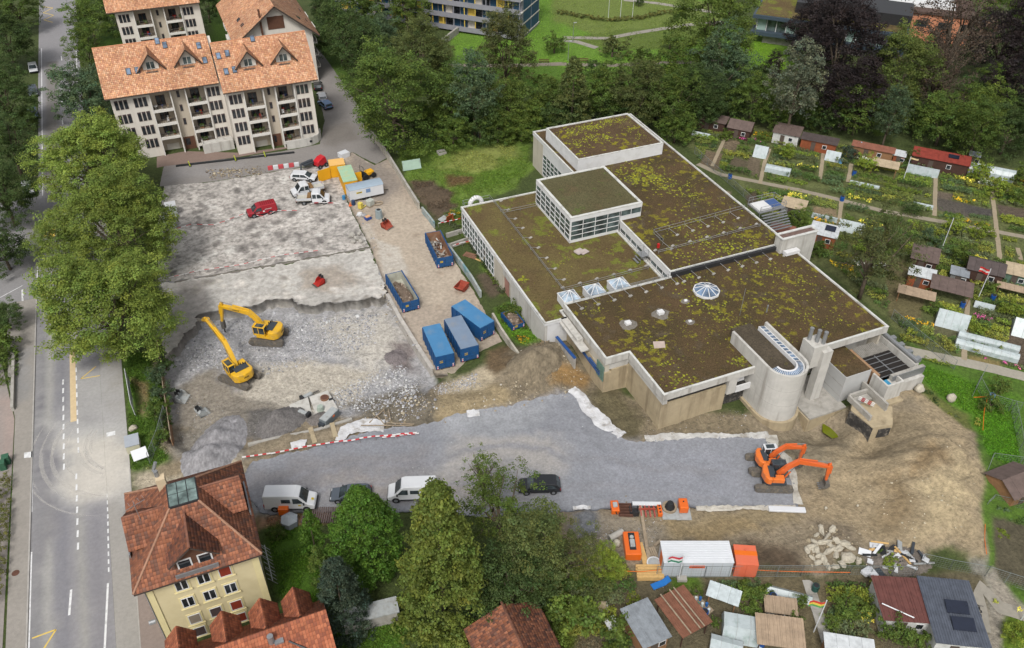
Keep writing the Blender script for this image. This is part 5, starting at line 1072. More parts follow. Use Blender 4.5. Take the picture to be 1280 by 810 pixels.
def orange_b():
 a=P(1045,38,0);c=P(1162,52,0);d=(c-a).to_2d().normalized();OB.location=a;OB.rotation_euler=(0,0,math.atan2(d.y,d.x));o_=mat('orange_render',S(214,146,112),.9,.06,.7);L_=(c-a).length
 b=MB();b.box(0,L_+8,0,12,0,6.5);b.build('wall',o_,OB);b=MB();b.box(-.4,L_+8.4,-.5,12.4,6.5,7.0);b.build('roof',mat('brown_roof',S(96,78,70),.9,.2,1),OB)
 for k in range(6):
  b=MB();x=2+k*5.2;b.box(x,x+2.8,-.06,.02,3.3,4.9);f=b.build('window',M_GUT,OB);b=MB();b.box(x+.15,x+2.65,-.09,-.06,3.45,4.75);b.build('pane',M_GLASSD,f)
 b=MB();b.box(8,10.5,3,5,7.0,9.6);b.build('stair_head',M_DSTEEL,OB);b=MB();b.box(10.6,26,3,11,7.0,7.6);b.build('white_roof',M_WHITE,OB)
orange_b()
# ================================================================== TREES
def leaves(centres,crad,per,size,flat,cc,up,rng,colv,sprd=.55):
 """leaf quads in clumps: centres (n,3), radius per clump, leaves per clump"""
 n=len(centres);idx=np.repeat(np.arange(n),per);m=len(idx)
 d=rng.normal(size=(m,3));d/=np.linalg.norm(d,axis=1)[:,None];d[:,2]=np.where(d[:,2]<-.3,-d[:,2],d[:,2])
 r=rng.random(m)**.5;off=d*r[:,None]*crad[idx][:,None];off[:,2]*=flat;p=centres[idx]+off
 nrm=d*.7+np.array([0,0,up])+rng.normal(size=(m,3))*sprd;nrm/=np.linalg.norm(nrm,axis=1)[:,None]
 t=np.cross(nrm,rng.normal(size=(m,3)));t/=np.linalg.norm(t,axis=1)[:,None];b=np.cross(nrm,t)
 s=size*rng.uniform(.6,1.25,m)[:,None];e=rng.uniform(.55,.9,m)[:,None]
 v=np.stack([p-t*s*.5,p+b*s*e*.5+nrm*s*.06,p+t*s*.5,p-b*s*e*.5-nrm*s*.06],1).reshape(-1,3)
 cb=rng.uniform(1-cc,1+cc,n)[idx]*rng.uniform(.75,1.25,m);hue=rng.normal(0,.045,n)[idx]+rng.normal(0,.035,m)
 col=np.stack([cb*(1+hue*1.3),cb,cb*(1-hue)],1)*np.array(colv)
 return v,np.arange(4*m).reshape(-1,4),col
M_BARK=mat('bark',S(104,92,78),.95,.3,3,bump=.02)
def crown_pts(rng,n,rad,shape,lob=.28,inner=.35):
 d=rng.normal(size=(n,3));d/=np.linalg.norm(d,axis=1)[:,None]
 if shape=='round':
  d[:,2]=np.where(d[:,2]<-.75,-d[:,2],d[:,2]);ph=rng.random(6)*6.28
  f=1+lob*(np.sin(d[:,0]*3.1+ph[0])*np.sin(d[:,1]*3.7+ph[1])+.6*np.sin(d[:,2]*5+ph[2]+d[:,0]*4)+.5*np.sin(d[:,1]*7+ph[3]))
  r=inner+(1-inner)*rng.random(n)**.45;p=d*(r*f)[:,None]*np.array(rad);return p
 if shape=='cone':
  h=rng.random(n)**1.15;a=rng.random(n)*6.283;tier=1+.16*np.sin(h*42+a*2);q=(1-h)**.62*(.5+.5*rng.random(n)**.5)*tier+.03
  return np.stack([np.cos(a)*q*rad[0],np.sin(a)*q*rad[1],(h*2-1)*rad[2]-q*.1*rad[2]],1)
 if shape=='column':
  h=rng.random(n);a=rng.random(n)*6.283;q=np.sin(np.clip(h*.93+.07,0,1)*math.pi)**.45*np.where(h>.55,1-(h-.55)*1.35,1)*(.6+.4*rng.random(n)**.5)
  return np.stack([np.cos(a)*q*rad[0],np.sin(a)*q*rad[1],(h*2-1)*rad[2]],1)
def make_proto(name,R0,Rz,shape,ncl,per,leaf,cr,flat=.7,cc=.22,up=.5,seed=1,lob=.28,inner=.35,base=None,limbs=7,sprd=.55,hole=0):
 """crown and trunk meshes with the crown centre at z=base"""
 rng=np.random.default_rng(seed);base=base or Rz*1.55
 p=crown_pts(rng,ncl,(R0,R0,Rz),shape,lob,inner)
 if hole:p=p[fbm(p[:,0]*.35+seed,p[:,1]*.35+p[:,2]*.3,3)>-hole]
 crad=cr*rng.uniform(.65,1.25,len(p))
 v,f,c=leaves(p+np.array([0,0,base]),crad,per,leaf,flat,cc,up,rng,(1,1,1),sprd)
 cm=fmesh(name+'_crown',v,f,leaf_dummy,c)
 b=MB();rr=random.Random(seed);tr=max(.10,R0*.055)
 if shape=='cone' or shape=='column':b.tube((0,0,-.2),(0,0,base+Rz*.9),tr,7,0,tr*.15)
 else:
  b.tube((0,0,-.2),(0,0,base*.55),tr*1.15,8,0,tr*.8)
  k=0
  for i in range(limbs):
   q=p[rr.randrange(len(p))];z0=base*rr.uniform(.4,.55);a=Vector((0,0,z0));e=Vector((q[0]*.85,q[1]*.85,base+q[2]*.8));mid=a.lerp(e,.5)+Vector((rr.uniform(-.1,.1)*R0,rr.uniform(-.1,.1)*R0,.12*R0))
   b.tube(a,mid,tr*.55,6,0,tr*.35);b.tube(mid,e,tr*.35,5,0,tr*.08)
   for _ in range(3):
    e2=mid.lerp(e,rr.uniform(.2,.9));b.tube(e2,e2+Vector((rr.uniform(-1,1),rr.uniform(-1,1),rr.uniform(.1,.8)))*R0*.3,tr*.16,4,0,tr*.05)
 tm=b.mesh(name+'_trunk',M_BARK,True)
 return dict(crown=cm,trunk=tm,R=R0,Rz=Rz,base=base,top=base+Rz)
leaf_dummy=leafmat('leaf_mid',(.06,.095,.026))
LM={k:leafmat('leaf_'+k,c)for k,c in dict(plane=(.190,.252,.048),mid=(.098,.148,.028),dark=(.064,.102,.028),olive=(.112,.138,.040),copper=(.030,.022,.022),brown=(.085,.062,.045),silver=(.145,.165,.105),bright=(.115,.165,.030),lime2=(.135,.175,.040),bluegreen=(.075,.115,.055),lime=(.20,.26,.035),spruce=(.125,.160,.030),thuja=(.075,.150,.018),grey=(.060,.088,.056),ochre=(.100,.112,.036),hedgey=(.155,.165,.045)).items()}
PR=dict(plane=make_proto('plane',9.5,8.0,'round',660,106,.29,1.3,.7,.25,.8,11,.22,.45,base=9.2,limbs=10),plane2=make_proto('plane_b',9.5,8.2,'round',660,106,.29,1.3,.7,.25,.8,12,.24,.45,base=9.2,limbs=10),big=make_proto('big',7.0,7.0,'round',430,74,.28,1.15,.7,.28,.75,21,.22,.4,base=7.8),big2=make_proto('big_b',7.0,8.6,'round',440,74,.28,1.1,.75,.3,.75,22,.25,.4,base=9.2),med=make_proto('med',4.6,4.6,'round',240,62,.25,.85,.7,.28,.7,31,.26,.35,base=5.0),med2=make_proto('med_b',4.6,5.2,'round',250,62,.25,.85,.72,.3,.7,32,.3,.35,base=5.6),med3=make_proto('med_c',4.6,4.0,'round',240,60,.25,.85,.7,.3,.7,33,.3,.35,base=4.2),loose=make_proto('loose',5.2,5.4,'round',230,52,.24,.8,.7,.3,.6,41,.35,.3,base=7.4,limbs=16,sprd=.8,hole=.1),sparse=make_proto('sparse',4.8,5.6,'round',70,26,.28,.7,.7,.3,.4,42,.4,.3,base=8,limbs=26,sprd=.8),bare=make_proto('bare',7.0,8.6,'round',300,22,.30,1.2,.8,.35,.3,43,.3,.2,base=10.5,limbs=30,sprd=.9),birch=make_proto('birch',3.8,6.2,'round',240,36,.28,.7,1.1,.25,.3,44,.2,.3,base=7.6),cone=make_proto('cone',4.2,8.4,'cone',760,46,.26,.62,.55,.28,.5,51,base=9.2),cone2=make_proto('cone_b',4.0,7.2,'cone',520,44,.26,.6,.5,.3,.35,52,base=7.8),thuja=make_proto('thuja',3.6,6.6,'column',620,46,.23,.55,1.0,.25,.5,53,base=6.6),col=make_proto('column',1.1,3.4,'column',90,40,.2,.3,1.2,.2,.3,54,base=3.3),bush=make_proto('bush',1.3,1.1,'round',46,34,.17,.36,.7,.28,.5,61,.25,.2,base=.95,limbs=3),bush2=make_proto('bush_b',1.3,1.0,'round',46,34,.19,.36,.7,.3,.5,62,.35,.2,base=.85,limbs=3),low=make_proto('low',1.5,.6,'round',42,30,.19,.36,.6,.3,.6,63,.35,.2,base=.45,limbs=0))
DEPTH=lambda p:(p-Vector((0,0,CAM_H))).dot(CF)
TREES=[]
def tree(px,py,rpx,kind,colr,label,name='tree',cat='tree',group=None,vs=1.0,hf=1.0,z=0.0):
 """crown centre seen at (px,py) with half-width rpx in survey points"""
 pr=PR[kind];s=1.0
 for _ in range(4):
  h=pr['base']*s*hf;p=P(px,py,h);s=rpx*DEPTH(p)/FPX/pr['R']*.93
 h=pr['base']*s*vs*hf;p=P(px,py,h)
 t=thing(name,label,cat,(p.x,p.y,z),RNG.uniform(0,6.28),group);t.scale=(s,s,s*vs*hf)
 link('trunk',pr['trunk'],t);c=link('crown',pr['crown'],t)
 c.material_slots[0].link='OBJECT';c.material_slots[0].material=LM[colr];TREES.append(t);return t
G1='plane trees along the street'
tree(118,208,70,'plane','plane','tall plane tree at the upper end of the street row, nearest the apartments',group=G1)
tree(148,288,74,'plane2','plane','plane tree in the middle of the street row, reaching over the car park',group=G1)
tree(134,388,86,'plane2','plane','lowest and widest plane tree of the street row, hanging over the road',group=G1)
tree(76,300,36,'big','plane','plane tree on the road side of the street row',group=G1)
GL='dark trees left of the street'
for a in[(8,52,36,'big','dark','round dark green tree left of the street near the top edge'),(20,10,30,'med','mid','green tree at the very top left corner'),(2,120,42,'big2','dark','dark tree left of the street beside the parked cars'),(14,186,34,'med2','dark','dark green tree left of the street, level with the tallest plane'),(4,245,42,'big','dark','dark tree left of the street, level with the middle plane tree'),(2,312,36,'med3','dark','lowest dark tree left of the street, above the side junction'),(34,150,15,'med','mid','small tree leaning over the parked cars on the left')]:tree(*a[:5],a[5],group=GL)
tree(4,432,24,'bush2','mid','green shrub bed at the corner of the left pavement','shrub','shrub');tree(6,395,22,'med','dark','dark tree at the left edge below the junction')
for a in[(112,26,30,'med','mid','green tree between the street and the rear apartment block'),(108,64,26,'med2','mid','mid green tree below the lamp post by the street'),(104,118,42,'med3','bluegreen','dark grey-green broad tree in front of the long roof'),(140,4,34,'med','dark','dark tree at the top edge left of the rear block'),(258,6,22,'med','dark','dark tree between the two rear roofs'),(178,140,16,'bush','mid','small tree at the corner of the long block')]:tree(*a[:5],a[5])
GB='trees behind the lane'
for a in[(490,120,66,'big2','mid','largest green tree overhanging the lane by the concrete wall'),(524,70,42,'big','olive','olive tree standing behind the largest lane tree'),(424,44,38,'big','dark','dark tree beside the gabled house'),(448,10,36,'med','mid','green tree at the top edge right of the gabled house'),(452,70,34,'med2','dark','dark tree behind the lane bend'),(405,12,20,'med','dark','small dark tree touching the gabled roof'),(508,12,30,'med2','bright','pale green tree in front of the yellow and blue block'),(474,40,26,'med','bluegreen','grey-green tree in the clump by the lane'),(546,66,20,'med','olive','small olive tree beside the ramp of the balcony block'),(632,66,38,'big2','ochre','tall oval brownish-green tree alone on the lawn below the balcony block')]:tree(*a[:5],a[5],group=GB,vs=1.25 if a[2]==38 and a[4]=='ochre' else 1.0,hf=.84 if a[2]==66 else 1.0)
GH='tree belt behind the sports hall'
for a in[(560,132,34,'med2','mid','green tree at the left end of the belt behind the lawn'),(592,118,34,'birch','bluegreen','grey-green slender tree in the belt behind the lawn'),(600,152,30,'med3','dark','dark low tree right above the mesh fence'),(642,132,36,'med','bright','yellow-green tree in the belt below the oval tree'),(668,146,28,'med3','bright','bright low tree just left of the hall corner'),(694,124,32,'med','mid','light green tree behind the corner of the hall'),(716,122,31,'cone2','olive','pointed grey-olive tree behind the hall roof'),(700,150,28,'med3','dark','dark low tree tucked behind the hall'),(752,120,33,'med2','mid','mid green tree left of the olive one behind the hall'),(798,120,42,'big','olive','broad olive tree rising behind the moss roof'),(842,132,35,'med2','mid','green tree beside the right end of the moss roof'),(872,122,36,'big','dark','dark tree between the hall and the willow'),(892,32,58,'big2','bright','big bright green tree by the park path'),(906,88,40,'med2','bluegreen','blue-green tree below the big bright one'),(942,122,32,'med','mid','mid green tree left of the silver willow'),(966,86,14,'birch','copper','slim dark purple tree beside the silver willow'),(770,140,26,'med3','dark','dark bush-like tree behind the moss roof'),(845,160,24,'med3','mid','low green tree by the upper hall edge'),(914,126,24,'med3','dark','dark low tree above the first sheds')]:tree(*a[:5],a[5],group=GH)
for a in[(996,110,36,'birch','silver','pale silver willow above the garden sheds'),(1052,62,62,'big2','copper','huge blackish copper beech in front of the school'),(1020,42,40,'big','copper','left shoulder of dark copper foliage beside the school'),(1066,120,44,'big','copper','lower copper beech behind the round green tree'),(1128,92,50,'big2','lime2','tall bright lime tree between the copper beech and the bare one'),(1074,138,33,'med','mid','round green tree behind the brown sheds'),(1114,146,24,'birch','bluegreen','grey-green birch beside the round tree'),(1196,36,64,'bare','brown','large half-bare brown tree at the top right'),(1172,96,44,'bare','brown','lower bare brown tree beside the lime tree'),(1256,52,48,'big','copper','black-purple tree at the right edge'),(1262,112,36,'med2','copper','small black-purple tree right of the bright bush'),(1228,132,32,'med','bright','fresh green rounded tree under the dark ones'),(1244,98,22,'med3','mid','small green tree in front of the black-purple one'),(1180,152,38,'med3','mid','broad green tree behind the red-roofed shed'),(1222,166,34,'med2','mid','green tree above the white tunnel roof'),(1148,146,24,'med3','dark','dark green tree behind the flag'),(1262,164,32,'med','dark','dark green tree at the right edge above the gardens'),(1262,12,40,'med','mid','green tree in the top right corner'),(1030,146,22,'med3','dark','dark low tree behind the second shed'),(970,142,24,'med3','mid','low green tree behind the twin-roofed shed'),(1284,222,18,'bush2','bright','bright shrub at the right edge of the gardens')]:tree(*a[:5],a[5])
tree(1092,318,52,'loose','ochre','half-dead pine with a browned side between the hall and the gardens');tree(1112,292,36,'loose','olive','olive crown of a loose tree beside the half-dead pine')
for a in[(693,56,16,'bush','mid','round shrub standing alone on the park lawn'),(766,60,19,'bush2','olive','feathery shrub beside the park path bend'),(838,52,14,'bush','mid','small shrub in front of the big bright tree'),(802,76,20,'bush2','mid','shrub by the lower park path'),(745,88,16,'bush','dark','low dark shrub under the lower path'),(820,88,26,'bush','mid','wide shrub at the edge of the belt'),(680,108,18,'bush2','bright','pale shrub beside the oval tree'),(799,2,8,'bush','dark','clipped dark bush at the top edge')]:tree(*a[:5],a[5],'shrub','shrub')
# foreground gardens
tree(456,668,49,'thuja','thuja','dense bright green cypress in the foreground, left of the spruce');tree(550,690,68,'cone','spruce','tall yellow-green spruce in the middle foreground');tree(624,634,54,'loose','bright','loose green ash tree beside the spruce, standing by the gravel');tree(604,592,34,'sparse','mid','sparse dead-topped tree poking over the gravel')
tree(668,690,54,'med2','olive','olive tree right of the spruce');tree(640,730,50,'med','dark','dark green tree under the olive one');tree(712,690,44,'loose','ochre','thin ochre-green tree at the edge of the soil');tree(758,704,24,'med','lime','small lime yellow tree beside the orange machine');tree(424,742,42,'cone2','grey','blue-grey spruce beside the low red roof')
tree(391,672,17,'col','thuja','slender column cypress on the front lawn','cypress','tree');tree(400,712,15,'col','mid','shorter column cypress beside the slender one','cypress','tree');tree(720,770,36,'bush','bright','large bright bush beside the small tiled roof','shrub','shrub');tree(770,792,26,'bush2','bright','bright bush under the grey sheet roof','shrub','shrub');tree(690,768,24,'bush2','mid','mid green bush right of the mottled roof ridge','shrub','shrub');tree(745,740,22,'bush','olive','olive bush above the garden lantern','shrub','shrub')
tree(600,770,26,'bush','dark','dark bush above the mottled roof','shrub','shrub');tree(345,668,12,'bush2','mid','small shrub at the edge of the front lawn','shrub','shrub')
for a in[(566,164,26,'med3','mid','low tree at the foot of the belt, left end'),(622,160,24,'med3','mid','low leafy tree at the foot of the belt behind the back fence'),(652,160,22,'med3','bright','pale low tree at the foot of the belt beside the hall corner'),(578,140,24,'med3','dark','dark middle tree of the belt behind the lawn'),(536,150,24,'med3','mid','green tree below the largest lane tree'),(510,160,26,'med3','dark','dark low tree where the lane wall meets the lawn'),(735,128,26,'med3','mid','mid tree in the gap behind the moss roof'),(822,124,24,'med2','dark','dark tree showing between the olive and right-hand belt trees'),(880,140,26,'med3','dark','dark tree at the right end of the belt'),(872,80,20,'med','mid','green tree between the park path and the big bright tree'),(1010,140,22,'med3','mid','low green tree at the foot of the silver willow'),(945,96,18,'med','dark','dark tree above the mid green one by the willow'),(1216,120,26,'med3','dark','dark tree under the bare brown ones'),(1276,142,26,'med3','dark','dark tree at the right edge beneath the purple ones')]:tree(*a[:5],a[5],group=GH)
# ---- hedges
def hedge(name,pts,wd,ht,colr,label,z=0,seed=1,leaf=.16,kind=None):
 rng=np.random.default_rng(seed);pc=[]
 for a,c in zip(pts[:-1],pts[1:]):
  a=Vector(a);c=Vector(c);L_=(c-a).length;n=int(L_*wd*ht*4.5)+6;t=rng.random(n);d=(c-a)/L_;nr=Vector((-d.y,d.x));s=rng.uniform(-.5,.5,n)*wd;h=ht*(.25+.75*rng.random(n)**.5)
  pc.append(np.stack([a.x+d.x*L_*t+nr.x*s,a.y+d.y*L_*t+nr.y*s,z+h-.15],1))
 p=np.vstack(pc);o0=p.mean(0);o0[2]=0
 v,f,c=leaves(p-o0,np.full(len(p),.32),26,leaf,.7,.2,.6,rng,(1,1,1));t=thing(name,label,'hedge',tuple(o0));o=link('foliage',fmesh(name,v,f,LM[colr],c),t);return t
hedge('hedge',[(-28.5,63.9),(-28.35,72),(-28.3,81.8)],1.9,1.4,'hedgey','long clipped yellow-green hedge beside the left pavement',seed=3);hedge('hedge',[(-30,108),(-28.4,103),(-29.5,99)],3,.8,'mid','low round-ended planting at the left pavement corner',seed=4)
hp=[tuple(v)for v in PP([(697,17),(720,21),(760,27),(800,24),(830,17),(850,18)])];hedge('hedge',hp,1.6,1.0,'hedgey','curving yellow hedge across the park lawn',seed=5,leaf=.3)
GV='shrubs on the verge by the hoarding'
for k,(a,c,r_,kd,cl,lb)in enumerate([(196,470,15,'bush','bluegreen','grey-green verge shrub nearest the plane trees'),(200,492,14,'bush2','bluegreen','blue-green verge shrub beside the banner'),(192,512,15,'bush','mid','leafy verge shrub halfway down the hoarding'),(203,522,12,'bush2','dark','dark verge shrub against the hoarding'),(200,546,13,'bush','mid','lowest verge shrub, above the white box'),(203,508,10,'bush2','mid','small verge shrub between two bigger ones'),(206,455,13,'bush','dark','dark verge shrub in the shade of the planes')]):tree(a,c,r_,kd,cl,lb,'shrub','shrub',GV)
# ================================================================== VEHICLES AND SITE
paint_=lambda n,c,**k:mat(n,c,.35,.03,1,spec=.5,coat=.4,**k)
M_VW=paint_('white_car_paint',S(226,228,231));M_VR=paint_('red_car_paint',S(164,22,40));M_VB=paint_('black_car_paint',S(36,38,42));M_VG=paint_('grey_car_paint',S(84,92,102));M_VS=paint_('silver_car_paint',S(206,208,212));M_VBL=paint_('blue_car_paint',S(120,150,190))
M_TYRE=mat('tyre',S(40,40,42),.9,.1,4);M_RIM=mat('rim',S(150,152,156),.4,.1,4,metal=.5);M_BLKP=mat('black_plastic',S(44,46,48),.7,.1,4);M_CARG=glassmat('car_glass',(.035,.045,.05),.06)
M_LAMP=mat('lamp_glass',S(220,222,224),.2,.05);M_TAIL=mat('tail_lamp',S(170,30,30),.3,.05);M_YSIG=mat('yellow_sign',S(214,190,40),.6,.1,4);M_TEXT=mat('dark_print',S(60,54,40),.7);M_WTEXT=mat('white_print',S(236,230,230),.7)
def place(pa,pb,z=0.0):
 a=P(*pa,z);b=P(*pb,z);d=b-a;return((a.x+b.x)/2,(a.y+b.y)/2),math.atan2(d.y,d.x),d.length
def body_part(name,prof,w,belt,top,tumble,m,root,bev=.09):
 b=MB();b.xprof(prof,-w/2,w/2);b.v=[(x,y*(1-tumble*max(0,(z-belt)/(top-belt))),z)for x,y,z in b.v];return b.build(name,m,root,bevel=bev)
def vehicle(name,label,cat,loc,rz,L_,H_,w,kind,m,z=0.0,group=None,tint=None):
 t=thing(name,label,cat,(loc[0],loc[1],z),rz,group);h=L_/2;tum=.13;belt=H_*.5
 hw=lambda zz:w/2*(1-tum*max(0,(zz-belt)/(H_-belt)))
 if kind=='van':
  prof=[(-h,.42),(h-.12,.38),(h,.75),(h-.12,1.0),(h-.85,H_*.53),(h-1.65,H_*.93),(h-2.1,H_),(-h+.1,H_),(-h,H_*.92)];ws=((h-.90,H_*.55),(h-1.60,H_*.91));sides=[[(h-1.15,H_*.56),(h-1.72,H_*.84),(h-2.35,H_*.84),(h-2.35,H_*.54)]];wheels=(h-.95,-h+1.15)
  if 'sprinter' in name or H_>2.3:sides.append([(h-2.6,H_*.58),(h-2.6,H_*.8),(h-3.6,H_*.8),(h-3.6,H_*.58)])
  rears=((-h-.0,H_*.58),(-h-.0,H_*.85))
 elif kind=='crew':
  prof=[(-.15,.45),(h-.12,.38),(h,.75),(h-.12,1.0),(h-.85,H_*.54),(h-1.55,H_*.93),(h-1.9,H_),(.1,H_),(-.15,H_*.95)];ws=((h-.90,H_*.56),(h-1.5,H_*.91));sides=[[(h-1.1,H_*.57),(h-1.6,H_*.87),(h-2.1,H_*.87),(h-2.1,H_*.55)],[(h-2.25,H_*.55),(h-2.25,H_*.87),(h-2.85,H_*.87),(h-2.85,H_*.55)]];wheels=(h-.95,-h+1.3);rears=None
 else:
  e={'suv':(.95,1.65,.5),'car':(1.0,1.9,.35),'estate':(.95,1.8,.25)}[kind]
  prof=[(-h,.4),(h-.1,.35),(h,.62),(h-.15,H_*.5),(h-e[0],H_*.57),(h-e[1],H_*.94),(h-e[1]-.4,H_),(-h+e[2]+.35,H_*.97),(-h+e[2],H_*.92),(-h+.02,H_*.58)];ws=((h-e[0]-.05,H_*.585),(h-e[1]-.02,H_*.92));wheels=(h-.85,-h+.8)
  sides=[[(h-e[0]-.35,H_*.585),(h-e[1]-.1,H_*.9),(h-e[1]-.85,H_*.92),(h-e[1]-.85,H_*.58)],[(h-e[1]-.95,H_*.58),(h-e[1]-.95,H_*.92),(-h+e[2]+.4,H_*.9),(-h+.45,H_*.6)]];rears=((-h+.06,H_*.6),(-h+e[2]-.02,H_*.9))
 body=body_part('body',prof,w,belt,H_,tum,m,t)
 (xa,za),(xb,zb)=ws;o=.03
 b=MB();b.add([(xa+o,-hw(za)+.1,za+o),(xa+o,hw(za)-.1,za+o),(xb+o,hw(zb)-.13,zb+o),(xb+o,-hw(zb)+.13,zb+o)],[(0,1,2,3)]);b.build('windscreen',M_CARG,t)
 for s in(-1,1):
  for sd in sides:
   b=MB();v=[(x,s*(hw(z_)+.014),z_)for x,z_ in sd];b.add(v,[tuple(range(len(v)))if s<0 else tuple(range(len(v)-1,-1,-1))]);b.build('side_window',M_CARG,t)
  b=MB();b.cbox((ws[0][0]-.25,s*(w/2+.1),H_*.56),(.14,.2,.22));b.build('mirror',M_BLKP,t)
  b=MB();b.cbox((h-.14,s*(w/2-.28),.78 if H_>1.7 else.62),(.22,.34,.18));b.build('headlight',M_LAMP,t,bevel=.03)
  b=MB();b.cbox((-h+.03,s*(w/2-.12),.95 if H_>1.7 else.8),(.1,.18,.5 if H_>1.8 else.2));b.build('tail_light',M_TAIL,t)
  for x in wheels:
   r=.36 if H_>1.7 else.32;b=MB();b.tube((x,s*(w/2-.2),r),(x,s*(w/2+.02),r),r,16);wl=b.build('wheel',M_TYRE,t);b=MB();b.tube((x,s*(w/2+.02),r),(x,s*(w/2+.035),r),r*.62,12);b.build('rim',M_RIM,wl)
   b=MB();b.tube((x,s*(w/2-.25),r+.02),(x,s*(w/2+.008),r+.02),r*1.22,16);b.build('wheel_arch',M_BLKP,body)
 if rears:
  (xa,za),(xb,zb)=rears;b=MB();b.add([(xa-o,hw(za)-.12,za),(xa-o,-hw(za)+.12,za),(xb-o,-hw(zb)+.14,zb),(xb-o,hw(zb)-.14,zb)],[(0,1,2,3)]);b.build('rear_window',M_CARG,t)
 b=MB();b.box(h-.14,h+.05,-w/2+.06,w/2-.06,.36,.6);b.box(-h-.05,-h+.12,-w/2+.06,w/2-.06,.4,.58)
 for s in(-1,1):b.box(wheels[1]+.5,wheels[0]-.5,s*(w/2)-.03,s*(w/2)+.03,.4,.52)
 b.build('bumper_trim',M_BLKP,t)
 if kind=='crew':
  b=MB();b.box(-h,-.25,-w/2,w/2,.82,.92);fl=b.build('load_bed',mat('bed_grey',S(200,196,184),.7,.12,2),t)
  for q in((-h,-.2,w/2-.04,w/2),(-h,-.2,-w/2,-w/2+.04),(-h,-h+.04,-w/2,w/2),(-.24,-.2,-w/2,w/2)):
   b=MB();b.box(q[0],q[1],q[2],q[3],.9,1.32);b.build('drop_side',M_VS,t)
  b=MB();b.box(-.95,-.35,-w/2+.1,w/2-.1,.93,1.45);b.build('tool_crate',mat('crate_wood',S(140,108,70),.85,.2,3),t)
  b=MB();b.box(-h+.2,-.2,-.4,.4,.5,.82);b.build('chassis',M_BLKP,t)
 return t
l,r_,n=place((332,633),(399,632));van1=vehicle('delivery_van','white high-roof van parked in front of the orange box, nose to the right','van',l,r_,5.6,2.45,1.95,'van',M_VW,.2)
for s,m_ in((-1,M_YSIG),(1,M_YSIG)):
 b=MB();b.box(1.0,1.3,s*.98-.006,s*.98+.006,.95,1.15);b.build('badge',m_,van1)
b=MB();b.add([(2.35,-.35,1.33),(2.6,-.35,1.20),(2.6,-.05,1.20),(2.35,-.05,1.33)],[(0,1,2,3)]);b.build('bonnet_badge',M_YSIG,van1)
l,r_,n=place((546,620),(486,622));vehicle('delivery_van','second white van, nose to the left, half hidden by the spruce','van',l,r_,5.5,2.4,1.95,'van',M_VW,.2)
l,r_,n=place((413,624),(466,622));vehicle('parked_car','grey car almost hidden by the green cypress beside the white van','car',l,r_+math.pi,4.5,1.48,1.8,'car',M_VG,.2)
l,r_,n=place((694,612),(654,613));vehicle('parked_car','black estate car on the gravel just right of the ash tree','car',l,r_,4.7,1.62,1.86,'suv',M_VB,.22)
l,r_,n=place((346,266),(310,269));rv=vehicle('delivery_van','small dark red van with white lettering on the broken slab','van',l,place((346,263),(310,271))[1],4.9,1.95,1.9,'van',M_VR,.08)
for s in(-1,1):
 b=MB()
 for k in range(7):b.box(-1.55+k*.17,-1.55+k*.17+.11,s*.955-.006,s*.955+.006,1.18,1.18+.09+.05*(k%2))
 b.box(-.35,-.05,s*.958-.006,s*.958+.006,.8,1.05)
 for k in range(6):b.box(.5+k*.1,.56+k*.1,s*.958-.006,s*.958+.006,.78,.86)
 b.build('lettering',M_WTEXT,rv)
b=MB()
for k in range(7):b.box(-2.0+k*.33,-1.9+k*.33,-.72,.72,1.95,1.99)
b.build('roof_ribs',mat('dark_red',S(130,18,32),.5,.1),rv)
l,r_,n=place((364,224),(397,226));vehicle('parked_car','white estate car, rearmost of the vehicles by the yellow container','car',l,r_,4.6,1.5,1.8,'estate',M_VW,.08)
l,r_,n=place((404,238),(366,246));vehicle('pickup_truck','white crew-cab pickup facing left between the estate car and the other pickup','truck',l,r_,5.6,2.2,2.0,'crew',M_VW,.08)
l,r_,n=place((371,254),(414,252));vehicle('pickup_truck','white crew-cab pickup facing right with a wooden crate on its bed','truck',l,r_,5.7,2.2,2.0,'crew',M_VW,.08)
for a,c,k,m,lb in[((44,82),(46,94),'car',M_VW,'white car parked under the trees left of the street, uppermost'),((44,110),(46,124),'estate',M_VG,'grey car in the row parked left of the street'),((44,138),(46,152),'car',M_VBL,'blue-grey car, lowest of the row parked left of the street'),((38,232),(41,246),'estate',M_VW,'white car alone at the left edge of the street beside the planes')]:
 l,r_,n=place(a,c);vehicle('parked_car',lb,'car',(l[0]-.4,l[1]),r_,4.3,1.5,1.78,k,m)
for a,c,k,m,lb in[((398,114),(397,106),'car',M_VB,'black car parked behind the apartment corner'),((404,127),(402,121),'car',M_VW,'white car parked behind the apartment corner'),((410,136),(404,131),'estate',M_VBL,'pale blue car nearest the lane planting behind the apartments')]:
 l,r_,n=place(a,c);vehicle('parked_car',lb,'car',l,r_,4.2,1.48,1.75,k,m)
l,r_,n=place((58,0),(57,-10));vehicle('delivery_van','yellow van on the street at the very top edge','van',l,r_,5.2,2.2,1.95,'van',paint_('yellow_van',S(236,170,30)))
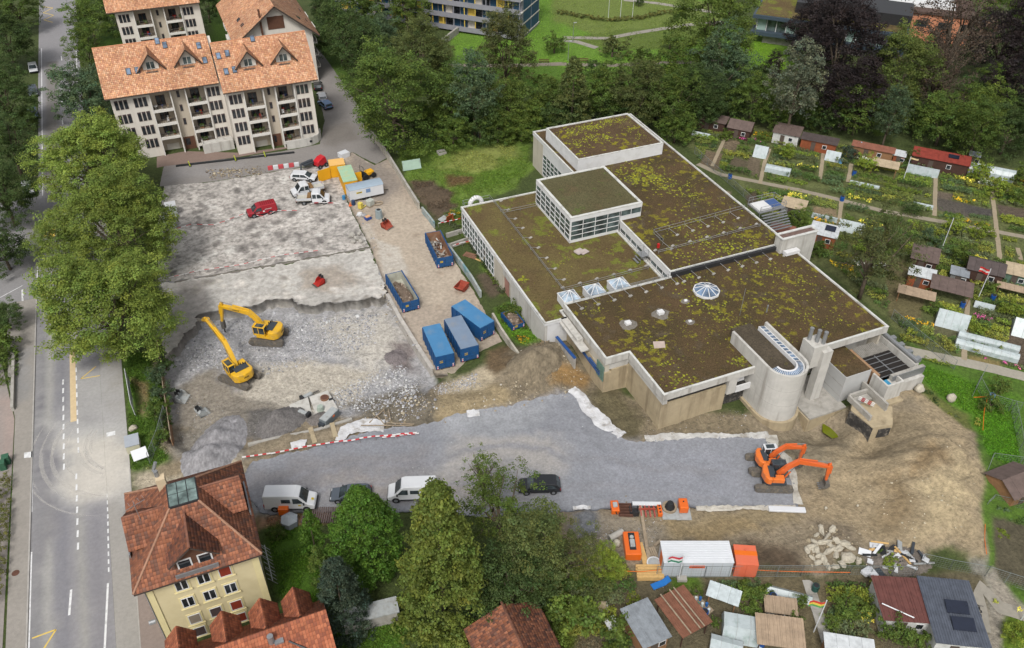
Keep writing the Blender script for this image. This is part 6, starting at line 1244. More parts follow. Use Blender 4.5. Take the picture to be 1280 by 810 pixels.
# ---- excavators
M_EY=paint_('excavator_yellow',S(240,186,32),dirt=S(150,140,120),dscale=1.2,damt=.35);M_EO=paint_('excavator_orange',S(242,126,46),dirt=S(160,120,90),dscale=1.2,damt=.3);M_EOB=paint_('boom_orange',S(234,108,44),dirt=S(140,96,70),dscale=1.2,damt=.35)
M_TRACK=mat('track_steel',S(110,104,96),.85,.25,4,bump=.02,dirt=S(160,146,124),dscale=1.5,damt=.8);M_STEELD=mat('worn_steel',S(120,116,110),.6,.2,4,metal=.3);M_DG=mat('engine_cover',S(66,72,78),.55,.1,3)
def excavator(name,label,loc,z,trk,hs,col,colb,pts,s=1.0,tool='bucket',cabm=None,boomw=.42,group=None,tail=1.5,text=False):
 """trk: heading of the tracks, hs: heading of the upper body (both world angles); pts: boom foot, knee, tip, stick end in the body frame (x forward, z up)"""
 t=thing(name,label,'excavator',(loc[0],loc[1],z),trk,group)
 for sd in(-1,1):
  b=MB();n=8;Lh,r=1.75*s,.43*s;y0,y1=sd*.85*s,sd*1.42*s;pr=[(Lh+r*math.cos(a),r+r*math.sin(a))for a in[R(-90+180*k/n)for k in range(n+1)]]+[(-Lh+r*math.cos(a),r+r*math.sin(a))for a in[R(90+180*k/n)for k in range(n+1)]]
  b.xprof(pr,min(y0,y1),max(y0,y1));tr=b.build('track',M_TRACK,t);b=MB();k=-Lh
  while k<Lh:b.box(k,k+.07*s,min(y0,y1)-.02,max(y0,y1)+.02,r*2,r*2+.04*s);b.box(k,k+.07*s,min(y0,y1)-.02,max(y0,y1)+.02,-.03*s,.0);k+=.2*s
  b.build('track_shoes',M_STEELD,tr)
  for q in(-Lh,-Lh*.4,Lh*.4,Lh):
   b=MB();b.tube((q,y1-sd*.02,r),(q,y1+sd*.05,r),r*.62,10);b.build('road_wheel',M_STEELD,tr)
 b=MB();b.box(-1.1*s,1.1*s,-.86*s,.86*s,.35*s,.85*s);b.cyl((0,0),.65*s,.85*s,1.05*s,16);b.build('undercarriage',M_DG,t)
 A=hs-trk;Mx=Matrix.Rotation(A,4,'Z')
 def B():b=MB();b.T=Mx;return b
 tl=tail*s
 pl=[(1.25*s,-1.2*s),(1.25*s,.25*s),(1.0*s,1.2*s),(-tl*.75,1.25*s),(-tl,.85*s),(-tl-.2*s,0),(-tl,-.85*s),(-tl*.75,-1.25*s)]
 b=B();b.prism([p for p in pl],1.06*s,1.45*s);b.build('deck',M_DG if not text else col,t,bevel=.04)
 cw=[(-tl*.35,-1.25*s),(-tl*.35,1.25*s),(-tl*.75,1.27*s),(-tl-.02,.9*s),(-tl-.24*s,0),(-tl-.02,-.9*s),(-tl*.75,-1.27*s)]
 b=B();b.prism(cw,1.2*s,2.15*s);b.build('counterweight',col,t,bevel=.12*s)
 b=B();b.box(-tl*.34,.95*s,-1.22*s,-.42*s,1.45*s,2.05*s);b.build('engine_side',col,t,bevel=.06*s)
 b=B();b.box(-tl*.62,-tl*.05,-.95*s,.75*s,2.16*s,2.22*s);b.build('engine_cover',M_DG,t,bevel=.02)
 for k in range(3):
  b=B();b.tube((-tl*.2+.12*k,-.9*s+.3*k,2.1*s),(-tl*.2+.12*k,-.9*s+.3*k,2.5*s),.06*s,7);b.build('exhaust',M_DSTEEL,t)
# cab on the left front
 cm=cabm or col;x0,x1,y0,y1,z0,z1=-.25*s,1.3*s,.38*s,1.22*s,1.45*s,2.75*s
 b=B();fw=.07*s
 for x in(x0,x1-fw,(x0+x1)/2):
  for y in(y0,y1-fw):b.box(x,x+fw,y,y+fw,z0,z1-.05)
 b.box(x0,x1,y0,y1,z0-.02,z0+.25*s);cb=b.build('cab',cm,t);b=B();b.box(x0-.03,x1+.05,y0-.03,y1+.03,z1-.07,z1+.03);b.build('cab_roof',cm,cb,bevel=.03);b=B();b.box(x0+.2*s,x1-.3*s,y0+.1*s,y1-.1*s,z1+.031,z1+.05);b.build('roof_window',M_CARG,cb)
 b=B();b.box(x0+.03,x1-.03,y0+.03,y1-.03,z0+.26*s,z1-.08);b.build('cab_glass',M_CARG,cb)
# boom and stick as tapered box beams
 def beam(nm,path,wd,hts,m,yo=0):
  b=B();rings=[]
  for i,(x,z_)in enumerate(path):
   p0=Vector(path[max(i-1,0)]);p1=Vector(path[min(i+1,len(path)-1)]);d=(p1-p0).normalized();n_=Vector((-d.y,d.x))*hts[i]/2
   rings.append([(x-n_.x,yo-wd/2,z_-n_.y),(x-n_.x,yo+wd/2,z_-n_.y),(x+n_.x,yo+wd/2,z_+n_.y),(x+n_.x,yo-wd/2,z_+n_.y)])
  b.loft(rings);return b.build(nm,m,t,bevel=.03)
 f_,k_,tp,en=[Vector(p)*s for p in pts];q1=f_.lerp(k_,.5)+Vector((-.05,.12))*s;wd=boomw*s
 beam('boom',[tuple(f_),tuple(q1),tuple(k_),tuple(k_.lerp(tp,.5)),tuple(tp)],wd,[.45*s,.62*s,.68*s,.5*s,.32*s],colb)
 d=(en-tp).normalized();beam('stick',[tuple(tp-d*.55*s),tuple(tp+d*.2*s),tuple(en)],wd*.8,[.3*s,.5*s,.25*s],colb)
 def ram(nm,a,c):
  for yo in((-.28*s,.28*s)if nm=='boom_ram' else(0,)):
   b=B();a3=Vector((a.x,yo,a.y));c3=Vector((c.x,yo,c.y));b.tube(a3,a3.lerp(c3,.58),.085*s,8);cy=b.build(nm,colb,t);b=B();b.tube(a3.lerp(c3,.58),c3,.045*s,6);b.build('piston',M_RIM,cy)
 ram('boom_ram',Vector((1.15,1.35))*s,q1.lerp(k_,.6)+Vector((0,-.3))*s);ram('stick_ram',k_+Vector((-.1,.42))*s,tp-d*.5*s+Vector((0,.15))*s);ram('bucket_ram',tp+d*.1*s+Vector((.32,.1))*s,en.lerp(tp,.12)+Vector((.3,0))*s)
 e=en
 if tool=='bucket':
  b=B();pr=[(e.x-.1*s,e.y),(e.x+.35*s,e.y-.1*s),(e.x+.55*s,e.y-.6*s),(e.x+.2*s,e.y-1.05*s),(e.x-.45*s,e.y-1.1*s),(e.x-.1*s,e.y-.75*s)];b.xprof(pr,-.5*s,.5*s);bk=b.build('bucket',M_STEELD,t,bevel=.03)
  b=B();[b.cbox((e.x-.55*s,y*s,e.y-1.1*s),(.25*s,.09*s,.08*s))for y in(-.42,-.14,.14,.42)];b.build('bucket_teeth',M_RIM,bk)
 elif tool=='hammer':
  b=B();b.box(e.x-.22*s,e.x+.22*s,-.25*s,.25*s,e.y-1.1*s,e.y+.1*s);b.build('breaker',M_STEELD,t,bevel=.04);b=B();b.tube((e.x,0,e.y-1.1*s),(e.x,0,e.y-1.75*s),.09*s,8);b.build('chisel',M_DSTEEL,t)
 else:
  d3=Vector((d.x,0,d.y));o=Vector((e.x,0,e.y))
  for sd in(-1,1):
   b=B();b.loft([[o+Vector((-.2,sd*.1-.1,.25))*s,o+Vector((-.2,sd*.1+.1,.25))*s,o+Vector((-.2,sd*.1+.1,-.25))*s,o+Vector((-.2,sd*.1-.1,-.25))*s],[o+d3*.7*s+Vector((0,sd*.4-.08,.45*sd))*s,o+d3*.7*s+Vector((0,sd*.4+.08,.45*sd))*s,o+d3*.7*s+Vector((0,sd*.4+.08,.2*sd))*s,o+d3*.7*s+Vector((0,sd*.4-.08,.2*sd))*s],[o+d3*1.3*s+Vector((0,sd*.15-.05,.12*sd))*s,o+d3*1.3*s+Vector((0,sd*.15+.05,.12*sd))*s,o+d3*1.3*s+Vector((0,sd*.15+.05,0))*s,o+d3*1.3*s+Vector((0,sd*.15-.05,0))*s]]);b.build('shear_jaw',M_STEELD,t)
 if text:
  b=B();rr=random.Random(9);[b.box(-tl-.262*s,-tl-.25*s,-.32*s+k*.13*s,-.24*s+k*.13*s,1.6*s,(1.75+.08*rr.random())*s)for k in range(5)];b.build('lettering',M_TEXT,t)
  for sd in(-1,1):
   b=B();m_=k_.lerp(tp,.35);dd=(tp-k_).normalized();a0=math.atan2(dd.y,dd.x)
   for k in range(5):b.cbox((m_.x+dd.x*.17*k*s,sd*(wd/2+.006),m_.y+dd.y*.17*k*s),(.11*s,.012,.17*s),0,0,None,0,-a0)
   b.build('lettering',M_TEXT,t)
 return t
def head(pa,pb,z):a=P(*pa,z);b=P(*pb,z);return math.atan2(b.y-a.y,b.x-a.x)
pz=-1.45
c1=P(301,474,pz);excavator('excavator','yellow demolition excavator reaching up to the slab edge with a crusher jaw',c1,pz,head((315,473),(280,460),pz),head((316,478),(268,430),pz),M_EY,M_EY,[(.35,1.85),(2.1,4.5),(6.0,5.6),(7.6,4.6)],1.12,'shear',None,.5,'yellow excavators in the pit',1.75,True)
c1=P(337,424,pz);excavator('excavator','yellow excavator with its stick lowered and a breaker, level with the slab edge',c1,pz,head((352,424),(318,422),pz),head((356,420),(300,412),pz),M_EY,M_EY,[(.35,1.85),(2.0,4.0),(5.6,4.4),(6.0,1.9)],1.12,'hammer',None,.5,'yellow excavators in the pit',1.75,True)
c1=P(964,604,.2);excavator('excavator','front orange excavator with its bucket down on the tan soil',c1,.15,head((940,610),(992,612),.2),head((950,598),(1010,600),.2),M_EO,M_EOB,[(.4,1.75),(2.4,3.9),(5.9,3.2),(6.0,1.0)],1.0,'bucket',M_DG,.4,'orange excavators',1.15)
c1=P(955,583,.2);excavator('excavator','rear orange excavator with a white cab roof and a shorter curved boom',c1,.15,head((935,588),(985,590),.2),head((940,578),(1010,575),.2),M_EO,M_EOB,[(.4,1.75),(2.0,3.5),(4.3,3.2),(4.2,1.0)],.95,'bucket',M_VW,.36,'orange excavators',1.15)
# ---- roll-off skips
M_BLUE=mat('skip_blue',S(30,84,138),.6,.10,1.2,dirt=S(60,90,120),dscale=.9,damt=.5);M_BLUET=mat('skip_roof_blue',S(78,136,182),.6,.08,.8,dirt=S(130,150,166),dscale=.5,damt=.5);M_BLUEG=mat('skip_roof_grey',S(128,146,168),.6,.08,.8,dirt=S(150,150,152),dscale=.5,damt=.6)
M_RUSTIN=mat('rusty_inside',S(146,108,84),.9,.2,1.2,dirt=S(176,160,140),dscale=.8,damt=.6)
def skip(label,A,Bp,wd,ht,closed,roofm=None,fill=None,z=.07,group='blue roll-off skips on the yard',ln=None,zt=None):
 """A, Bp: back and front ends of the top centre line in survey points"""
 l,rz,L_=place(A,Bp,ht if zt is None else zt);L_=ln or L_;h=L_/2;t=thing('skip_container',label,'skip',(l[0],l[1],z),rz,group);w2=wd/2;z0=.22
 if closed:
  b=MB();b.box(-h,h,-w2,w2,z0,ht-.06);bd=b.build('body',M_BLUE,t);b=MB();b.box(-h-.02,h+.02,-w2-.02,w2+.02,ht-.06,ht+.02);b.build('lid',roofm or M_BLUET,t,bevel=.02)
 else:
  b=MB();b.box(-h,h,w2-.1,w2,z0,ht);b.box(-h,h,-w2,-w2+.1,z0,ht);b.box(-h,-h+.1,-w2+.1,w2-.1,z0,ht);b.box(-h,h,-w2,w2,z0-.02,z0+.1);b.box(-h-.03,h+.03,w2-.04,w2+.05,ht-.02,ht+.08);b.box(-h-.03,h+.03,-w2-.05,-w2+.04,ht-.02,ht+.08);bd=b.build('body',M_BLUE,t)
  b=MB();b.box(-h+.101,h-.101,w2-.112,w2-.101,z0+.1,ht-.03);b.box(-h+.101,h-.101,-w2+.101,-w2+.112,z0+.1,ht-.03);b.box(-h+.101,-h+.112,-w2+.12,w2-.12,z0+.1,ht-.03);b.box(-h+.1,h-.1,-w2+.1,w2-.1,z0+.11,z0+.3);b.build('lining',fill[0],t)
  rr=random.Random(int(abs(l[0]*10)));b=MB()
  if fill[1]=='scrap':
   for _ in range(60):b.cbox((rr.uniform(-h*.75,h*.8),rr.uniform(-w2*.7,w2*.7),rr.uniform(.6,1.2)),(rr.uniform(.4,1.6),rr.uniform(.05,.25),rr.uniform(.04,.15)),rr.uniform(0,3.1),0,rr.choice([S(200,200,196),S(150,140,130),S(110,90,80),S(176,170,160),S(90,86,84)]),rr.uniform(-.4,.4),rr.uniform(-.3,.3))
  else:
   b.blob((h*.1,0,.75),(L_*.8,wd*.8,1.3),3,14,6,0,S(122,106,92),.25,1)
   for _ in range(70):b.blob((rr.uniform(-h*.5,h*.8),rr.uniform(-w2*.7,w2*.7),rr.uniform(.8,1.3)),[rr.uniform(.15,.45)]*3,rr.randint(0,999),5,4,0,rr.choice([S(150,134,118),S(120,104,90),S(176,160,144),S(100,88,78)]))
  o=b.build('load',mat_col,t);o['kind']='stuff'
 k=max(3,int(L_/1.0))
 for sd in(-1,1):
  for i in range(k+1):
   x=-h+.08+(L_-.16)*i/k;b=MB();b.box(x-.06,x+.06,sd*w2-(.0 if sd>0 else.09),sd*w2+(.09 if sd>0 else 0),z0,ht-.08);b.build('rib',M_BLUE,bd)
 for sd in(-1,1):
  b=MB();b.box(h+.001,h+.06,sd*w2*.5-w2*.48,sd*w2*.5+w2*.48,z0+.05,ht-.1);d=b.build('door',M_BLUE,t)
  for zz in(.5,.95,1.45):
   if zz<ht-.3:b=MB();b.box(h+.06,h+.1,sd*w2*.5-w2*.46,sd*w2*.5+w2*.46,zz,zz+.08);b.build('door_bar',M_BLUE,d)
  b=MB();
  for i in range(4):b.box(h+.1,h+.112,sd*(w2-.16)-.1,sd*(w2-.16)+.1,.3+i*.14,.43+i*.14,0,S(226,226,226)if i%2 else S(190,60,110))
  b.build('warning_stripes',mat_col,d)
  b=MB();b.tube((sd*h*.8,-.6,.1),(sd*h*.8,.6,.1),.1,8);b.build('roller',M_DSTEEL,t)
 b=MB();b.box(h+.061,h+.075,-w2*.62,-w2*.62+.46,ht*.5,ht*.5+.4);b.build('sign_plate',mat('plate_print',S(190,160,70),.6,.3,8),t)
 for y in(-.5,.5):b=MB();b.box(-h,h,y-.06,y+.06,.04,z0);b.build('skid',M_DSTEEL,t)
 return t
skip('left of the three closed blue skips, with a plain blue lid',(539,407),(556,444),2.45,2.5,True)
skip('middle closed blue skip, with a greyer lid than its neighbours',(566,397),(587,434),2.45,2.5,True,M_BLUEG)
s3=skip('right-hand closed blue skip, turned across the other two, with an orange label',(573,379),(609,406),2.45,2.5,True)
b=MB();b.box(3.2,3.22,.2,.9,1.3,1.8)
s3b=b.build('orange_label',mat('orange_label',S(214,110,70),.6,.1),s3);s3b.location=(0,0,0)
skip('rusty-sided open blue skip of scrap metal beside the ditch',(541,290),(556,321),2.5,2.1,False,None,(M_RUSTIN,'scrap'))
skip('pale-sided open blue skip of rubble beside the pit kerb',(492,341),(513,376),2.5,2.0,False,None,(mat('pale_inside',S(190,190,176),.85,.15,1.2,dirt=S(146,130,112),dscale=.8,damt=.6),'rubble'))
skip('small low blue skip on the grass beside the hall',(634,389),(648,405),1.9,1.1,False,None,(M_RUSTIN,'rubble'))
# ---- cabins
def corrug(b,x0,x1,y0,y1,z,n,col=None,t=.05):
 for k in range(n):a=x0+(x1-x0)*k/n;c=x0+(x1-x0)*(k+.55)/n;b.box(a,c,y0,y1,z,z+t,0,col)
M_PANEL=mat('cabin_panel',S(198,204,210),.6,.04,.7);M_CABT=mat('cabin_roof',S(224,227,231),.6,.04,.7,dirt=S(200,204,206),dscale=.6,damt=.4);M_COR=mat('coral_container',S(228,116,84),.6,.07,.9,dirt=S(196,120,96),dscale=.8,damt=.4);M_OSTR=mat('orange_stripe',S(236,116,30),.6,.06,1)
l,rz,n=place((828,690),(914,690),2.5);WC=thing('site_cabin','long white site cabin with an orange sign between the timber and the coral box','cabin',(*l,0),rz)
b=MB();b.box(-n/2,n/2,-1.3,1.3,.15,2.5);b.build('wall',M_PANEL,WC);b=MB();b.box(-n/2-.05,n/2+.05,-1.36,1.36,2.5,2.56);rf=b.build('roof',M_CABT,WC)
for k in range(9):b=MB();b.box(-n/2,n/2,-1.3+k*.29,-1.18+k*.29,2.56,2.6);b.build('roof_rib',M_CABT,rf)
b=MB();b.box(-.9,.7,-1.33,-1.30,1.6,2.0);sg=b.build('sign',mat('orange_sign',S(222,86,24),.6,.05),WC);b=MB();[b.box(-.6+k*.14,-.5+k*.14,-1.335,-1.331,1.75,1.86)for k in range(8)];b.build('lettering',M_TEXT,sg)
b=MB();b.box(-n/2-.03,-n/2-.001,-.5,.5,.5,2.2);b.build('orange_door',M_OSTR,WC);b=MB();[b.box(-n/2+k*1.0,-n/2+k*1.0+.03,-1.312,-1.301,.2,2.45)for k in range(1,int(n))];b.build('panel_joint',M_CONC2,WC)
b=MB();b.box(-2,-1,-1.9,-1.31,.0,.35);b.build('door_step',M_CONC2,WC)
l,rz,n=place((917,692),(948,694),2.2);CC=thing('container','small coral red container with an orange band beside the white cabin','container',(*l,0),rz)
b=MB();b.box(-1.15,1.15,-1.25,1.2,.1,2.2);b.build('body',M_COR,CC,bevel=.03);b=MB();b.box(-1.16,1.16,-.1,.45,2.2,2.215);b.build('orange_band',M_OSTR,CC);b=MB();corrug(b,-1.1,1.1,-1.28,-1.251,.15,1);b.cbox((0,-1.27,1.1),(.06,.04,1.9));b.tube((0,.5,2.2),(0,.5,2.35),.08,8);b.build('door_seam',M_COR,CC)
M_YCON=mat('yellow_container',S(240,176,32),.6,.06,.9);M_YTOP=mat('pale_orange_roof',S(246,196,118),.6,.05,.9);M_GTOP=mat('pale_green_roof',S(172,206,172),.7,.06,.8,dirt=S(206,190,130),dscale=.9,damt=.7)
l,rz,n=place((411,203.7),(430,201.2),2.5);YC=thing('container','yellow container with an open door behind the white vehicles','container',(*l,0),rz)
b=MB();b.box(-n/2,n/2,-1.2,1.2,.1,2.45);b.build('body',M_YCON,YC);b=MB();b.box(-n/2-.03,n/2+.03,-1.23,1.23,2.45,2.52);b.build('roof',M_YTOP,YC);b=MB();b.cbox((-n/2-1.2,-1.8,1.25),(2.4,.08,2.2),R(20));b.build('open_door',M_YCON,YC)
l,rz,n=place((430,207.5),(438,226.4),2.5);GC=thing('container','orange container with a pale green roof, set crosswise behind the site trailer','container',(*l,0),rz)
b=MB();b.box(-n/2,n/2,-1.2,1.2,.1,2.45);b.build('body',M_YCON,GC);b=MB();b.box(-n/2-.03,n/2+.03,-1.25,1.25,2.45,2.55);b.build('roof',M_GTOP,GC);b=MB();b.cbox((-.4,1.9,1.2),(.1,1.3,2.0));b.build('open_door',M_YCON,GC)
l,rz,n=place((434,235),(476,226),2.5);ST=thing('site_trailer','white site trailer with a grey rounded roof and small yellow sign','trailer',(*l,.07),rz)
b=MB();b.box(-n/2,n/2,-1.15,1.15,.55,2.35);b.build('body',M_VW,ST);b=MB();pr=[(-1.2,2.35),(1.2,2.35),(1.0,2.58),(.5,2.7),(-.5,2.7),(-1.0,2.58)];b.add([(x,p[0],p[1])for x in(-n/2-.06,n/2+.06)for p in pr],[(0,1,2,3,4,5),(11,10,9,8,7,6)]+[((i+1)%6,i,6+i,6+(i+1)%6)for i in range(6)]);b.build('roof',mat('grey_roof',S(160,176,190),.6,.06,1),ST)
b=MB();b.box(-.1,.7,-1.17,-1.151,1.4,2.1);f=b.build('window',M_VBL,ST);b=MB();b.box(-1.8,-.8,-1.165,-1.151,1.55,1.85);sg=b.build('sign',M_YSIG,ST);b=MB();b.box(-1.65,-.95,-1.172,-1.166,1.63,1.76);b.build('lettering',M_TEXT,sg)
for x in(-.6,.3):
 for y in(-.95,.95):b=MB();b.tube((x,y-.1,.32),(x,y+.1,.32),.32,12);b.build('wheel',M_TYRE,ST)
b=MB();b.tube((n/2,0,.6),(n/2+1.2,0,.5),.06,6);b.build('drawbar',M_DSTEEL,ST)
# small plant behind: roller / tractor and red drawbar machine
t=thing('roller','small yellow tractor behind the white site trailer','tractor',(*P(460,222).to_2d(),.07),R(200));b=MB();b.box(-1.1,.4,-.6,.6,.6,1.3);b.build('bonnet',M_YCON,t,bevel=.15)
for x,r in((-.8,.5),(.9,.6)):
 for y in(-.75,.75):b=MB();b.tube((x,y-.14,r),(x,y+.14,r),r,12);b.build('wheel',M_TYRE,t)
b=MB();b.box(.4,1.2,-.35,.35,.9,1.1);b.box(1.1,1.2,-.35,.35,1.1,1.6);b.build('seat',M_BLKP,t);b=MB();b.tube((.3,0,1.2),(.5,0,1.8),.03,5);[b.tube((1.15,y,1.0),(1.15,y,2.6),.04,5)for y in(-.55,.55)];b.tube((1.15,-.55,2.6),(1.15,.55,2.6),.04,5);b.build('roll_bar',M_DSTEEL,t)
l,rz,n=place((393,212),(409,205));t=thing('loader','red compact loader with a dark boom behind the estate car','loader',(*l,.07),rz);b=MB();b.box(-1.0,1.0,-.7,.7,.5,1.3);b.xprof([(-1.0,1.3),(1.0,1.3),(.8,2.0),(0,1.9)],-.7,.7);b.build('body',M_VR if 0 else paint_('loader_red',S(204,30,42)),t,bevel=.06)
for x in(-.7,.7):
 for y in(-.8,.8):b=MB();b.tube((x,y-.12,.4),(x,y+.12,.4),.4,12);w_=b.build('wheel',M_TYRE,t);b=MB();b.tube((x,y*1.16,.4),(x,y*1.17,.4),.2,8);b.build('rim',M_RIM,w_)
b=MB();b.tube((-.9,1.0,1.4),(-3.2,1.4,1.2),.2,6);b.tube((-3.2,1.4,1.2),(-4.0,.6,.2),.16,6);b.box(-3.0,-.9,.5,1.8,.9,1.2);b.build('boom',M_DG,t)
t=thing('board','white board lying behind the yellow container','board',(*P(430,196).to_2d(),.07),R(20));b=MB();b.box(-.9,.9,-.7,.7,.0,.9);b.build('panel',M_VW,t)
# ================================================================== RUBBLE, HEAPS, SMALL THINGS ON THE SITE
def rocks_in(name,poly,n,smin,smax,cols,m,zf=None,seed=1,pw=2.2,flat=.7,dens_f=None):
 """loose stones over an outline, one low-poly lump each"""
 rng=np.random.default_rng(seed);pl=[tuple(v)for v in PP(poly)];xs=[p[0]for p in pl];ys=[p[1]for p in pl]
 x=rng.uniform(min(xs),max(xs),n*3);y=rng.uniform(min(ys),max(ys),n*3);d=sdf(pl,x,y)
 k=(d>0)&(rng.random(len(x))<sstep(-.2,1.8,d)*(.35+.65*sstep(-.08,.1,fbm(x*.45+seed,y*.45,3))));x=x[k][:n];y=y[k][:n];m_=len(x)
 z=(zf or level)(x,y);s=smin+(smax-smin)*rng.random(m_)**pw*rng.random(m_)
 base=np.array([(1,0,-.3),(.3,.95,-.3),(-.8,.6,-.3),(-.8,-.6,-.3),(.3,-.95,-.3),(.55,.25,.75),(-.25,.55,.7),(-.3,-.5,.75)]);F=np.array([(0,1,5),(1,6,5),(1,2,6),(2,3,7),(2,7,6),(3,4,7),(4,0,5),(4,5,7),(5,6,7)])
 v=base[None]*rng.uniform(.6,1.25,(m_,8,3))*np.stack([s,s*rng.uniform(.5,1,m_),s*flat*rng.uniform(.6,1.1,m_)],1)[:,None]*.5
 a=rng.random(m_)*6.283;ca,sa=np.cos(a)[:,None],np.sin(a)[:,None];X=v[:,:,0]*ca-v[:,:,1]*sa;Y=v[:,:,0]*sa+v[:,:,1]*ca
 v=np.stack([X+x[:,None],Y+y[:,None],v[:,:,2]+(z+s*.1)[:,None]],2).reshape(-1,3);f=(F[None]+np.arange(m_)[:,None,None]*8).reshape(-1,3)
 c=np.array(cols)[rng.integers(0,len(cols),m_)]*rng.uniform(.75,1.2,m_)[:,None]
 o=link(name,fmesh(name,v,f,m,np.repeat(c,9,0)));return tag(o,kind='stuff')
M_ROCK=mat('rubble',(1,1,1),.95,.15,3,bump=.02,attr='col')
GREY=[S(186,186,190),S(160,160,164),S(206,206,206),S(138,138,142),S(176,174,172)];TANR=[S(170,156,130),S(150,136,112),S(196,184,160),S(130,116,96)]
rocks_in('rubble',[(216,442),(226,420),(250,402),(282,390),(330,380),(350,377),(420,384),(480,378),(480,388),(420,392),(340,388),(262,404),(232,430),(220,450)],900,.2,.9,GREY,M_ROCK,seed=20)
rocks_in('rubble',[(226,424),(300,392),(400,384),(480,380),(470,420),(420,440),(330,462),(262,452),(214,462)],3800,.14,.62,GREY,M_ROCK,seed=1)
rocks_in('rubble',[(420,470),(500,440),(535,470),(520,500),(455,515),(400,500),(405,470)],1800,.14,.6,GREY+[S(214,214,212)],M_ROCK,seed=2);rocks_in('rubble',[(535,482),(600,466),(604,488),(545,500)],700,.12,.4,GREY,M_ROCK,seed=3)
rocks_in('rubble',[(440,512),(520,482),(560,520),(470,540)],600,.12,.7,TANR+GREY,M_ROCK,seed=4);rocks_in('rubble',[(640,440),(700,430),(735,470),(720,500),(600,525),(560,520),(640,470)],700,.1,.5,TANR+[S(206,200,188)],M_ROCK,seed=5)
rocks_in('rubble',[(310,505),(370,508),(368,545),(300,548)],700,.08,.3,[S(130,126,124),S(112,108,106),S(150,148,146)],M_ROCK,seed=6);rocks_in('rubble',[(470,345),(486,345),(540,450),(520,450),(470,380)],260,.1,.5,GREY+TANR,M_ROCK,lambda x,y:.1+0*x,seed=7)
rocks_in('rubble',[(970,650),(1220,520),(1225,690),(1000,700)],420,.08,.42,TANR+[S(206,196,172)],M_ROCK,seed=8,pw=3);rocks_in('rubble',[(700,645),(830,645),(830,690),(740,700)],500,.06,.22,GREY,M_ROCK,seed=9)
rocks_in('rubble',[(1000,655),(1080,655),(1090,715),(1000,715)],420,.1,.75,TANR,M_ROCK,seed=10);rocks_in('rubble',[(205,480),(260,470),(330,540),(240,575),(206,540)],420,.06,.3,GREY+TANR,M_ROCK,seed=11)
rocks_in('rubble',[(800,520),(930,505),(960,545),(800,548)],260,.08,.4,TANR+GREY,M_ROCK,seed=12);rocks_in('rubble',[(425,250),(470,240),(490,320),(460,310)],260,.08,.5,TANR+GREY,M_ROCK,lambda x,y:.08+0*x,seed=13)
rocks_in('rubble',[(250,212),(335,206),(330,222),(262,228)],420,.2,.8,TANR+[S(120,110,100)],M_ROCK,lambda x,y:.08+0*x,seed=14,flat=.5)
rocks_in('loose_stones',[(330,605),(520,555),(700,505),(780,555),(960,555),(985,630),(640,635),(330,635)],1100,.05,.22,[S(170,170,174),S(140,140,146),S(192,192,194)],M_ROCK,lambda x,y:np.maximum(.12+.10*fbm(x*.3,y*.3,3)+.05*fbm(x*1.5,y*1.5,3),level(x,y)+.05)-.01,seed=21)
# gravel heaps
def heap(name,c,rx,ry,h,rot,col,seed,label=None,z=0.0,m=M_GRAVEL):
 p=P(*c,z);n=44;rr=np.linspace(-1,1,n);X,Y=np.meshgrid(rr,rr);q=np.sqrt(X**2+Y**2);x=X.ravel()*rx;y=Y.ravel()*ry
 ca,sa=math.cos(rot),math.sin(rot);wx=p.x+x*ca-y*sa;wy=p.y+x*sa+y*ca
 hh=h*np.clip(1-q.ravel()**1.3,-.15,1)*(.75+.7*fbm(wx*.45+seed,wy*.45,4))+.10*fbm(wx*2.5,wy*2.5,3);hh=hh+RNG.uniform(-.06,.06,len(wx));zz=z+level(wx,wy)*(0 if z else 1)+hh
 k=q.ravel()<1.08;v=np.stack([wx,wy,zz],1);i=(np.arange(n-1)[:,None]*n+np.arange(n-1)[None]).ravel();f=np.stack([i,i+1,i+n+1,i+n],1);f=f[k[f].all(1)]
 nn=fbm(wx*2,wy*2,4);return tag(link(name,fmesh_v(name,v,f,m,np.clip(np.array(col)[None]*(1+.5*nn+RNG.uniform(-.22,.22,len(wx)))[:,None],0,.8),False)),kind='stuff')
heap('gravel_heap',(268,556),6.0,3.4,2.7,R(62),S(152,150,152),3);heap('gravel_heap',(352,524),3.6,2.6,1.4,R(30),S(118,114,112),5);heap('gravel_heap',(398,520),1.6,1.2,.5,.3,S(128,122,118),6)
heap('soil_heap',(668,464),4.4,3.0,1.6,R(20),S(134,122,102),7);heap('soil_heap',(494,436),1.6,1.6,.7,.2,S(128,120,120),8);heap('soil_heap',(545,246),3.2,2.4,.6,.4,S(96,82,66),9)
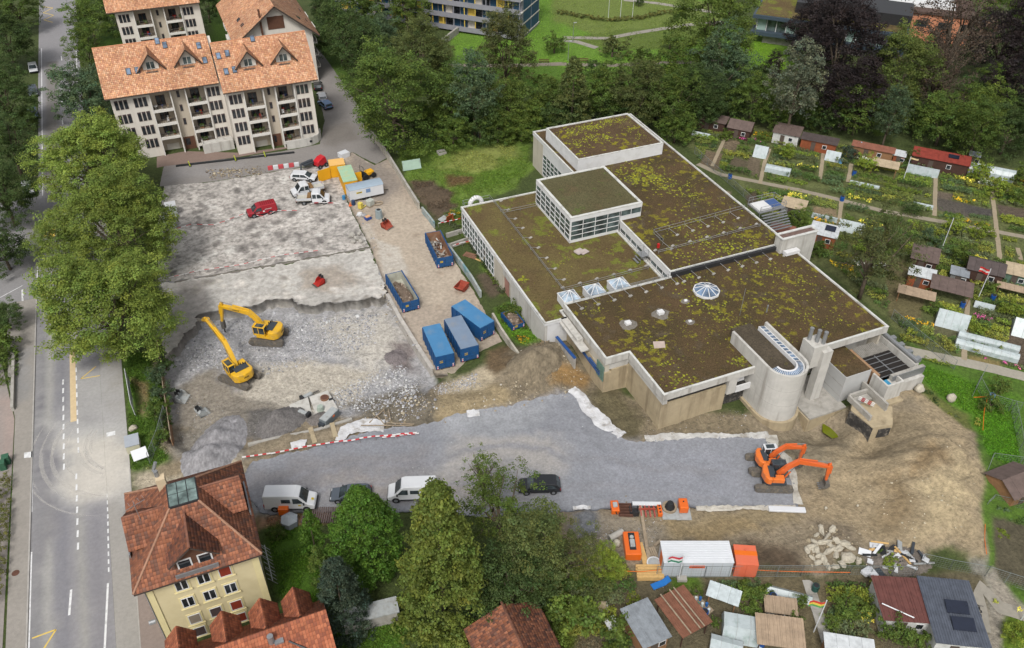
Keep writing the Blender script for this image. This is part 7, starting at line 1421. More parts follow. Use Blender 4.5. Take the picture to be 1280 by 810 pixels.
# fleece edges of the gravel platform
def fleece(label,pts,wd,seed=1,col=None):
 p=dens(PP(pts),.35,0)[:-1];p=[]
 for a,c in zip(PP(pts)[:-1],PP(pts)[1:]):
  k=max(2,int((c-a).length/.3));p+=[a.lerp(c,i/k)for i in range(k)]
 rr=random.Random(seed);b=MB();prev=None;N=5;V=[]
 for i,q in enumerate(p):
  d=(p[min(i+1,len(p)-1)]-p[max(0,i-1)]).normalized();n=Vector((-d.y,d.x));w_=wd*(.45+1.5*(fbm(np.array([i*.11+seed]),np.array([3.0]),3)[0]+.5));o=.3*fbm(np.array([i*.2]),np.array([seed*2.0]),3)[0]
  V.append([(q.x+n.x*(w_*(s/(N-1)-.5)+o),q.y+n.y*(w_*(s/(N-1)-.5)+o))for s in range(N)])
 vs=np.array([v for r_ in V for v in r_]);zz=np.maximum(level(vs[:,0],vs[:,1]),.0)+.16
 b.add([(x,y,z+rr.uniform(-.08,.16))for(x,y),z in zip(vs,zz)],[(i*N+s,i*N+s+1,(i+1)*N+s+1,(i+1)*N+s)for i in range(len(p)-1)for s in range(N-1)])
 t=thing('fleece_strip',label,'fleece',(0,0,0));b.build('sheet',mat('fleece',col or S(220,220,222),.9,.14,1.4,bump=.08,dirt=S(156,148,136),dscale=.9,damt=.75),t,True)
fleece('bright white fleece edge curling down from the hall corner along the gravel',[(714,489),(726,497),(732,510),(745,522),(758,534),(770,540),(780,548)],1.3,1);fleece('long pale fleece edge between the gravel and the hall trench',[(806,550),(830,547),(880,546),(930,545),(964,545)],.8,2,S(206,204,200))
fleece('pale fleece edge at the far end of the gravel behind the excavators',[(964,545),(968,560),(984,575),(992,600),(997,634)],.9,3,S(200,196,186));fleece('pale fleece edge along the tool side of the gravel',[(870,637),(920,636),(960,637),(998,637)],.7,4,S(206,200,188));fleece('short white fleece edge near the black car',[(716,637),(730,636),(742,637)],.6,5)
fleece('white fleece lump beside the old foundation wall',[(424,552),(432,540),(446,534),(470,533),(484,533)],1.6,6);fleece('thin white fleece remnant left of the foundation lump',[(364,559),(376,556),(386,557)],.8,7);fleece('white fleece scraps below the tan bank',[(584,524),(596,522),(603,521)],.7,8)
# boulders: every one its own thing
M_BOULD=mat('boulder',S(194,186,168),.95,.22,1.6,bump=.04,dirt=S(140,128,106),dscale=1.2,damt=.7)
rr=random.Random(31);BL=[(1027,664,14,8),(1040,663,10,9),(1033,673,18,7),(1020,670,8,6),(1008,689,9,10),(1013,686,13,10),(1019,690,8,12),(1030,680,16,8),(1046,680,12,10),(1053,684,14,12),(1058,702,15,18),(1051,709,8,12),(1071,706,10,9),(1043,698,9,9),(1036,692,14,8),(1029,703,12,10),(1022,706,9,8),(1043,712,8,10),(1014,699,8,6),(1047,690,12,10),(1038,686,10,7),(1033,711,9,7),(1024,698,10,8),(1061,690,9,8),(1018,680,9,7)]
for i,(px,py,a,c)in enumerate(BL):
 b=MB();s=.078*a;b.blob((0,0,.12),(s*1.5,.078*c*.95,.03*(a+c)*.8),i+40,7,5,0,None,.32);q=P(px,py);o=b.build('boulder',M_BOULD,None,False,.03,(q.x,q.y,float(level([q.x],[q.y])[0])));o.rotation_euler=(rr.uniform(-.3,.3),rr.uniform(-.3,.3),rr.uniform(0,3));tag(o,{15:'largest upright boulder at the right side of the heap',17:'rounded boulder lying apart at the right end of the heap',0:'boulder at the top of the heap behind the garden fence',5:'boulder at the left end of the heap'}.get(i,'pale broken boulder lying in the heap behind the garden fence'),'boulder','heap of boulders')
for px,py,s,lb in[(1146,494,1.3,'tan boulder against the foot of the hall annex'),(1187,502,1.2,'pale upright boulder alone at the grass edge'),(770,683,.9,'round grey stone beside the lime tree'),(1032,636,.4,'small pale stone in front of the front excavator'),(1072,632,.3,'small pale stone right of the front excavator')]:
 b=MB();b.blob((0,0,s*.35),(s,s*.9,s*1.1),int(px),9,6,0,None,.15);q=P(px,py);tag(b.build('boulder',M_BOULD,None,True,0,(q.x,q.y,float(level([q.x],[q.y])[0]))),lb,'boulder')
# ---- red and white barriers
M_RW=mat('barrier_paint',(1,1,1),.6,.08,3,attr='col')
def barrier(label,pts,z=.1,hgt=.9,seg=.55,r=.06,feet=True,group='red and white barrier lines'):
 p=PP(pts,z);o=p[0];t=thing('barrier_line',label,'barrier',(o.x,o.y,0),0,group);bars=[]
 for a,c in zip(p[:-1],p[1:]):
  L_=(c-a).length;k=max(1,round(L_/2.4))
  for q in range(k):
   s,e=a.lerp(c,q/k)-o,a.lerp(c,(q+.99)/k)-o;zz=float(level([s.x+o.x],[s.y+o.y])[0]);zz=max(zz,-.1)+.06 if z>=0 else z;b=MB();n=max(2,round((e-s).length/seg))
   for i in range(n):
    u,w_=s.lerp(e,i/n),s.lerp(e,(i+1)/n);b.tube((u.x,u.y,zz+hgt),(w_.x,w_.y,zz+hgt),r,5,0,None,S(206,52,60)if i%2 else S(236,232,230))
   b.build('striped_bar',M_RW,t)
   b=MB();b.tube((s.x,s.y,zz),(s.x,s.y,zz+hgt),.035,5,0,None,S(150,140,136));b.build('post',M_RW,t)
barrier('long red and white striped barrier along the gravel road edge',[(304,577),(340,572),(385,563),(430,556),(470,550),(522,546)],.2,.8,.5,.09);barrier('second shorter striped bar stacked beside the end of the long barrier',[(478,549),(500,547),(524,545)],.2,.5,.5,.1)
barrier('faded striped tape across the broken slab above its joint',[(212,350),(250,341),(300,334),(350,322),(398,316)],.1,.5,.8,.045);barrier('striped tape line between the street wall and the red van',[(214,291),(240,283),(268,284),(282,279),(305,270),(330,273),(346,266),(372,266)],.1,.5,.8,.045)
barrier('striped tape in front of the two pickups',[(388,257),(404,256),(424,257)],.1,.5,.8,.05)
b=MB();t=thing('road_barrier','row of red and white plastic barrier blocks on the lane edge','barrier',(*P(355,210).to_2d(),.0),head((340,212),(370,208),0))
for k in range(6):b=MB();b.cbox((-2.4+k*.95,0,.4),(.9,.35,.8));b.build('barrier_block',mat('barrier_red',S(206,84,90),.6)if k%2==0 else M_VW,t,bevel=.06)
barrier('striped fence boards over the ditch by the open skip',[(548,284),(562,281),(576,278)],.1,.8,.5,.07);barrier('striped fence boards on the lower side of the ditch',[(566,312),(578,308),(590,306)],.1,.8,.5,.07)
# ---- loose plant and tools, each a thing
M_REDO=mat('red_oxide',S(164,72,54),.8,.2,1.6,dirt=S(130,96,80),dscale=1.2,damt=.5);M_LG=mat('light_grey_steel',S(176,180,180),.7,.12,2,dirt=S(140,130,116),dscale=1.5,damt=.5);M_WOOD=mat('fresh_timber',S(214,176,116),.85,.12,3);M_OLDW=mat('old_timber',S(164,148,126),.9,.25,2.5);M_ORG=paint_('machine_orange',S(238,110,26));M_DRUST=mat('dark_rust',S(104,72,60),.9,.25,2)
def at_level(px,py,z=None):q=P(px,py,0 if z is None else z);return(q.x,q.y,float(level([q.x],[q.y])[0])if z is None else z)
def item(name,label,cat,loc,rz,parts,group=None):
 t=thing(name,label,cat,loc,rz,group)
 for nm,fn,m,bv in parts:b=MB();fn(b);b.build(nm,m,t,bevel=bv)
 return t
def bucket(name,label,px,py,rz,w,m,z=None,teeth=True):
 return item(name,label,'bucket',at_level(px,py,z),rz,[('shell',lambda b:(b.xprof([(-.7,.1),(.5,0),(.7,.12),(.55,.2),(-.45,.28),(-.62,.75),(-.3,1.0),(-.45,1.08),(-.8,.8)],-w/2,w/2),b.xprof([(-.7,.1),(.5,0),(.1,.75),(-.4,1.05),(-.8,.8)],-w/2,-w/2+.07),b.xprof([(-.7,.1),(.5,0),(.1,.75),(-.4,1.05),(-.8,.8)],w/2-.07,w/2)),m,.02),('teeth',lambda b:[b.cbox((.8,y*w*.42,.06),(.3,.12,.08))for y in(-1,-.5,0,.5,1)],M_STEELD,0),('hanger',lambda b:[b.box(-.75,-.25,y-.06,y+.06,.95,1.45)for y in(-.25,.25)],M_DSTEEL,0)])
bucket('digger_bucket','grey toothed digger bucket lying against the hoarding in the pit',225,488,R(-30),1.7,M_LG);bucket('digger_bucket','smaller grey bucket beside the toothed one in the pit',251,506,R(20),1.4,M_LG)
bucket('digger_bucket','red bucket on the pale broken slab',399,355,R(200),1.2,mat('bucket_red',S(176,44,36),.7,.15,2),.1);bucket('digger_bucket','red oxide bucket on the yard by the junk',484,284,R(-60),1.5,M_REDO,.1)
item('tipping_skip','rusty red tipping skip beside the turquoise-marked wall','skip',at_level(577,362,.1),R(40),[('shell',lambda b:(b.xprof([(-1.1,.9),(-.5,.1),(.7,.1),(1.1,.9),(1.0,.95),(.6,.2),(-.45,.2),(-1.0,.95)],-.75,.75),b.xprof([(-1.05,.92),(-.5,.12),(.7,.12),(1.05,.92)],-.76,-.7),b.xprof([(-1.05,.92),(-.5,.12),(.7,.12),(1.05,.92)],.7,.76)),M_REDO,0)])
def breaker(name,label,px,py,rz):return item(name,label,'hammer',at_level(px,py),rz,[('housing',lambda b:b.cbox((0,0,.35),(1.4,.5,.5)),M_LG,.05),('chisel',lambda b:b.tube((.7,0,.35),(1.7,0,.25),.1,8),M_STEELD,0),('bracket',lambda b:b.cbox((-.8,0,.4),(.4,.7,.7)),M_DSTEEL,.04)])
breaker('hydraulic_hammer','grey hydraulic hammer near the rusty drum, pointing right',383,489,R(20));breaker('hydraulic_hammer','grey hydraulic hammer on the clean concrete, pointing up-left',379,515,R(130));
item('steel_drum','rusty open steel drum standing in the pit','drum',at_level(405,494),0,[('drum',lambda b:b.cyl((0,0),.55,0,.95,14),M_RUSTIN,0),('hole',lambda b:b.cyl((0,0),.47,.951,.96,14),M_DRUST,0),('coupler',lambda b:b.cbox((.7,-.4,.35),(.6,.5,.7)),M_DSTEEL,.05)])
item('water_tank','small greenish tank beside the rusty drum','tank',at_level(400,508),0,[('tank',lambda b:b.cyl((0,0),.5,0,.7,12,0,.38),mat('pale_green_tank',S(176,188,176),.6,.1,2),0)])
item('fuel_tank','long grey tank with an orange handle by the pit edge','tank',at_level(412,523),R(38),[('body',lambda b:b.box(-1.3,1.3,-.55,.55,0,1.0),mat('tank_grey',S(116,124,128),.6,.1,2),.05),('lid',lambda b:b.box(-1.2,1.2,-.5,.5,1.0,1.08),M_LG,0),('handle',lambda b:b.cbox((.2,-.56,.8),(.35,.06,.22)),M_ORG,0),('end_box',lambda b:b.box(-1.7,-1.31,-.4,.4,0,.7),M_DG,0)])
for i,(a,c)in enumerate([((462,530),(480,514)),((471,522),(482,534)),((480,512),(484,534)),((486,516),(489,530)),((452,536),(516,535)),((484,533),(518,534))]):
 p=P(*a);q=P(*c);o=p;b=MB();b.tube((0,0,.25+.08*i),(q.x-o.x,q.y-o.y,.25+.05*i),.07,6);tag(b.build('steel_pole',M_OLDW,None,False,0,(o.x,o.y,max(-.3,float(level([o.x],[o.y])[0])))),['grey pole slanting towards the gravel in the pole pile','short grey pole crossing the slanting one','upright-lying grey pole in the middle of the pole pile','short grey pole at the right side of the pole pile','longest grey pole of the pile, along the gravel edge','short grey pole under the end of the longest one'][i],'pole','pile of poles')
# old foundation walls with buttresses between pit and gravel
t=thing('foundation_remains','low broken concrete foundation wall with two buttresses above the barrier','wall',(*P(390,540).to_2d(),0),0);o=P(390,540)
b=MB();q=PP([(310,556),(345,548),(395,538),(440,524)])
for a,c in zip(q[:-1],q[1:]):
 d=(c-a);n=Vector((-d.y,d.x)).normalized()*.2;b.prism([((a-n).x-o.x,(a-n).y-o.y),((c-n).x-o.x,(c-n).y-o.y),((c+n).x-o.x,(c+n).y-o.y),((a+n).x-o.x,(a+n).y-o.y)],-1.4,.15)
b.build('wall',M_CONC2,t)
for a,c in(((388,536),(394,555)),((415,530),(420,548))):
 p=P(*a);q=P(*c);d=(q-p).to_2d();n=Vector((-d.y,d.x)).normalized()*.28;b=MB();b.prism([((p.x-n.x)-o.x,p.y-n.y-o.y),(q.x-n.x-o.x,q.y-n.y-o.y),(q.x+n.x-o.x,q.y+n.y-o.y),(p.x+n.x-o.x,p.y+n.y-o.y)],-1.0,.25);b.build('buttress',M_TAN,t)
item('concrete_pad','clean pale concrete pad with a joint, under the hammers','slab',(0,0,0),0,[('pad',lambda b:[b.prism([tuple(v)for v in PP(p_,-.9)],-1.3,-.62)for p_ in([(362,508),(385,498),(394,534),(374,542)],)],M_CONC,0),('pad',lambda b:b.prism([tuple(v)for v in PP([(387,498),(410,490),(424,515),(398,528)],-.9)],-1.3,-.6),M_CONC,0)])
t=thing('barrier_stack','stack of red and white barrier boards lying on the broken concrete block','barrier',(70.2,52.0,2.45),R(-62))
for k in range(3):
 b=MB()
 for q in range(5):b.cbox((-1.0+q*.4,-.2+k*.2,.06+.07*k),(.39,.12,.06),0,0,S(176,54,60)if q%2 else S(226,222,218))
 b.build('barrier_board',M_RW,t)
# junk on the yard
J=[('pallet_truck','yellow pallet truck with its fork down among the yard junk','truck',(451,261),R(40),[('body',lambda b:(b.box(-.3,.3,-.35,.35,.1,1.2),b.box(.3,1.2,-.35,-.15,.1,.2),b.box(.3,1.2,.15,.35,.1,.2)),mat('pale_yellow_steel',S(226,206,96),.6,.1,3),.03)]),('water_tank','square grey-white tank in a cage behind the yellow truck','tank',(463,257),R(30),[('tank',lambda b:b.box(-.6,.6,-.5,.5,.15,1.15),mat('tank_pale',S(190,192,182),.5,.1,2),.08),('pallet',lambda b:b.box(-.65,.65,-.55,.55,0,.15),M_OLDW,0)]),('waste_bin','tall grey bin with a dark opening beside the red bucket','bin',(474,272),R(60),[('body',lambda b:b.cyl((0,0),.65,0,1.5,8,0,.55),mat('bin_grey',S(150,162,164),.6,.1,2),0),('opening',lambda b:b.cyl((.1,0),.35,1.5,1.52,8),M_BLKP,0)]),('tyre_ring','brown ring of edging lying on the yard','ring',(473,255),0,[('ring',lambda b:[b.tube((.75*math.cos(k*.5236),.5*math.sin(k*.5236),.15),(.75*math.cos((k+1)*.5236),.5*math.sin((k+1)*.5236),.15),.12,6)for k in range(12)],M_OLDW,0)]),('crate','small blue crate holding orange things on the yard','crate',(460,274),R(20),[('box',lambda b:b.box(-.5,.5,-.4,.4,0,.5),mat('crate_blue',S(60,84,150),.6,.1,3),.03),('load',lambda b:b.box(-.4,.4,-.3,.3,.5,.62),mat('orange_load',S(226,176,130),.7),0)]),('rubble_sack','white rubble sack slumped beside the blue crate','sack',(450,270),0,[('sack',lambda b:b.blob((0,0,.3),(1.2,.9,.8),5,9,5),mat('white_sack',S(214,214,214),.8,.08,3,bump=.03),0)]),('rubble_sack','grey sack right behind the white one','sack',(455,271),0,[('sack',lambda b:b.blob((0,0,.25),(.9,.8,.6),6,9,5),mat('grey_sack',S(170,170,172),.8,.1,3),0)]),('drum','dark blue drum by the trailer corner','drum',(442,256),0,[('drum',lambda b:b.cyl((0,0),.32,0,.85,12),mat('navy_drum',S(50,70,104),.5,.1,2),0)]),('drum','light blue drum under the trailer front corner','drum',(430,249),0,[('drum',lambda b:b.cyl((0,0),.28,0,.7,12),mat('sky_drum',S(64,140,190),.5,.1,2),0)]),('traffic_cone','orange cone at the edge of the broken slab','cone',(438,257),0,[('cone',lambda b:(b.cyl((0,0),.22,.04,.7,10,0,.04),b.box(-.25,.25,-.25,.25,0,.04)),mat('cone_orange',S(236,120,70),.6),0)])]
for nm,lb,ct,(px,py),rz,parts in J:item(nm,lb,ct,at_level(px,py,.08),rz,parts)
for i,(px,py,s)in enumerate([(441,296,1.3),(446,300,1.1),(452,303,1.0),(442,304,.9),(449,294,.8),(456,306,.7)]):b=MB();b.blob((0,0,s*.3),(s,s*.8,s*.8),i+7,8,5,0,None,.2);tag(b.build('concrete_lump',M_CONC2,None,False,0,at_level(px,py,.08)),['largest broken concrete lump at the slab joint pile','concrete lump just right of the largest one','concrete lump in the middle of the slab joint pile','lower left concrete lump of the slab joint pile','uppermost concrete lump of the slab joint pile','smallest concrete lump at the right end of the slab joint pile'][i],'concrete lump','pile of broken concrete')
# tools beside the gravel
T_=[('plate_compactor','orange compactor at the left end of the tool row','compactor',(768,638),R(70),[('body',lambda b:b.box(-.75,.75,-.45,.45,.15,.85),M_ORG,.1),('engine',lambda b:b.box(-.3,.3,-.25,.25,.85,1.1),M_LG,.04),('handle',lambda b:b.tube((-.7,0,.6),(-1.3,0,1.0),.06,6),M_BLKP,0)]),('mesh_crate','dark wire crate right of the orange compactor','crate',(781,640),R(66),[('frame',lambda b:[b.box(x,x+.08,-.8,.8,.0,.5)for x in(-.8,-.4,0,.4,.72)],M_DRUST,0),('rim',lambda b:(b.box(-.8,.8,-.8,-.72,.5,.56),b.box(-.8,.8,.72,.8,.5,.56)),M_DSTEEL,0)]),('trench_bucket','dark trench bucket between the wire crate and the plank','bucket',(792,641),R(66),[('shell',lambda b:(b.box(-.55,.55,-.5,.5,0,.12),b.box(-.55,-.45,-.5,.5,.12,.8),b.box(-.55,.55,-.5,-.42,.12,.6),b.box(-.55,.55,.42,.5,.12,.6)),M_DSTEEL,0)]),('lifting_fork','pinkish red lifting forks lying right of the plank','fork',(808,639),R(66),[('tine',lambda b:[b.box(-.9,.9,y,y+.14,.05,.3)for y in(-.9,-.4,.1,.6)],mat('faded_red',S(190,92,84),.7,.15,3),0),('bar',lambda b:b.box(-.1,.1,-1.0,.9,.3,.45),M_REDO,0)]),('rock_breaker','orange breaker standing between the forks and the black hopper','hammer',(824,640),R(66),[('housing',lambda b:b.box(-.75,.6,-.25,.25,.1,.6),M_ORG,.05),('holes',lambda b:[b.cyl((x,0),.12,.6,.63,8)for x in(-.45,0,.4)],M_DSTEEL,0)]),('mixer','black hopper on a board with a tan rim','mixer',(837,638),R(66),[('base_board',lambda b:b.box(-1.3,.9,-.95,.95,0,.06),M_LG,0),('rim',lambda b:b.cyl((.3,0),.85,.06,.3,14),M_OLDW,0),('hopper',lambda b:b.cyl((.2,0),.6,.31,1.1,8,0,.35),M_BLKP,.03)]),('generator','orange generator box on a steel plate','generator',(853,637),R(66),[('plate',lambda b:b.box(-1.5,.8,-.8,.9,0,.06),M_LG,0),('body',lambda b:b.box(-.7,.75,-.5,.5,.15,1.1),M_ORG,.12),('cap',lambda b:b.cyl((.2,0),.08,1.1,1.18,8),M_BLKP,0)]),('trench_box','open orange machine body with a dark slot, next to the lime tree','machine',(789,686),R(66),[('body',lambda b:b.box(-1.55,1.45,-.85,.85,.1,1.2),M_ORG,.1),('slot',lambda b:b.box(-.95,1.25,-.35,.35,1.2,1.215),M_BLKP,0),('engine',lambda b:(b.box(-.6,.3,-.25,.25,1.2,1.4),b.cyl((.6,0),.22,1.2,1.42,10)),M_LG,.03)]),('concrete_pipe','grey concrete pipe section left of the open orange machine','pipe',(769,674),R(10),[('pipe',lambda b:(b.tube((-.9,0,.35),(.9,0,.35),.35,14),b.tube((-.9,0,.35),(-.7,0,.35),.42,14)),M_CONC2,0)]),('timber_plank','long pale plank running from the gravel to the timber stack','plank',(806,668),0,[]),('timber_plank','short thick yellow plank leaning by the long one','plank',(803,692),R(75),[('plank',lambda b:(b.box(-1.5,1.3,-.3,.3,0,.15),b.box(-1.9,-1.2,-.1,.35,.15,.2)),M_WOOD,0)]),('pallet','grey wooden pallet beside the white cabin','pallet',(815,694),R(80),[('board',lambda b:[b.box(-.9,.9,y,y+.16,.12,.16)for y in(-.55,-.33,-.11,.11,.33)],M_OLDW,0),('bearer',lambda b:[b.box(x,x+.12,-.55,.5,0,.12)for x in(-.85,-.05,.75)],M_OLDW,0)]),('water_tub','round white tub between the pallet and the timber stack','tub',(817,707),0,[('tub',lambda b:b.cyl((0,0),.72,0,.5,16,0,.78),M_VW,0),('inside',lambda b:b.cyl((0,0),.66,.501,.51,16),M_LG,0)]),('timber_stack','stack of fresh yellow timber beside the white cabin','timber stack',(812,718),R(22),[]),('steel_plate','narrow beam end by the cabin corner','beam',(822,680),R(20),[('beam',lambda b:b.box(-.5,.5,-.15,.15,0,.2),M_OLDW,0)])]
RZ0=math.atan2(*(lambda d:(d.y,d.x))(P(900,640)-P(800,640)))
for nm,lb,ct,(px,py),rz,parts in T_:
 if parts:item(nm,lb,ct,at_level(px,py),RZ0+math.pi/2 if rz==R(66)else rz,parts)
p=P(800,632);q=P(811,703);b=MB();b.cbox((0,0,.12),((q-p).length,.34,.1),math.atan2(q.y-p.y,q.x-p.x));tag(b.build('timber_plank',M_OLDW,None,False,0,(*((p+q)/2).to_2d(),.12)),'long pale plank running from the gravel edge to the timber stack','plank')
t=thing('timber_stack','stack of fresh yellow timber beside the white cabin','timber stack',(*P(812,718).to_2d(),0),RZ0)
for k in range(3):
 for j in range(5):b=MB();b.box(-1.35+random.uniform(-.1,.1),1.35,-.8+j*.33,-.52+j*.33,.05+k*.2,.22+k*.2);b.build('timber',M_WOOD,t)
for lb,a,c,wd,h in[('white foam board lying at the end of the gravel behind the front excavator',(960,638),(1006,640),.7,.25),('white sheet laid on the gravel edge above the plank',(790,631.5),(826,632),.5,.2)]:
 p=P(*a);q=P(*c);b=MB();b.cbox((0,0,h/2),((q-p).length,wd,h),math.atan2(q.y-p.y,q.x-p.x));tag(b.build('foam_board',M_VW,None,False,.04,(*((p+q)/2).to_2d(),.2)),lb,'board')
# rubbish pile behind the brown roof: a heap plus the sheets and boards one can tell apart
rr=random.Random(77);heap('rubbish_heap',(1120,704),3.6,1.8,.7,RZ0,S(120,112,104),15)
cols=[(S(236,236,236),'white'),(S(226,228,232),'white'),(S(206,180,140),'tan'),(S(96,104,116),'dark grey'),(S(180,186,192),'grey'),(S(70,76,88),'dark'),(S(240,240,240),'white')]
for i in range(46):
 px=rr.gauss(1122,20);py=rr.gauss(699,7)+(px-1120)*.12;c,cn=rr.choice(cols);L_=rr.uniform(.5,2.4);w_=rr.uniform(.15,.8 if L_<1.5 else.3)
 b=MB();b.cbox((0,0,0),(L_,w_,rr.uniform(.04,.14)),rr.uniform(0,3.1),0,None,rr.uniform(-.35,.35),rr.uniform(-.25,.25));m_={'white':M_VW,'tan':M_WOOD,'dark grey':M_DG,'grey':M_LG,'dark':M_BLKP}[cn];q=P(px,py);tag(b.build('waste_board',m_,None,False,0,(q.x,q.y,.55+rr.uniform(-.2,.35))),'discarded %s board tossed on the rubbish heap behind the brown roof'%cn,'board','rubbish heap boards')
tree(1112,704,12,'bush','lime','yellow-green shrub growing at the left end of the rubbish heap','shrub','shrub');tree(1102,692,8,'bush2','mid','small green shrub behind the yellow one at the rubbish heap','shrub','shrub')
for px,py in((1082,719),(1088,721),(1098,722)):b=MB();b.cbox((0,0,.3),(1.3,.8,.5),rr.uniform(0,2),0,None,rr.uniform(-.3,.3),.1);tag(b.build('tarpaulin',M_VW if px<1090 else M_DG,None,False,.12,at_level(px,py)),'crumpled %s by the wire fence in front of the rubbish heap'%{1082:'white tarpaulin',1088:'pale tarpaulin',1098:'dark tarpaulin'}[px],'tarpaulin')
# ---- walls and fences
def wall_line(name,label,pts,th,h,m,z0=0,cat='wall',cope=None):
 q=PP(pts);o=q[0];t=thing(name,label,cat,(o.x,o.y,z0))
 for i,(a,c)in enumerate(zip(q[:-1],q[1:])):
  d=c-a;n=Vector((-d.y,d.x)).normalized()*th/2;b=MB();b.prism([((a-n).x-o.x,(a-n).y-o.y),((c-n).x-o.x,(c-n).y-o.y),((c+n).x-o.x,(c+n).y-o.y),((a+n).x-o.x,(a+n).y-o.y)],-.3,h);b.build('wall_section',m,t)
  if cope:n2=n*1.25;b=MB();b.prism([((a-n2).x-o.x,(a-n2).y-o.y),((c-n2).x-o.x,(c-n2).y-o.y),((c+n2).x-o.x,(c+n2).y-o.y),((a+n2).x-o.x,(a+n2).y-o.y)],h,h+.06);b.build('wall_cap',cope,t)
 return t
M_OLDC=mat('stained_wall',S(190,184,170),.92,.2,.9,bump=.03,dirt=S(130,126,112),dscale=.5,damt=.7);M_GRAF=mat('painted_wall',S(170,176,172),.85,.2,1,dirt=S(96,150,160),dscale=.45,damt=.85)
wall_line('garden_wall','long pale concrete wall between the lane and the lawn',[(466,172),(482,194),(497,218),(509,238),(524,262)],.3,1.3,M_OLDC,cope=M_CONC2);wall_line('garden_wall','short stained wall left of the open scrap skip',[(528,266),(537,277),(543,285)],.3,1.2,M_GRAF)
wall_line('garden_wall','graffiti marked wall from the open scrap skip down to the tipping skip',[(560,312),(575,332),(590,353),(601,372)],.3,1.2,M_GRAF);wall_line('retaining_wall','pale retaining wall between the closed skips and the grass',[(616,400),(626,418),(638,436),(650,453),(658,466)],.3,1.3,M_OLDC);wall_line('retaining_wall','broken end of the retaining wall beside the soil heap',[(658,466),(676,460)],.3,1.2,M_OLDC)
wall_line('ditch_wall','grey concrete wall of the ditch beside the hall windows',[(558,297),(582,290)],.3,1.2,M_CONC2,-.4);wall_line('ditch_wall','lower concrete wall of the ditch beside the hall windows',[(562,310),(588,301)],.3,1.2,M_CONC2,-.4)
wall_line('low_wall','narrow concrete wall at the left pavement edge',[(19,440),(18,478),(17,514)],.35,.7,M_CONC2,0);
M_MESH=mat('fence_wire',S(150,158,156),.5,.1,4,metal=.4);M_GPOST=mat('green_post',S(120,140,130),.6,.1,4)
def fence(label,pts,h=1.8,z=0,bay=2.4,m=M_MESH,wires=6,cat='fence',name='mesh_fence'):
 q=PP(pts,z);o=q[0];t=thing(name,label,cat,(o.x,o.y,0));b2=MB()
 for a,c in zip(q[:-1],q[1:]):
  L_=(c-a).length;k=max(1,round(L_/bay))
  for i in range(k+1):
   s=a.lerp(c,i/k)-o;b=MB();b.tube((s.x,s.y,0),(s.x,s.y,h+.05),.035,5);b.build('post',m,t)
  for i in range(k):
   s=a.lerp(c,i/k)-o;e=a.lerp(c,(i+1)/k)-o;b=MB();b.tube((s.x,s.y,h),(e.x,e.y,h),.03,4);b.tube((s.x,s.y,.1),(e.x,e.y,.1),.025,4)
   for w_ in range(1,wires):zz=.1+(h-.1)*w_/wires;b.tube((s.x,s.y,zz),(e.x,e.y,zz),.008,3)
   n=int((e-s).length/.25)
   for w_ in range(n):f=s.lerp(e,(w_+.5)/n);b.tube((f.x,f.y,.1),(f.x,f.y,h),.006,3)
   b.build('mesh_panel',m,t)
 return t
fence('mesh site fence along the left side of the lawn behind the hall',[(496,192),(515,184),(535,178),(556,172)]);fence('mesh site fence along the back of the lawn behind the hall',[(556,172),(560,168),(585,172),(598,175)]);fence('mesh fence piece between the trees and the hall corner',[(635,172),(648,168),(661,165)])
fence('tall mesh fence beside the garden path behind the annex',[(1114,398),(1140,420),(1165,440),(1192,462)],1.6);fence('mesh fence panel on the grass above the orange cord',[(1228,470),(1220,486),(1215,496)],1.9);fence('mesh fence panels crossing the grass strip',[(1220,484),(1231,505),(1260,514),(1272,517)],1.9);fence('mesh fence along the far side of the grass strip',[(1264,516),(1270,545),(1276,585)],1.9)
fence('mesh fence corner in front of the brown hut',[(1228,600),(1236,580),(1272,585)],1.9);fence('lower mesh fence between the hut and the bare plot',[(1229,640),(1237,632),(1280,642)],1.9);fence('long mesh site fence between the site and the gardens',[(820,722),(880,722),(940,721),(1000,721),(1060,721),(1140,722)],1.9);fence('mesh fence beside the plot at the lower right',[(1150,706),(1185,714),(1230,722),(1280,738)],1.9)
fence('mesh fence on the verge in front of the hoarding',[(208,520),(200,550),(188,580)],1.8);fence('mesh fence by the roof edge above the gardens',[(868,192),(892,214),(918,236),(940,256)],1.4)
# hoarding of the pit
t=thing('hoarding','brown timber shoring wall along the verge side of the pit','hoarding',(*P(204,500).to_2d(),0));o=P(204,500);q=PP([(197,425),(201,455),(206,490),(210,515),(216,556)])
for a,c in zip(q[:-1],q[1:]):
 k=int((c-a).length/.5)
 for i in range(k):s=a.lerp(c,(i+.5)/k)-o.to_2d();b=MB();b.cbox((s.x,s.y,-.2),(.1,.46,2.0+.25*random.random()),math.atan2((c-a).y,(c-a).x)-math.pi/2);b.build('board',mat('hoarding_wood',S(150,116,88),.9,.3,2)if not i and a==q[0]else bpy.data.materials['hoarding_wood'],t)
b=MB();b.path([(p.x-o.x,p.y-o.y,.95)for p in q],.06,6);b.build('top_rail',M_OLDW,t)
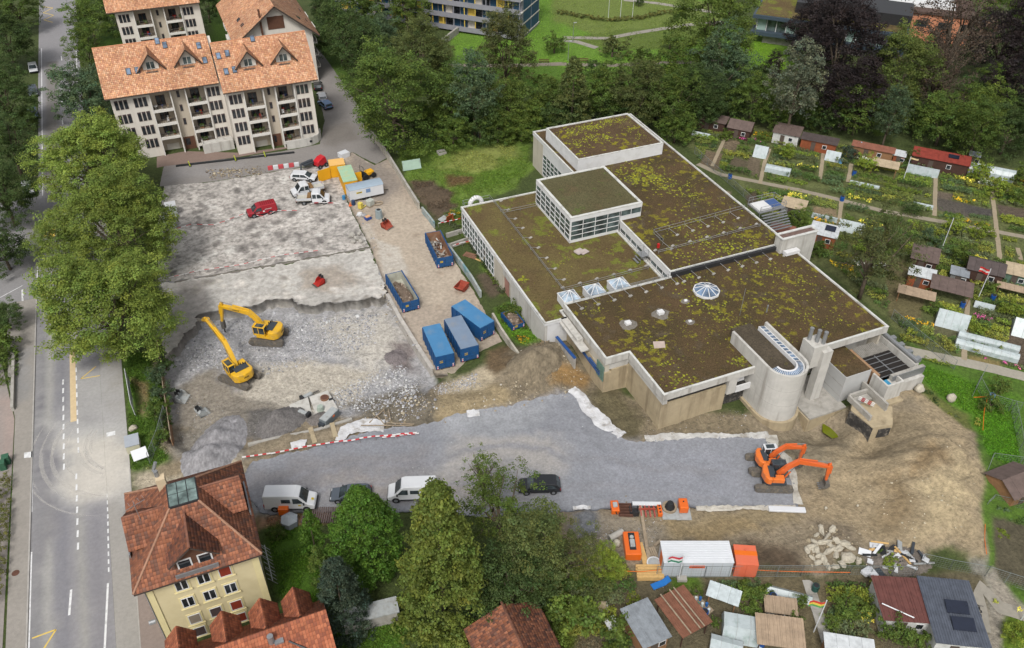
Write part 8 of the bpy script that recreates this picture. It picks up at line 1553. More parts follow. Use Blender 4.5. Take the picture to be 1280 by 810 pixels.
# verge things
t=thing('banner_board','long white banner board standing on the verge beside the pavement','banner',(*P(166,500).to_2d(),0),head((162,475),(171,525),0));b=MB();b.box(-3.4,3.4,-.03,.03,.4,2.6);b.build('panel',M_VW,t);b=MB();[b.box(-2.2+k*.55,-2.2+k*.55+.38,s*.034-.004,s*.034+.004,1.0,1.35+.2*(k%3==0))for k in range(8)for s in(-1,1)];b.build('lettering',mat('blue_grey_print',S(120,130,160),.7),t)
for x in(-3.2,0,3.2):b=MB();b.tube((x,.06,0),(x,.06,2.2),.04,5);b.build('post',M_STEEL,t)
item('utility_box','grey utility cabinet on the verge above the white board','cabinet',at_level(168,559,0),0,[('body',lambda b:b.box(-.75,.75,-1.0,.9,0,1.2),mat('cream_box',S(206,202,176),.8,.06,2),0),('top',lambda b:b.box(-.8,.8,-1.05,.95,1.2,1.3),mat('box_top',S(176,182,190),.7,.06,2),0)])
item('sign_board','white slanted notice board at the foot of the verge','sign',at_level(178,576,0),R(8),[('panel',lambda b:b.cbox((0,0,1.2),(1.7,1.3,.06),0,0,None,R(35)),M_VW,0),('post',lambda b:[b.tube((x,.1,0),(x,.1,1.2),.05,6)for x in(-.6,.6)],M_STEEL,0)])
item('rock','tan mossy rock on the verge below the banner','rock',at_level(167,537,0),0,[('stone',lambda b:b.blob((0,0,.3),(1.1,.9,.8),4,9,5),M_BOULD,0)])
item('wheelie_bins','pair of green waste bins at the end of the hedge','bins',at_level(7,585,0),0,[('bin',lambda b:(b.box(-.5,.2,-.4,.3,0,1.1),b.box(-.55,.25,-.45,.35,1.1,1.2)),mat('bin_green',S(60,104,80),.6,.1,2),.04),('bin',lambda b:(b.box(-.1,.6,.4,1.1,0,1.1),b.box(-.15,.65,.35,1.15,1.1,1.2)),bpy.data.materials.get('bin_green')or M_GPOST,.04)])
item('manhole','round dark manhole cover on the left pavement','manhole',(*P(20,717).to_2d(),.112),0,[('cover',lambda b:b.cyl((0,0),.38,0,.012,20),M_DRUST,0)])
for px,py,lb in((238,208,'left of the three yellow marker posts on the lane'),(295,201,'middle of the three yellow marker posts on the lane'),(332,196,'right of the three yellow marker posts on the lane')):item('marker_post',lb,'post',at_level(px,py,0),0,[('post',lambda b:b.tube((0,0,0),(-.15,0,1.1),.09,8),mat('lime_yellow',S(214,226,70),.5),0),('base',lambda b:b.cyl((0,0),.25,0,.06,10),M_BLKP,0)],'yellow marker posts')
p=P(220,208);q=P(368,191);t=thing('cable_ramp','long black cable duct along the lane in front of the apartments','cable duct',(p.x,p.y,.02),head((220,208),(368,191),0));b=MB();b.box(0,(q-p).length,-.28,.28,0,.2);b.build('duct',M_BLKP,t,bevel=.05)
# lamps and poles
def lamp(label,px,py,h,arm,rz):return item('street_lamp',label,'street lamp',at_level(px,py,0),rz,[('pole',lambda b:b.tube((0,0,0),(0,0,h),.09,7,0,.05),M_STEEL,0),('arm',lambda b:b.path([(0,0,h),(arm*.4,0,h+.5),(arm,0,h+.6)],.05,6),M_STEEL,0),('lamp_head',lambda b:b.cbox((arm+.3,0,h+.58),(.8,.3,.14)),M_LG,.03)])
lamp('tall street lamp with a curved arm near the top left corner',96,42,9,2.4,R(180));lamp('park lamp beside the path bend',716,52,4,.1,0);lamp('park lamp by the lower park path',710,76,4,.1,0)
for px,lb in((760,'left of the three flagpoles on the park lawn'),(775,'middle of the three flagpoles on the park lawn'),(790,'right of the three flagpoles on the park lawn')):item('flagpole',lb,'flagpole',at_level(px,25,0),0,[('pole',lambda b:b.tube((0,0,0),(0,0,9),.07,6,0,.04),M_VW,0)],'park flagpoles')
for px,py,lb in((680,79,'brown bench by the lower park path under the round shrub'),(729,78,'brown bench by the lower park path below the feathery shrub')):item('park_bench',lb,'bench',at_level(px,py,0),head((700,80),(760,80),0),[('seat',lambda b:[b.box(-1.2,1.2,y,y+.1,.42,.46)for y in(0,.13,.26)],M_BROWNW,0),('backrest',lambda b:[b.box(-1.2,1.2,.4,.44,z,z+.1)for z in(.6,.75)],M_BROWNW,0),('leg',lambda b:[b.box(x,x+.08,0,.42,0,.42)for x in(-1,.92)],M_DSTEEL,0)])
# lawn furniture behind the hall
item('panel_sign','pale green framed panel standing on the lawn behind the hall','board',at_level(515,212,0),head((503,212),(527,208),0),[('panel',lambda b:b.cbox((0,0,1.0),(3.4,.08,1.8),0,0,None,R(-25)),mat('pale_green_panel',S(166,190,172),.4,.1,1),0),('frame',lambda b:(b.cbox((0,0,.15),(3.5,.12,.12)),b.tube((-1.6,.4,0),(-1.6,0,1.6),.05,5),b.tube((1.6,.4,0),(1.6,0,1.6),.05,5)),M_LG,0)])
item('concrete_well','small square concrete well on the lawn behind the hall','well',at_level(552,192,0),0,[('rim',lambda b:(b.box(-.8,.8,-.7,-.5,0,.5),b.box(-.8,.8,.5,.7,0,.5),b.box(-.8,-.6,-.5,.5,0,.5),b.box(.6,.8,-.5,.5,0,.5)),M_CONC2,0),('hole',lambda b:b.box(-.6,.6,-.5,.5,0,.1),M_BLKP,0)])
item('lattice_pallet','brown pallet lying on grass beside the hall windows','pallet',at_level(588,320,0),R(-50),[('board',lambda b:[b.box(-1.1,1.1,y,y+.25,.1,.15)for y in(-.6,-.25,.1,.4)],mat('brown_board',S(140,104,84),.9,.2,2),0),('leg',lambda b:[b.box(x,x+.1,-.6,.6,0,.1)for x in(-1,0,.9)],M_OLDW,0)]);item('timber_plank','single plank lying on grass by the hall windows','plank',at_level(602,327,0),R(-58),[('plank',lambda b:b.box(-1.5,1.5,-.12,.12,0,.08),M_WOOD,0)])
item('scrap_rack','rusty orange rack and grey sheets beside the ditch','rack',at_level(562,278,0),R(20),[('frame',lambda b:(b.cbox((0,0,.8),(1.4,.1,1.5),0,0,None,.3),b.cbox((.6,.3,.6),(.1,1.2,1.2))),mat('rusty_orange',S(176,96,56),.85,.2,2),0),('sheet',lambda b:(b.cbox((-.6,1.0,.5),(1.6,.9,.08),.2,0,None,.3),b.cbox((1.2,1.3,.4),(1.6,.9,.08),-.2,0,None,-.2)),M_LG,0)])
for px,py,lb in((217,268,'upper of the two white cabinets at the car park edge under the planes'),(214,282,'lower of the two white cabinets at the car park edge under the planes')):item('white_cabinet',lb,'cabinet',at_level(px,py,.05),0,[('body',lambda b:b.box(-1.0,.7,-.8,.8,0,2.0),M_CABT,.04),('roof',lambda b:b.box(-1.05,.75,-.85,.85,2.0,2.08),M_VW,0)],'white cabinets by the planes')
# front lawn of the town house
item('garden_grill','orange box on the lane edge below the white van','box',at_level(356,640,.2),RZ0,[('body',lambda b:b.box(-.55,.55,-.5,.5,0,1.0),M_ORG,.06)]);item('play_tent','grey pointed tent on the lawn below the orange box','tent',at_level(363,655,0),R(30),[('side',lambda b:b.cyl((0,0),.95,0,.9,6,0,.9),mat('tent_grey',S(150,156,162),.8,.1,2),0),('roof',lambda b:b.cyl((0,0),1.0,.9,1.5,6,0,.05),mat('tent_roof',S(176,182,188),.8,.1,2),0)])
t=thing('slatted_paving','dark slatted ramp between the cypress and the gravel','ramp',(*P(400,645).to_2d(),.15),RZ0);
for k in range(16):b=MB();b.box(-1.9+k*.24,-1.75+k*.24,-1.1,1.1,0,.08);b.build('slat',mat('ramp_slat',S(110,96,92),.9,.2,2)if k==0 else bpy.data.materials['ramp_slat'],t)
t=thing('rack','white metal bicycle rack and poles beside the yellow house','rack',(*P(338,712).to_2d(),0),R(90));b=MB();[b.tube((-2+k*.5,-.4,0),(-2+k*.5+.2,.4,1.1+.2*(k%3)),.04,5)for k in range(10)];b.box(-2.2,2.6,-.05,.05,.9,.96);b.build('rack_frame',M_LG,t)
item('shed_roof','pale flat roof glimpsed between the cypress and the spruce','shed',at_level(464,778,0),RZ0+.28,[('wall',lambda b:b.box(-2.6,2.6,-.7,.7,0,1.9),M_CONC2,0),('roof',lambda b:b.box(-2.8,2.8,-.9,.9,1.9,2.02),M_LG,0)])
# ================================================================== ALLOTMENTS
RZA=head((900,217),(1160,274),0);KEEP=[]
gm=lambda n,c,**k:bpy.data.materials.get(n)or mat(n,c,**k)
RC=dict(brown=S(110,94,88),dark=S(86,76,74),red=S(150,66,54),rust=S(148,98,80),beige=S(190,172,144),white=S(206,210,212),grey=S(146,152,158),slate=S(92,98,110),tile=S(136,92,72),maroon=S(112,70,64),wood=S(176,154,130),clear=S(206,216,218))
WC_=dict(dark=S(78,56,48),wood=S(150,112,80),white=S(210,210,206),grey=S(130,130,128),rust=S(150,84,54),green=S(96,120,104))
def shed(label,px,py,w_,d,h,roof,wall,gable=False,rz=None,open_=False,solar=None,ribs=0,z=0,name='shed',cat='shed',tilt=.12,group=None):
 """garden building: walls with door and window, pitched or lean-to roof of separate sheets"""
 w_*=.86 if py<480 else.92;d*=.88 if py<480 else.92
 p=P(px,py,h);rz=RZA if rz is None else rz;t=thing(name,label,cat,(p.x,p.y,z),rz,group);KEEP.append((p.x,p.y,rz,w_/2+.3,d/2+.3));wm=gm('shed_wall_'+wall,WC_[wall],bump=.01,var=.2);rm=gm('shed_roof_'+roof,RC[roof],var=.2,dirt=tuple(.7*c for c in RC[roof]),dscale=1.2,damt=.6)
 x,y=w_/2,d/2
 if open_:
  for a in(-x+.1,x-.1):
   for c in(-y+.1,y-.1):b=MB();b.box(a-.05,a+.05,c-.05,c+.05,0,h);b.build('post',wm,t)
 else:
  b=MB();b.box(-x,x,-y,y,0,h-.05);b.build('wall',wm,t);b=MB();b.box(-x*.4,-x*.4+.8,-y-.05,-y,0,min(1.9,h-.2));b.build('door',gm('shed_door',S(96,84,76)),t)
  b=MB();b.box(x*.25,x*.25+.8,-y-.05,-y,h*.4,h*.75);f=b.build('window',M_WHITE,t);b=MB();b.box(x*.25+.08,x*.25+.72,-y-.07,-y-.05,h*.4+.08,h*.75-.08);b.build('pane',M_GLASSD,f)
 o=.25;n=max(2,round(w_/1.0));b0=MB()
 for k in range(n):
  a=-x-o+(w_+2*o)*k/n+.01;c=-x-o+(w_+2*o)*(k+1)/n-.01;s=random.uniform(-.015,.015);b=MB()
  if gable:
   r=d*.25
   b.slab([(a,-y-o,h-.1+s),(c,-y-o,h-.1+s),(c,0,h+r+s),(a,0,h+r+s)],.06);b.slab([(a,0,h+r+s),(c,0,h+r+s),(c,y+o,h-.1+s),(a,y+o,h-.1+s)],.06)
  else:b.slab([(a,-y-o,h+s),(c,-y-o,h+s),(c,y+o,h+d*tilt+s),(a,y+o,h+d*tilt+s)],.06)
  for q in range(ribs):u=a+(c-a)*(q+.5)/ribs;b.slab([(u-.04,-y-o,h+.05+s),(u+.04,-y-o,h+.05+s),(u+.04,y+o,h+d*tilt+.05+s),(u-.04,y+o,h+d*tilt+.05+s)],.05)
  b.build('roof_sheet',rm,t)
 if gable:b=MB();b.add([(s,-y,h-.1)for s in(-x+.02,x-.02)]+[(s,y,h-.1)for s in(-x+.02,x-.02)]+[(s,0,h+d*.23)for s in(-x+.02,x-.02)],[(0,2,4),(1,5,3)]);b.build('gable',wm,t)
 if solar:
  for sx,sy,sw,sd in solar:
   b=MB();zz=h+(sy+y)*tilt+.14;b.slab([(sx-sw/2,sy-sd/2,zz),(sx+sw/2,sy-sd/2,zz),(sx+sw/2,sy+sd/2,zz+sd*.2),(sx-sw/2,sy+sd/2,zz+sd*.2)],.06);b.build('solar_panel',gm('solar_glass',S(36,42,58),rough=.2,spec=.6),t)
 return t
for a in[('dark open-fronted shack, first of the upper shed row',891,148,6.5,3,2.2,'brown','dark'),('twin-pitched grey-brown hut right of the open-fronted shack',927,156,5,4.5,2.2,'brown','dark',True),('brown-roofed hut with pale trim, third in the upper shed row',985,163,5.6,4,2.3,'brown','white'),('long low dark hut left of the blue parasol',1025,174,7.5,2.6,2.2,'dark','rust'),('long thin rust-roofed shelter behind the blue parasol',1092,184,8.5,2,2.2,'rust','wood'),('beige flat canopy below the rust-roofed shelter',1107,205,5,2.4,2.0,'beige','wood',False,None,True),('small white shed beside the beige canopy',1125,192,2.2,2,1.9,'white','rust'),('small grey lean-to right of the red-roofed cabin',1219,193,1.8,1.6,2.2,'grey','dark'),('sandy-roofed shed beside the escape stair',993,255,4.2,3,2.1,'beige','grey'),('rust-brown roofed shed just behind the vent tower',978,286,4,2.2,2,'rust','dark'),('grey-brown shed half hidden by the half-dead pine',1157,318,4.2,4,2.2,'brown','dark'),('white-roofed orange hut right of the half-dead pine',1153,341,4,2.4,2.1,'white','rust'),('low beige shelter below the white-roofed orange hut',1146,366,5.5,1.8,1.8,'wood','wood',False,None,True),('small grey box shed left of the flag hut',1200,340,2.6,2,1.7,'grey','grey'),('dark pitched hut beneath the red flag',1233,332,5.6,4.2,2.4,'dark','dark',True),('beige deck-like pergola below the grey box shed',1190,358,6.2,3.4,2.0,'brown','wood',False,None,True),('beige shed at the right edge, level with the flag',1272,338,3.4,3,2.1,'beige','green'),('low beige plank shelter at the right edge below the beige shed',1268,360,5,1.2,1.5,'wood','wood',False,None,True)]:shed(*a)
shed('dark brown cabin with a bright red roof and solar panel',1177,196,11,3.4,2.4,'red','dark',solar=[(2.0,.2,1.8,1.0)],ribs=3);shed('white-roofed cabin with a solar panel behind the vent tower',1031,288,4.6,3.4,2.3,'white','rust',solar=[(.8,.3,1.6,1.2)])
shed('brown hut behind the mesh fence corner at the right edge',1268,600,4.5,4.2,2.3,'brown','wood',True,rz=0)
R0=RZ0;shed('grey ribbed metal roof shed left of the tile pergola',807,779,2.9,4.3,2.2,'grey','wood',rz=R0+.42,ribs=4,tilt=.06);pg=shed('pergola with broken brown tiles and three loose boards on top',854,764,3.4,4.4,2.3,'tile','dark',rz=R0+.5,open_=True,ribs=5,tilt=.05)
for k in(-1.0,.1,.6):b=MB();b.box(k-.06,k+.06,-2.4,2.4,2.66,2.74);b.build('loose_board',M_OLDW,pg)
shed('pale clear-sheet canopy on posts left of the leafy bed',905,742,3.0,1.4,1.9,'clear','wood',rz=R0-.42,open_=True,ribs=3);shed('brown plank cover between the white frame and the grey path',976,757,3.0,1.5,1.0,'wood','grey',rz=R0-.15,ribs=3);shed('faded beige deck roof left of the grey path at the bottom',975,790,4.4,2.9,2.0,'wood','dark',rz=R0-.15,open_=True,ribs=3)
shed('large maroon-brown flat roof beside the dark grey one',1131,749,5.3,4.9,2.4,'maroon','white',rz=R0-.08,tilt=.02,ribs=2);shed('dark slate roof with two solar panels at the lower right',1191,764,5.0,7.4,2.5,'slate','white',rz=R0-.12,tilt=.02,ribs=4,solar=[(.4,.3,2.1,1.3),(.5,-1.5,2.1,1.3)]);shed('white roof cut by the bottom edge right of the grey path',1062,810,4.5,2.0,2.2,'white','wood',rz=R0-.18)
t=item('pole','white pole lying across the maroon-brown roof','pole',(*P(1122,764,2.6).to_2d(),2.62),R0-.55,[('pole',lambda b:b.tube((-1.5,0,.1),(1.5,0,.1),.06,6),M_VW,0)])
# glass and foil houses
M_FOIL=mat('greenhouse_foil',S(188,198,200),.35,.1,1.5,dirt=S(140,160,152),dscale=1,damt=.7)
def tunnel(label,px,py,L_,w_,h,rz=None,name='polytunnel',seg=6,green=False):
 if py<480:L_*=.9;w_*=.9
 p=P(px,py,h*.6);rz=RZA if rz is None else rz;t=thing(name,label,'greenhouse',(p.x,p.y,0),rz);KEEP.append((p.x,p.y,rz,L_/2+.2,w_/2+.2));m=gm('green_glass_roof',S(170,190,188),rough=.25,var=.15)if green else M_FOIL;n=max(2,round(L_/1.1))
 pr=[(w_/2*math.cos(math.pi*k/seg),h*math.sin(math.pi*k/seg)**.8)for k in range(seg+1)]
 for k in range(n):
  a=-L_/2+L_*k/n+.015;c=-L_/2+L_*(k+1)/n-.015;b=MB();b.add([(x,y,z)for x in(a,c)for y,z in pr],[(i,i+1,seg+1+i+1,seg+1+i)for i in range(seg)]+[tuple(range(seg,-1,-1)),tuple(range(seg+1,2*seg+2))]);b.build('panel',m,t)
 b=MB()
 for k in range(n+1):x=-L_/2+L_*k/n;b.path([(x,y*1.01,z*1.01)for y,z in pr],.025,4)
 b.build('hoops',M_LG,t);return t
for a in[('white A-shaped foil tent in the upper allotments',952,187,2.8,2.8,2.0,None,'greenhouse',2),('white foil tunnel behind the orange marigolds',973,211,5,1.9,1.2,None,'polytunnel',5),('grey-white glasshouse beside the blue barrel in the upper row',1042,193,3,2.2,1.7,None,'greenhouse',2),('glazed lean-to in front of the red-roofed cabin',1154,212,6,1.5,1.5,None,'cold_frame',3),('long low foil frame below the bright bush',1081,230,5.6,1.0,.5,None,'cold_frame',4),('white foil frame at the upper left of the allotments',877,167,4,1.4,.7,None,'cold_frame',2),('low white foil tunnel by the upper path junction',1154,256,3.6,1.2,.6,None,'cold_frame',4),('long white planting frame above the solar cabin',1031,271,4.6,.7,.8,None,'cold_frame',3),('grey glasshouse right of the solar cabin',1065,281,4.6,2.4,1.7,None,'greenhouse',2),('silver glasshouse beside the tall foil tunnels',1192,396,4.6,3.0,2.2,None,'greenhouse',2),('upper of two long white foil tunnels',1236,426,8.6,1.3,1.0,None,'polytunnel',6),('lower of two long white foil tunnels',1234,436,8.8,1.5,1.1,None,'polytunnel',6),('white box frame below the red flag',1231,381,3,1.0,.9,None,'cold_frame',2),('glasshouse cut by the right edge of the photo',1281,405,3,4,2,None,'greenhouse',2),('long white rounded roof at the right end of the upper row',1240,213,8.5,2.8,2.0,None,'polytunnel',6),('white foil tent with two dark vents beside the pergola',929,781,3.8,3.0,1.9,R0-.2,'greenhouse',3),('small white canopy cut by the bottom edge by the foil tent',908,806,3,2,1.0,R0-.3,'polytunnel',4),('white-framed glass bed left of the grey path',986,741,4.6,1.3,.6,R0-.3,'cold_frame',2)]:tunnel(*a)
for a in[(912,223,'blue barrel by the upper path behind the roof edge'),(1052,251,'blue barrel at the middle path junction'),(1202,384,'dark blue barrel above the silver glasshouse'),(1004,185,'light blue barrel in front of the long dark hut'),(1050,204,'light blue barrel beside the grey-white glasshouse'),(1240,375,'blue barrel below the red flag'),(1067,219,'blue barrel beside the long foil frame'),(965,750,'blue barrel beside the leafy bed at the bottom'),(951,806,'blue barrel at the bottom edge by the foil tent'),(1018,738,'dark green barrel at the top of the grey path'),(880,770,'bright blue tub beside the tile pergola'),(1238,499,'pale blue barrel on the grass strip by the lower path')]:
 item('barrel',a[2],'barrel',at_level(a[0],a[1],0),0,[('drum',lambda b:b.cyl((0,0),.36,0,.9,12),gm('barrel_green' if 'green' in a[2]else 'barrel_pale' if('light' in a[2]or 'pale' in a[2])else 'barrel_blue',S(44,84,76)if 'green' in a[2]else S(110,160,196)if('light' in a[2]or 'pale' in a[2])else S(30,84,160),rough=.5),.04),('opening',lambda b:b.cyl((0,0),.28,.905,.915,12),M_BLKP,0)])
def flag(label,base,h,cols,rz,lean=0):return item('flagpole',label,'flagpole',at_level(*base,0),rz,[('pole',lambda b:b.tube((0,0,0),(lean,0,h),.06,6),M_VW,0)]+[('flag_stripe',lambda b,k=k,c=c:b.loft([[(lean+.05+.35*i,.12*math.sin(i*1.6),h-.25-.28*(k)-.12*i*.4),(lean+.05+.35*i,.12*math.sin(i*1.6)+.02,h-.25-.28*(k)-.12*i*.4),(lean+.05+.35*i,.12*math.sin(i*1.6)+.02,h-.53-.28*(k)-.12*i*.4),(lean+.05+.35*i,.12*math.sin(i*1.6),h-.53-.28*(k)-.12*i*.4)]for i in range(5)]),gm('flag_%d_%d_%d'%c,S(*c)),0)for k,c in enumerate(cols)])
flag('pole with a red flag over the dark pitched hut',(1222,374),5.5,[(214,52,48),(236,226,222),(214,52,48)],RZA+2.6);flag('pole with a pale orange pennant behind the beige canopy',(1128,228),5.2,[(230,206,160)],RZA+.3);flag('leaning pole with a red, yellow and green flag by the grey path',(1017,790),5.4,[(214,74,60),(236,206,90),(96,170,96)],R0+3.0);flag('thin pole with a red, white and green flag in front of the white cabin',(848,725),4.2,[(206,64,74),(230,230,228),(66,140,110)],R0+3.1)
flag('tall bare white pole above the half-dead pine shed',(1176,314),6.2,[],0);flag('pole with a red and green windsock at the lower right edge',(1276,775),5,[(222,84,70),(72,150,110)],R0)
item('parasol','pale blue parasol beside the bright bush in the upper allotments','parasol',at_level(1073,192,0),0,[('canopy',lambda b:b.cyl((0,0),1.2,1.9,2.4,10,0,.1),gm('parasol_blue',S(140,190,220)),0),('pole',lambda b:b.tube((0,0,0),(0,0,2.4),.04,6),M_STEEL,0)])
item('paved_strip','long grey concrete walkway between garden plots at the bottom','walkway',at_level(1024,772,0),R0+math.pi/2,[('slab',lambda b,k=k:b.box(-4.2+k*1.7,-4.2+k*1.7+1.66,-.55,.55,0,.12),M_CONC2,0)for k in range(5)])
item('wash_tub','pinkish tub of odds and ends left of the maroon-brown roof','tub',at_level(1103,747,0),0,[('tub',lambda b:b.cyl((0,0),.75,0,.7,14,0,.85),gm('tub_pink',S(206,140,120)),0),('load',lambda b:b.blob((0,0,.75),(1.1,1.0,.4),4,8,5),M_VW,0)]);item('tarpaulin','turquoise tarpaulin beside the maroon-brown roof','tarpaulin',at_level(1101,762,0),R0+1.2,[('sheet',lambda b:b.cbox((0,0,.5),(1.6,.7,.1),0,0,None,.3),gm('turquoise',S(110,180,190)),0)])
item('garden_table','white table on the grass left of the grey ribbed roof','table',at_level(765,786,0),R0+.35,[('top',lambda b:b.box(-.6,.6,-.9,.9,.7,.75),M_VW,0)]+[('leg',lambda b,x=x,y=y:b.box(x-.04,x+.04,y-.04,y+.04,0,.7),M_LG,0)for x in(-.5,.5)for y in(-.8,.8)]);item('stone_oven','small stone garden oven on the grass under the lime tree','oven',at_level(751,762,0),R0,[('base',lambda b:b.box(-.7,.7,-.6,.6,0,.6),M_CONC2,.04),('dome',lambda b:b.blob((0,0,.75),(1.1,1.0,.8),3,9,5),M_TAN,0),('chimney',lambda b:b.box(-.9,-.6,-.2,.2,.6,1.3),M_DSTEEL,0)])
item('folding_chair','blue folding lounger beside the timber stack','lounger',at_level(824,733,0),R0+.4,[('seat',lambda b:b.box(-.9,.5,-.35,.35,.35,.42),gm('lounger_blue',S(40,120,200)),0),('backrest',lambda b:b.cbox((.8,0,.6),(.8,.7,.06),0,0,None,0,-.6),gm('lounger_blue',S(40,120,200)),0),('leg',lambda b:[b.tube((x,-.3,0),(x,.3,.38),.03,5)for x in(-.6,.3)],M_STEEL,0)])
item('bottle_rack','tray of green and white canisters between pergola and foil tent','canisters',at_level(876,757,0),R0-.9,[('tray',lambda b:b.box(-1.2,1.2,-.6,.6,0,.12),M_OLDW,0)]+[('canister',lambda b,k=k:b.cyl((-1+k*.28,(k%3-1)*.35),.15,.12,.6,8),gm(('canister_green','canister_white','canister_blue')[k%3],(S(60,140,120),S(220,226,224),S(50,110,180))[k%3]),0)for k in range(8)])
item('bicycle','dark bicycle leaning by the slate roof','bicycle',at_level(1222,768,0),1.0,[('wheel',lambda b,x=x:[b.tube((x+.33*math.cos(k*.628),0,.35+.33*math.sin(k*.628)),(x+.33*math.cos((k+1)*.628),0,.35+.33*math.sin((k+1)*.628)),.03,4)for k in range(10)],M_BLKP,0)for x in(-.5,.5)]+[('frame',lambda b:(b.path([(-.5,0,.35),(-.1,0,.35),(.35,0,.8),(-.2,0,.75),(-.1,0,.35)],.03,5),b.path([(.5,0,.35),(.35,0,.8),(.33,0,1.0)],.03,5)),M_DSTEEL,0),('handlebar',lambda b:b.tube((.33,-.3,1.0),(.33,.3,1.0),.03,5),M_DSTEEL,0),('saddle',lambda b:b.cbox((-.22,0,.85),(.26,.14,.06)),M_BLKP,0)])
# ---- crops: rows of leaves over the beds
def crops(name,poly,seed,vmul=1.0,avoid=True,rz=None,dense=1.0,low=False):
 rng=np.random.default_rng(seed);pl=[tuple(v)for v in PP(poly)];rz=RZA if rz is None else rz;ca,sa=math.cos(rz),math.sin(rz);q=np.array(pl);u=q[:,0]*ca+q[:,1]*sa;v=-q[:,0]*sa+q[:,1]*ca
 C_,K_,Rd=[],[],[]
 pal=[(.10,.15,.03),(.07,.12,.03),(.13,.18,.03),(.17,.20,.03),(.08,.12,.05),(.11,.13,.06),(.14,.17,.04),(.06,.10,.025),(.20,.21,.04)];fl=[(.62,.36,.02),(.66,.46,.03),(.55,.12,.30),(.7,.62,.1),(.6,.6,.55)]
 vv=v.min()
 while vv<v.max():
  uu=u.min()+rng.uniform(0,2);bw=rng.uniform(.9,1.7)
  while uu<u.max():
   bl=rng.uniform(2.2,6.5);kind=rng.random();c=np.array(pal[rng.integers(len(pal))])*rng.uniform(.8,1.25);h=rng.uniform(.2,.75)if(kind<.75 or low)else rng.uniform(.7,1.3)
   if kind>.10:
    n=int(bl*bw*17*dense);x=uu+rng.random(n)*bl;y=vv+(np.round(rng.random(n)*4)/4*bw if kind<.6 else rng.random(n)*bw);zz=h*rng.uniform(.4,1,n);C_.append(np.stack([x*ca-y*sa,x*sa+y*ca,zz],1));cc=np.repeat(c[None],n,0)
    if rng.random()<.09:k=rng.random(n)<.4;cc[k]=fl[rng.integers(len(fl))]
    K_.append(cc)
   uu+=bl+rng.uniform(.2,.9)
  vv+=bw+rng.uniform(.15,.5)
 p=np.vstack(C_);cl=np.vstack(K_);k=sdf(pl,p[:,0],p[:,1])>.1
 if avoid:
  for x,y,r_,a,b_ in KEEP:dx=p[:,0]-x;dy=p[:,1]-y;k&=~((abs(dx*math.cos(r_)+dy*math.sin(r_))<a)&(abs(-dx*math.sin(r_)+dy*math.cos(r_))<b_))
 for o in C.objects:
  if o.name.startswith('garden_path'):
   w_=np.array([vv.co[:2]for vv in o.data.vertices]);
   lo,hi=w_.min(0)-.3,w_.max(0)+.3;m=np.where((p[:,0]>lo[0])&(p[:,0]<hi[0])&(p[:,1]>lo[1])&(p[:,1]<hi[1]))[0]
   for i0 in range(0,len(m),2000):mm=m[i0:i0+2000];k[mm]&=((p[mm,None,:2]-w_[None])**2).sum(2).min(1)>.3
 for pb,_ in BEDS:k&=sdf([tuple(vv)for vv in PP(pb)],p[:,0],p[:,1])<-.05
 p=p[k];cl=cl[k];per=9;vx,f,c=leaves(p,np.full(len(p),.30),per,.21,.8,.22,.6,rng,(1,1,1));c=c*np.repeat(cl,per,0)*vmul*1.55
 return tag(link(name,fmesh(name,vx,f,leaf_white,c)),kind='stuff')
leaf_white=leafmat('leaf_crops',(1,1,1))
crops('vegetable_beds',[(866,168),(890,158),(1000,172),(1100,192),(1290,224),(1430,250),(1430,322),(1160,271),(1000,235),(900,215),(872,200)],5);crops('vegetable_beds',[(915,228),(1000,243),(1160,279),(1300,305),(1430,332),(1430,500),(1215,450),(1150,430),(1116,400),(1050,340),(990,295),(955,255)],6)
crops('vegetable_beds',[(895,726),(955,724),(958,775),(940,772),(905,752)],7,rz=R0,dense=1.6);crops('vegetable_beds',[(1030,730),(1100,732),(1100,800),(1035,800)],8,rz=R0,dense=1.4);crops('vegetable_beds',[(1234,745),(1282,760),(1282,780),(1240,768)],9,rz=R0,dense=2);crops('vegetable_beds',[(1225,636),(1282,650),(1282,660),(1238,655)],10,rz=R0,dense=1.5)
crops('wild_growth',[(690,700),(780,702),(800,750),(800,815),(690,815)],11,.8,rz=R0,dense=1.2);crops('wild_growth',[(1120,400),(1165,440),(1190,462),(1150,452),(1125,430)],12,.8);crops('wild_growth',[(1216,520),(1226,530),(1232,690),(1222,690)],13,.8,low=True,rz=R(80));crops('wild_growth',[(1120,476),(1150,484),(1204,530),(1196,530),(1150,498)],14,.6,low=True)
crops('wild_growth',[(552,270),(572,262),(640,360),(626,372),(590,315)],15,.55,False,low=True,dense=.8);crops('wild_growth',[(618,386),(640,380),(662,396),(690,438),(668,450),(652,432),(634,418)],16,.75,False,low=True,dense=1.6)
def grass(poly,n,h,seed,mul=1.7):
 rng=np.random.default_rng(seed);pl=[tuple(v)for v in PP(poly)];q=np.array(pl);x=rng.uniform(q[:,0].min(),q[:,0].max(),n*2);y=rng.uniform(q[:,1].min(),q[:,1].max(),n*2);k=(sdf(pl,x,y)>.2)&(fbm(x*.3+seed,y*.3,3)>-.12);x=x[k][:n];y=y[k][:n]
 c=paint(x,y)*mul;v,f,cc=leaves(np.stack([x,y,np.maximum(level(x,y),0)+h*.4],1),np.full(len(x),.22),6,.15,h*2,.3,.4,rng,(1,1,1));return tag(link('grass_tufts',fmesh('grass_tufts',v,f,leaf_white,cc*np.repeat(c,6,0))),kind='stuff')
grass([(494,186),(560,174),(662,170),(664,208),(648,234),(575,262),(536,262),(512,226)],5200,.3,31);grass([(155,440),(205,440),(212,575),(186,588),(164,588),(160,540)],2600,.2,32);grass([(330,645),(400,640),(400,760),(352,760)],1800,.2,33)
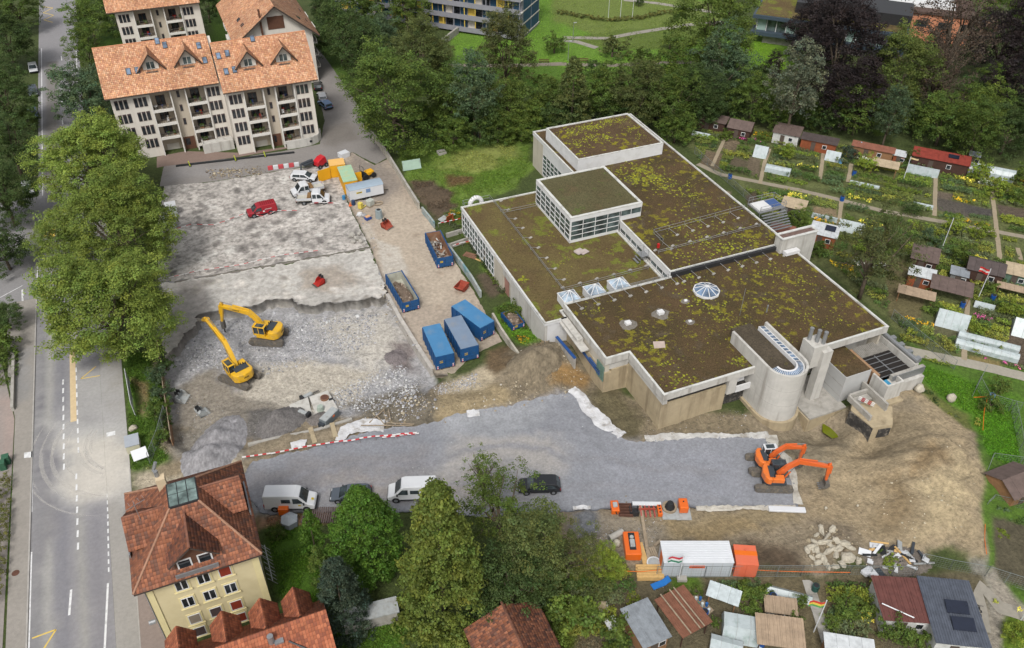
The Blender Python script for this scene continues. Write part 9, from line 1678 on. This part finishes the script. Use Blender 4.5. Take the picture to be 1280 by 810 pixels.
grass([(1132,448),(1200,472),(1275,505),(1275,590),(1228,580),(1215,520),(1165,492)],4200,.16,34);grass([(560,30),(575,82),(700,108),(860,95),(1012,80),(930,40),(870,0),(640,0)],6000,.3,35);grass([(618,386),(640,380),(690,440),(668,450),(634,418)],900,.35,36);grass([(420,745),(520,770),(500,815),(380,815)],1500,.2,37);grass([(690,705),(780,700),(800,740),(790,815),(690,815)],2400,.3,38)
# shrubs between the beds
GS='shrubs between the allotment beds';rr=random.Random(8)
for px,py,r_,kd,cl,lb in[(1083,205,15,'bush','lime','bright round bush left of the beige canopy'),(1062,192,12,'bush2','grey','grey-leaved shrub left of the bright round bush'),(984,190,13,'bush','lime','yellow-green shrub in front of the third hut'),(955,172,10,'bush','bright','bright shrub right of the twin-pitched hut'),(908,170,9,'bush2','bright','pale bush below the open-fronted shack'),(1140,195,10,'med','olive','slim olive bush around the pennant pole'),(1225,215,16,'bush','lime','lime shrub right of the red-roofed cabin'),(1250,235,16,'bush2','lime','lime shrub in front of the rounded roof'),(1275,245,14,'bush','bright','bright shrub at the right edge of the upper plots'),(1140,262,12,'bush','dark','dark round bush by the middle path'),(1000,272,14,'med','bright','fresh green tree left of the solar cabin'),(984,272,10,'bush','mid','green bush behind the rust-brown shed'),(1020,312,14,'bush2','mid','green bush below the solar cabin'),(1192,282,15,'bush','lime','tall bean rows left of the path crossing'),(1228,288,14,'bush2','lime','tall bean rows right of the first ones'),(1160,297,16,'bush2','bluegreen','blue-green shrub beside the bare pole'),(1205,318,18,'bush','bright','wide bush above the grey box shed'),(1262,386,17,'bush','lime','lime shrub right of the red flag pole'),(1220,408,16,'low','lime','spreading squash patch above the long tunnels'),(1240,362,11,'bush2','bright','leafy shrub under the red flag'),(1170,385,10,'bush2','mid','shrub left of the silver glasshouse'),(1250,485,15,'bush','bright','round hedge bush on the grass strip'),(943,745,15,'bush','mid','large leafy bed right of the clear-sheet canopy'),(930,732,11,'bush2','bright','leafy plant behind the clear-sheet canopy'),(1058,760,22,'bush','mid','dark green bush beside the flag at the bottom'),(1083,762,16,'bush2','bright','green bush left of the maroon-brown roof'),(1118,790,24,'bush','mid','wide bush in front of the maroon-brown roof'),(1150,800,17,'bush2','mid','bush between the two large roofs at the bottom'),(1040,780,14,'bush','bright','yellow-green bush right of the grey path'),(992,770,11,'bush2','mid','green plants below the brown plank cover'),(958,736,9,'bush2','mid','shrub beside the blue barrel of the bottom plots'),(1002,752,10,'bush','bright','shrub between the brown plank cover and the grey path'),(872,738,8,'bush2','bright','small shrub above the canister tray'),(946,796,10,'bush','mid','shrub between the foil tent and the deck roof'),(838,744,9,'bush2','mid','shrub left of the tile pergola'),(1090,738,9,'bush2','bright','shrub left of the pink tub'),(893,778,8,'bush','mid','shrub between the pergola and the foil tent'),(1270,790,18,'bush','lime','rounded lime bush in the bottom right corner'),(1252,668,9,'bush2','lime','yellow flowering plant at the bare plot'),(1245,625,8,'bush','lime','lime bush beside the brown hut'),(1240,505,14,'bush2','mid','loose shrub on the grass strip')]:tree(px,py,r_,kd,cl,lb,'shrub','shrub',GS)
for a in[(1326,150,40,'med2','dark','dark tree just past the right edge above the gardens'),(1336,60,50,'big','copper','purple tree past the top right corner'),(1392,120,44,'big2','mid','green tree past the right edge'),(1330,560,26,'med3','mid','fruit tree past the right edge by the hut'),(1340,690,30,'med','bright','fruit tree past the lower right edge'),(1330,400,18,'bush','bright','shrub past the right edge of the gardens')]:tree(*a[:5],a[5])
tree(642,388,14,'bush','bright','dark green laurel bush behind the small low skip','shrub','shrub')
# orange cords
for lb,pts in(('orange cord hanging along the fence posts by the lower plot',[(1231,632),(1228,650),(1227,680),(1229,700)]),('orange cord on the grass strip fence',[(1214,503),(1231,503),(1227,520),(1225,545)]),('orange cable draped along the long mesh fence',[(776,720),(800,722),(830,718),(880,716),(960,720),(1000,722),(1060,722)])):
 q=PP(pts);b=MB();o=q[0];b.path([(p.x-o.x,p.y-o.y,.9+.12*(i%2))for i,p in enumerate(q)],.035,5);tag(b.build('cord',M_OSTR,None,False,0,(o.x,o.y,0)),lb,'cord')
strip('garden_kerb',[tuple(v)for v in PP([(1148,486),(1180,498),(1206,520),(1218,528),(1221,560),(1224,620),(1226,690)])],.3,-.3,.16,gm('kerb_pale',S(196,184,160)))
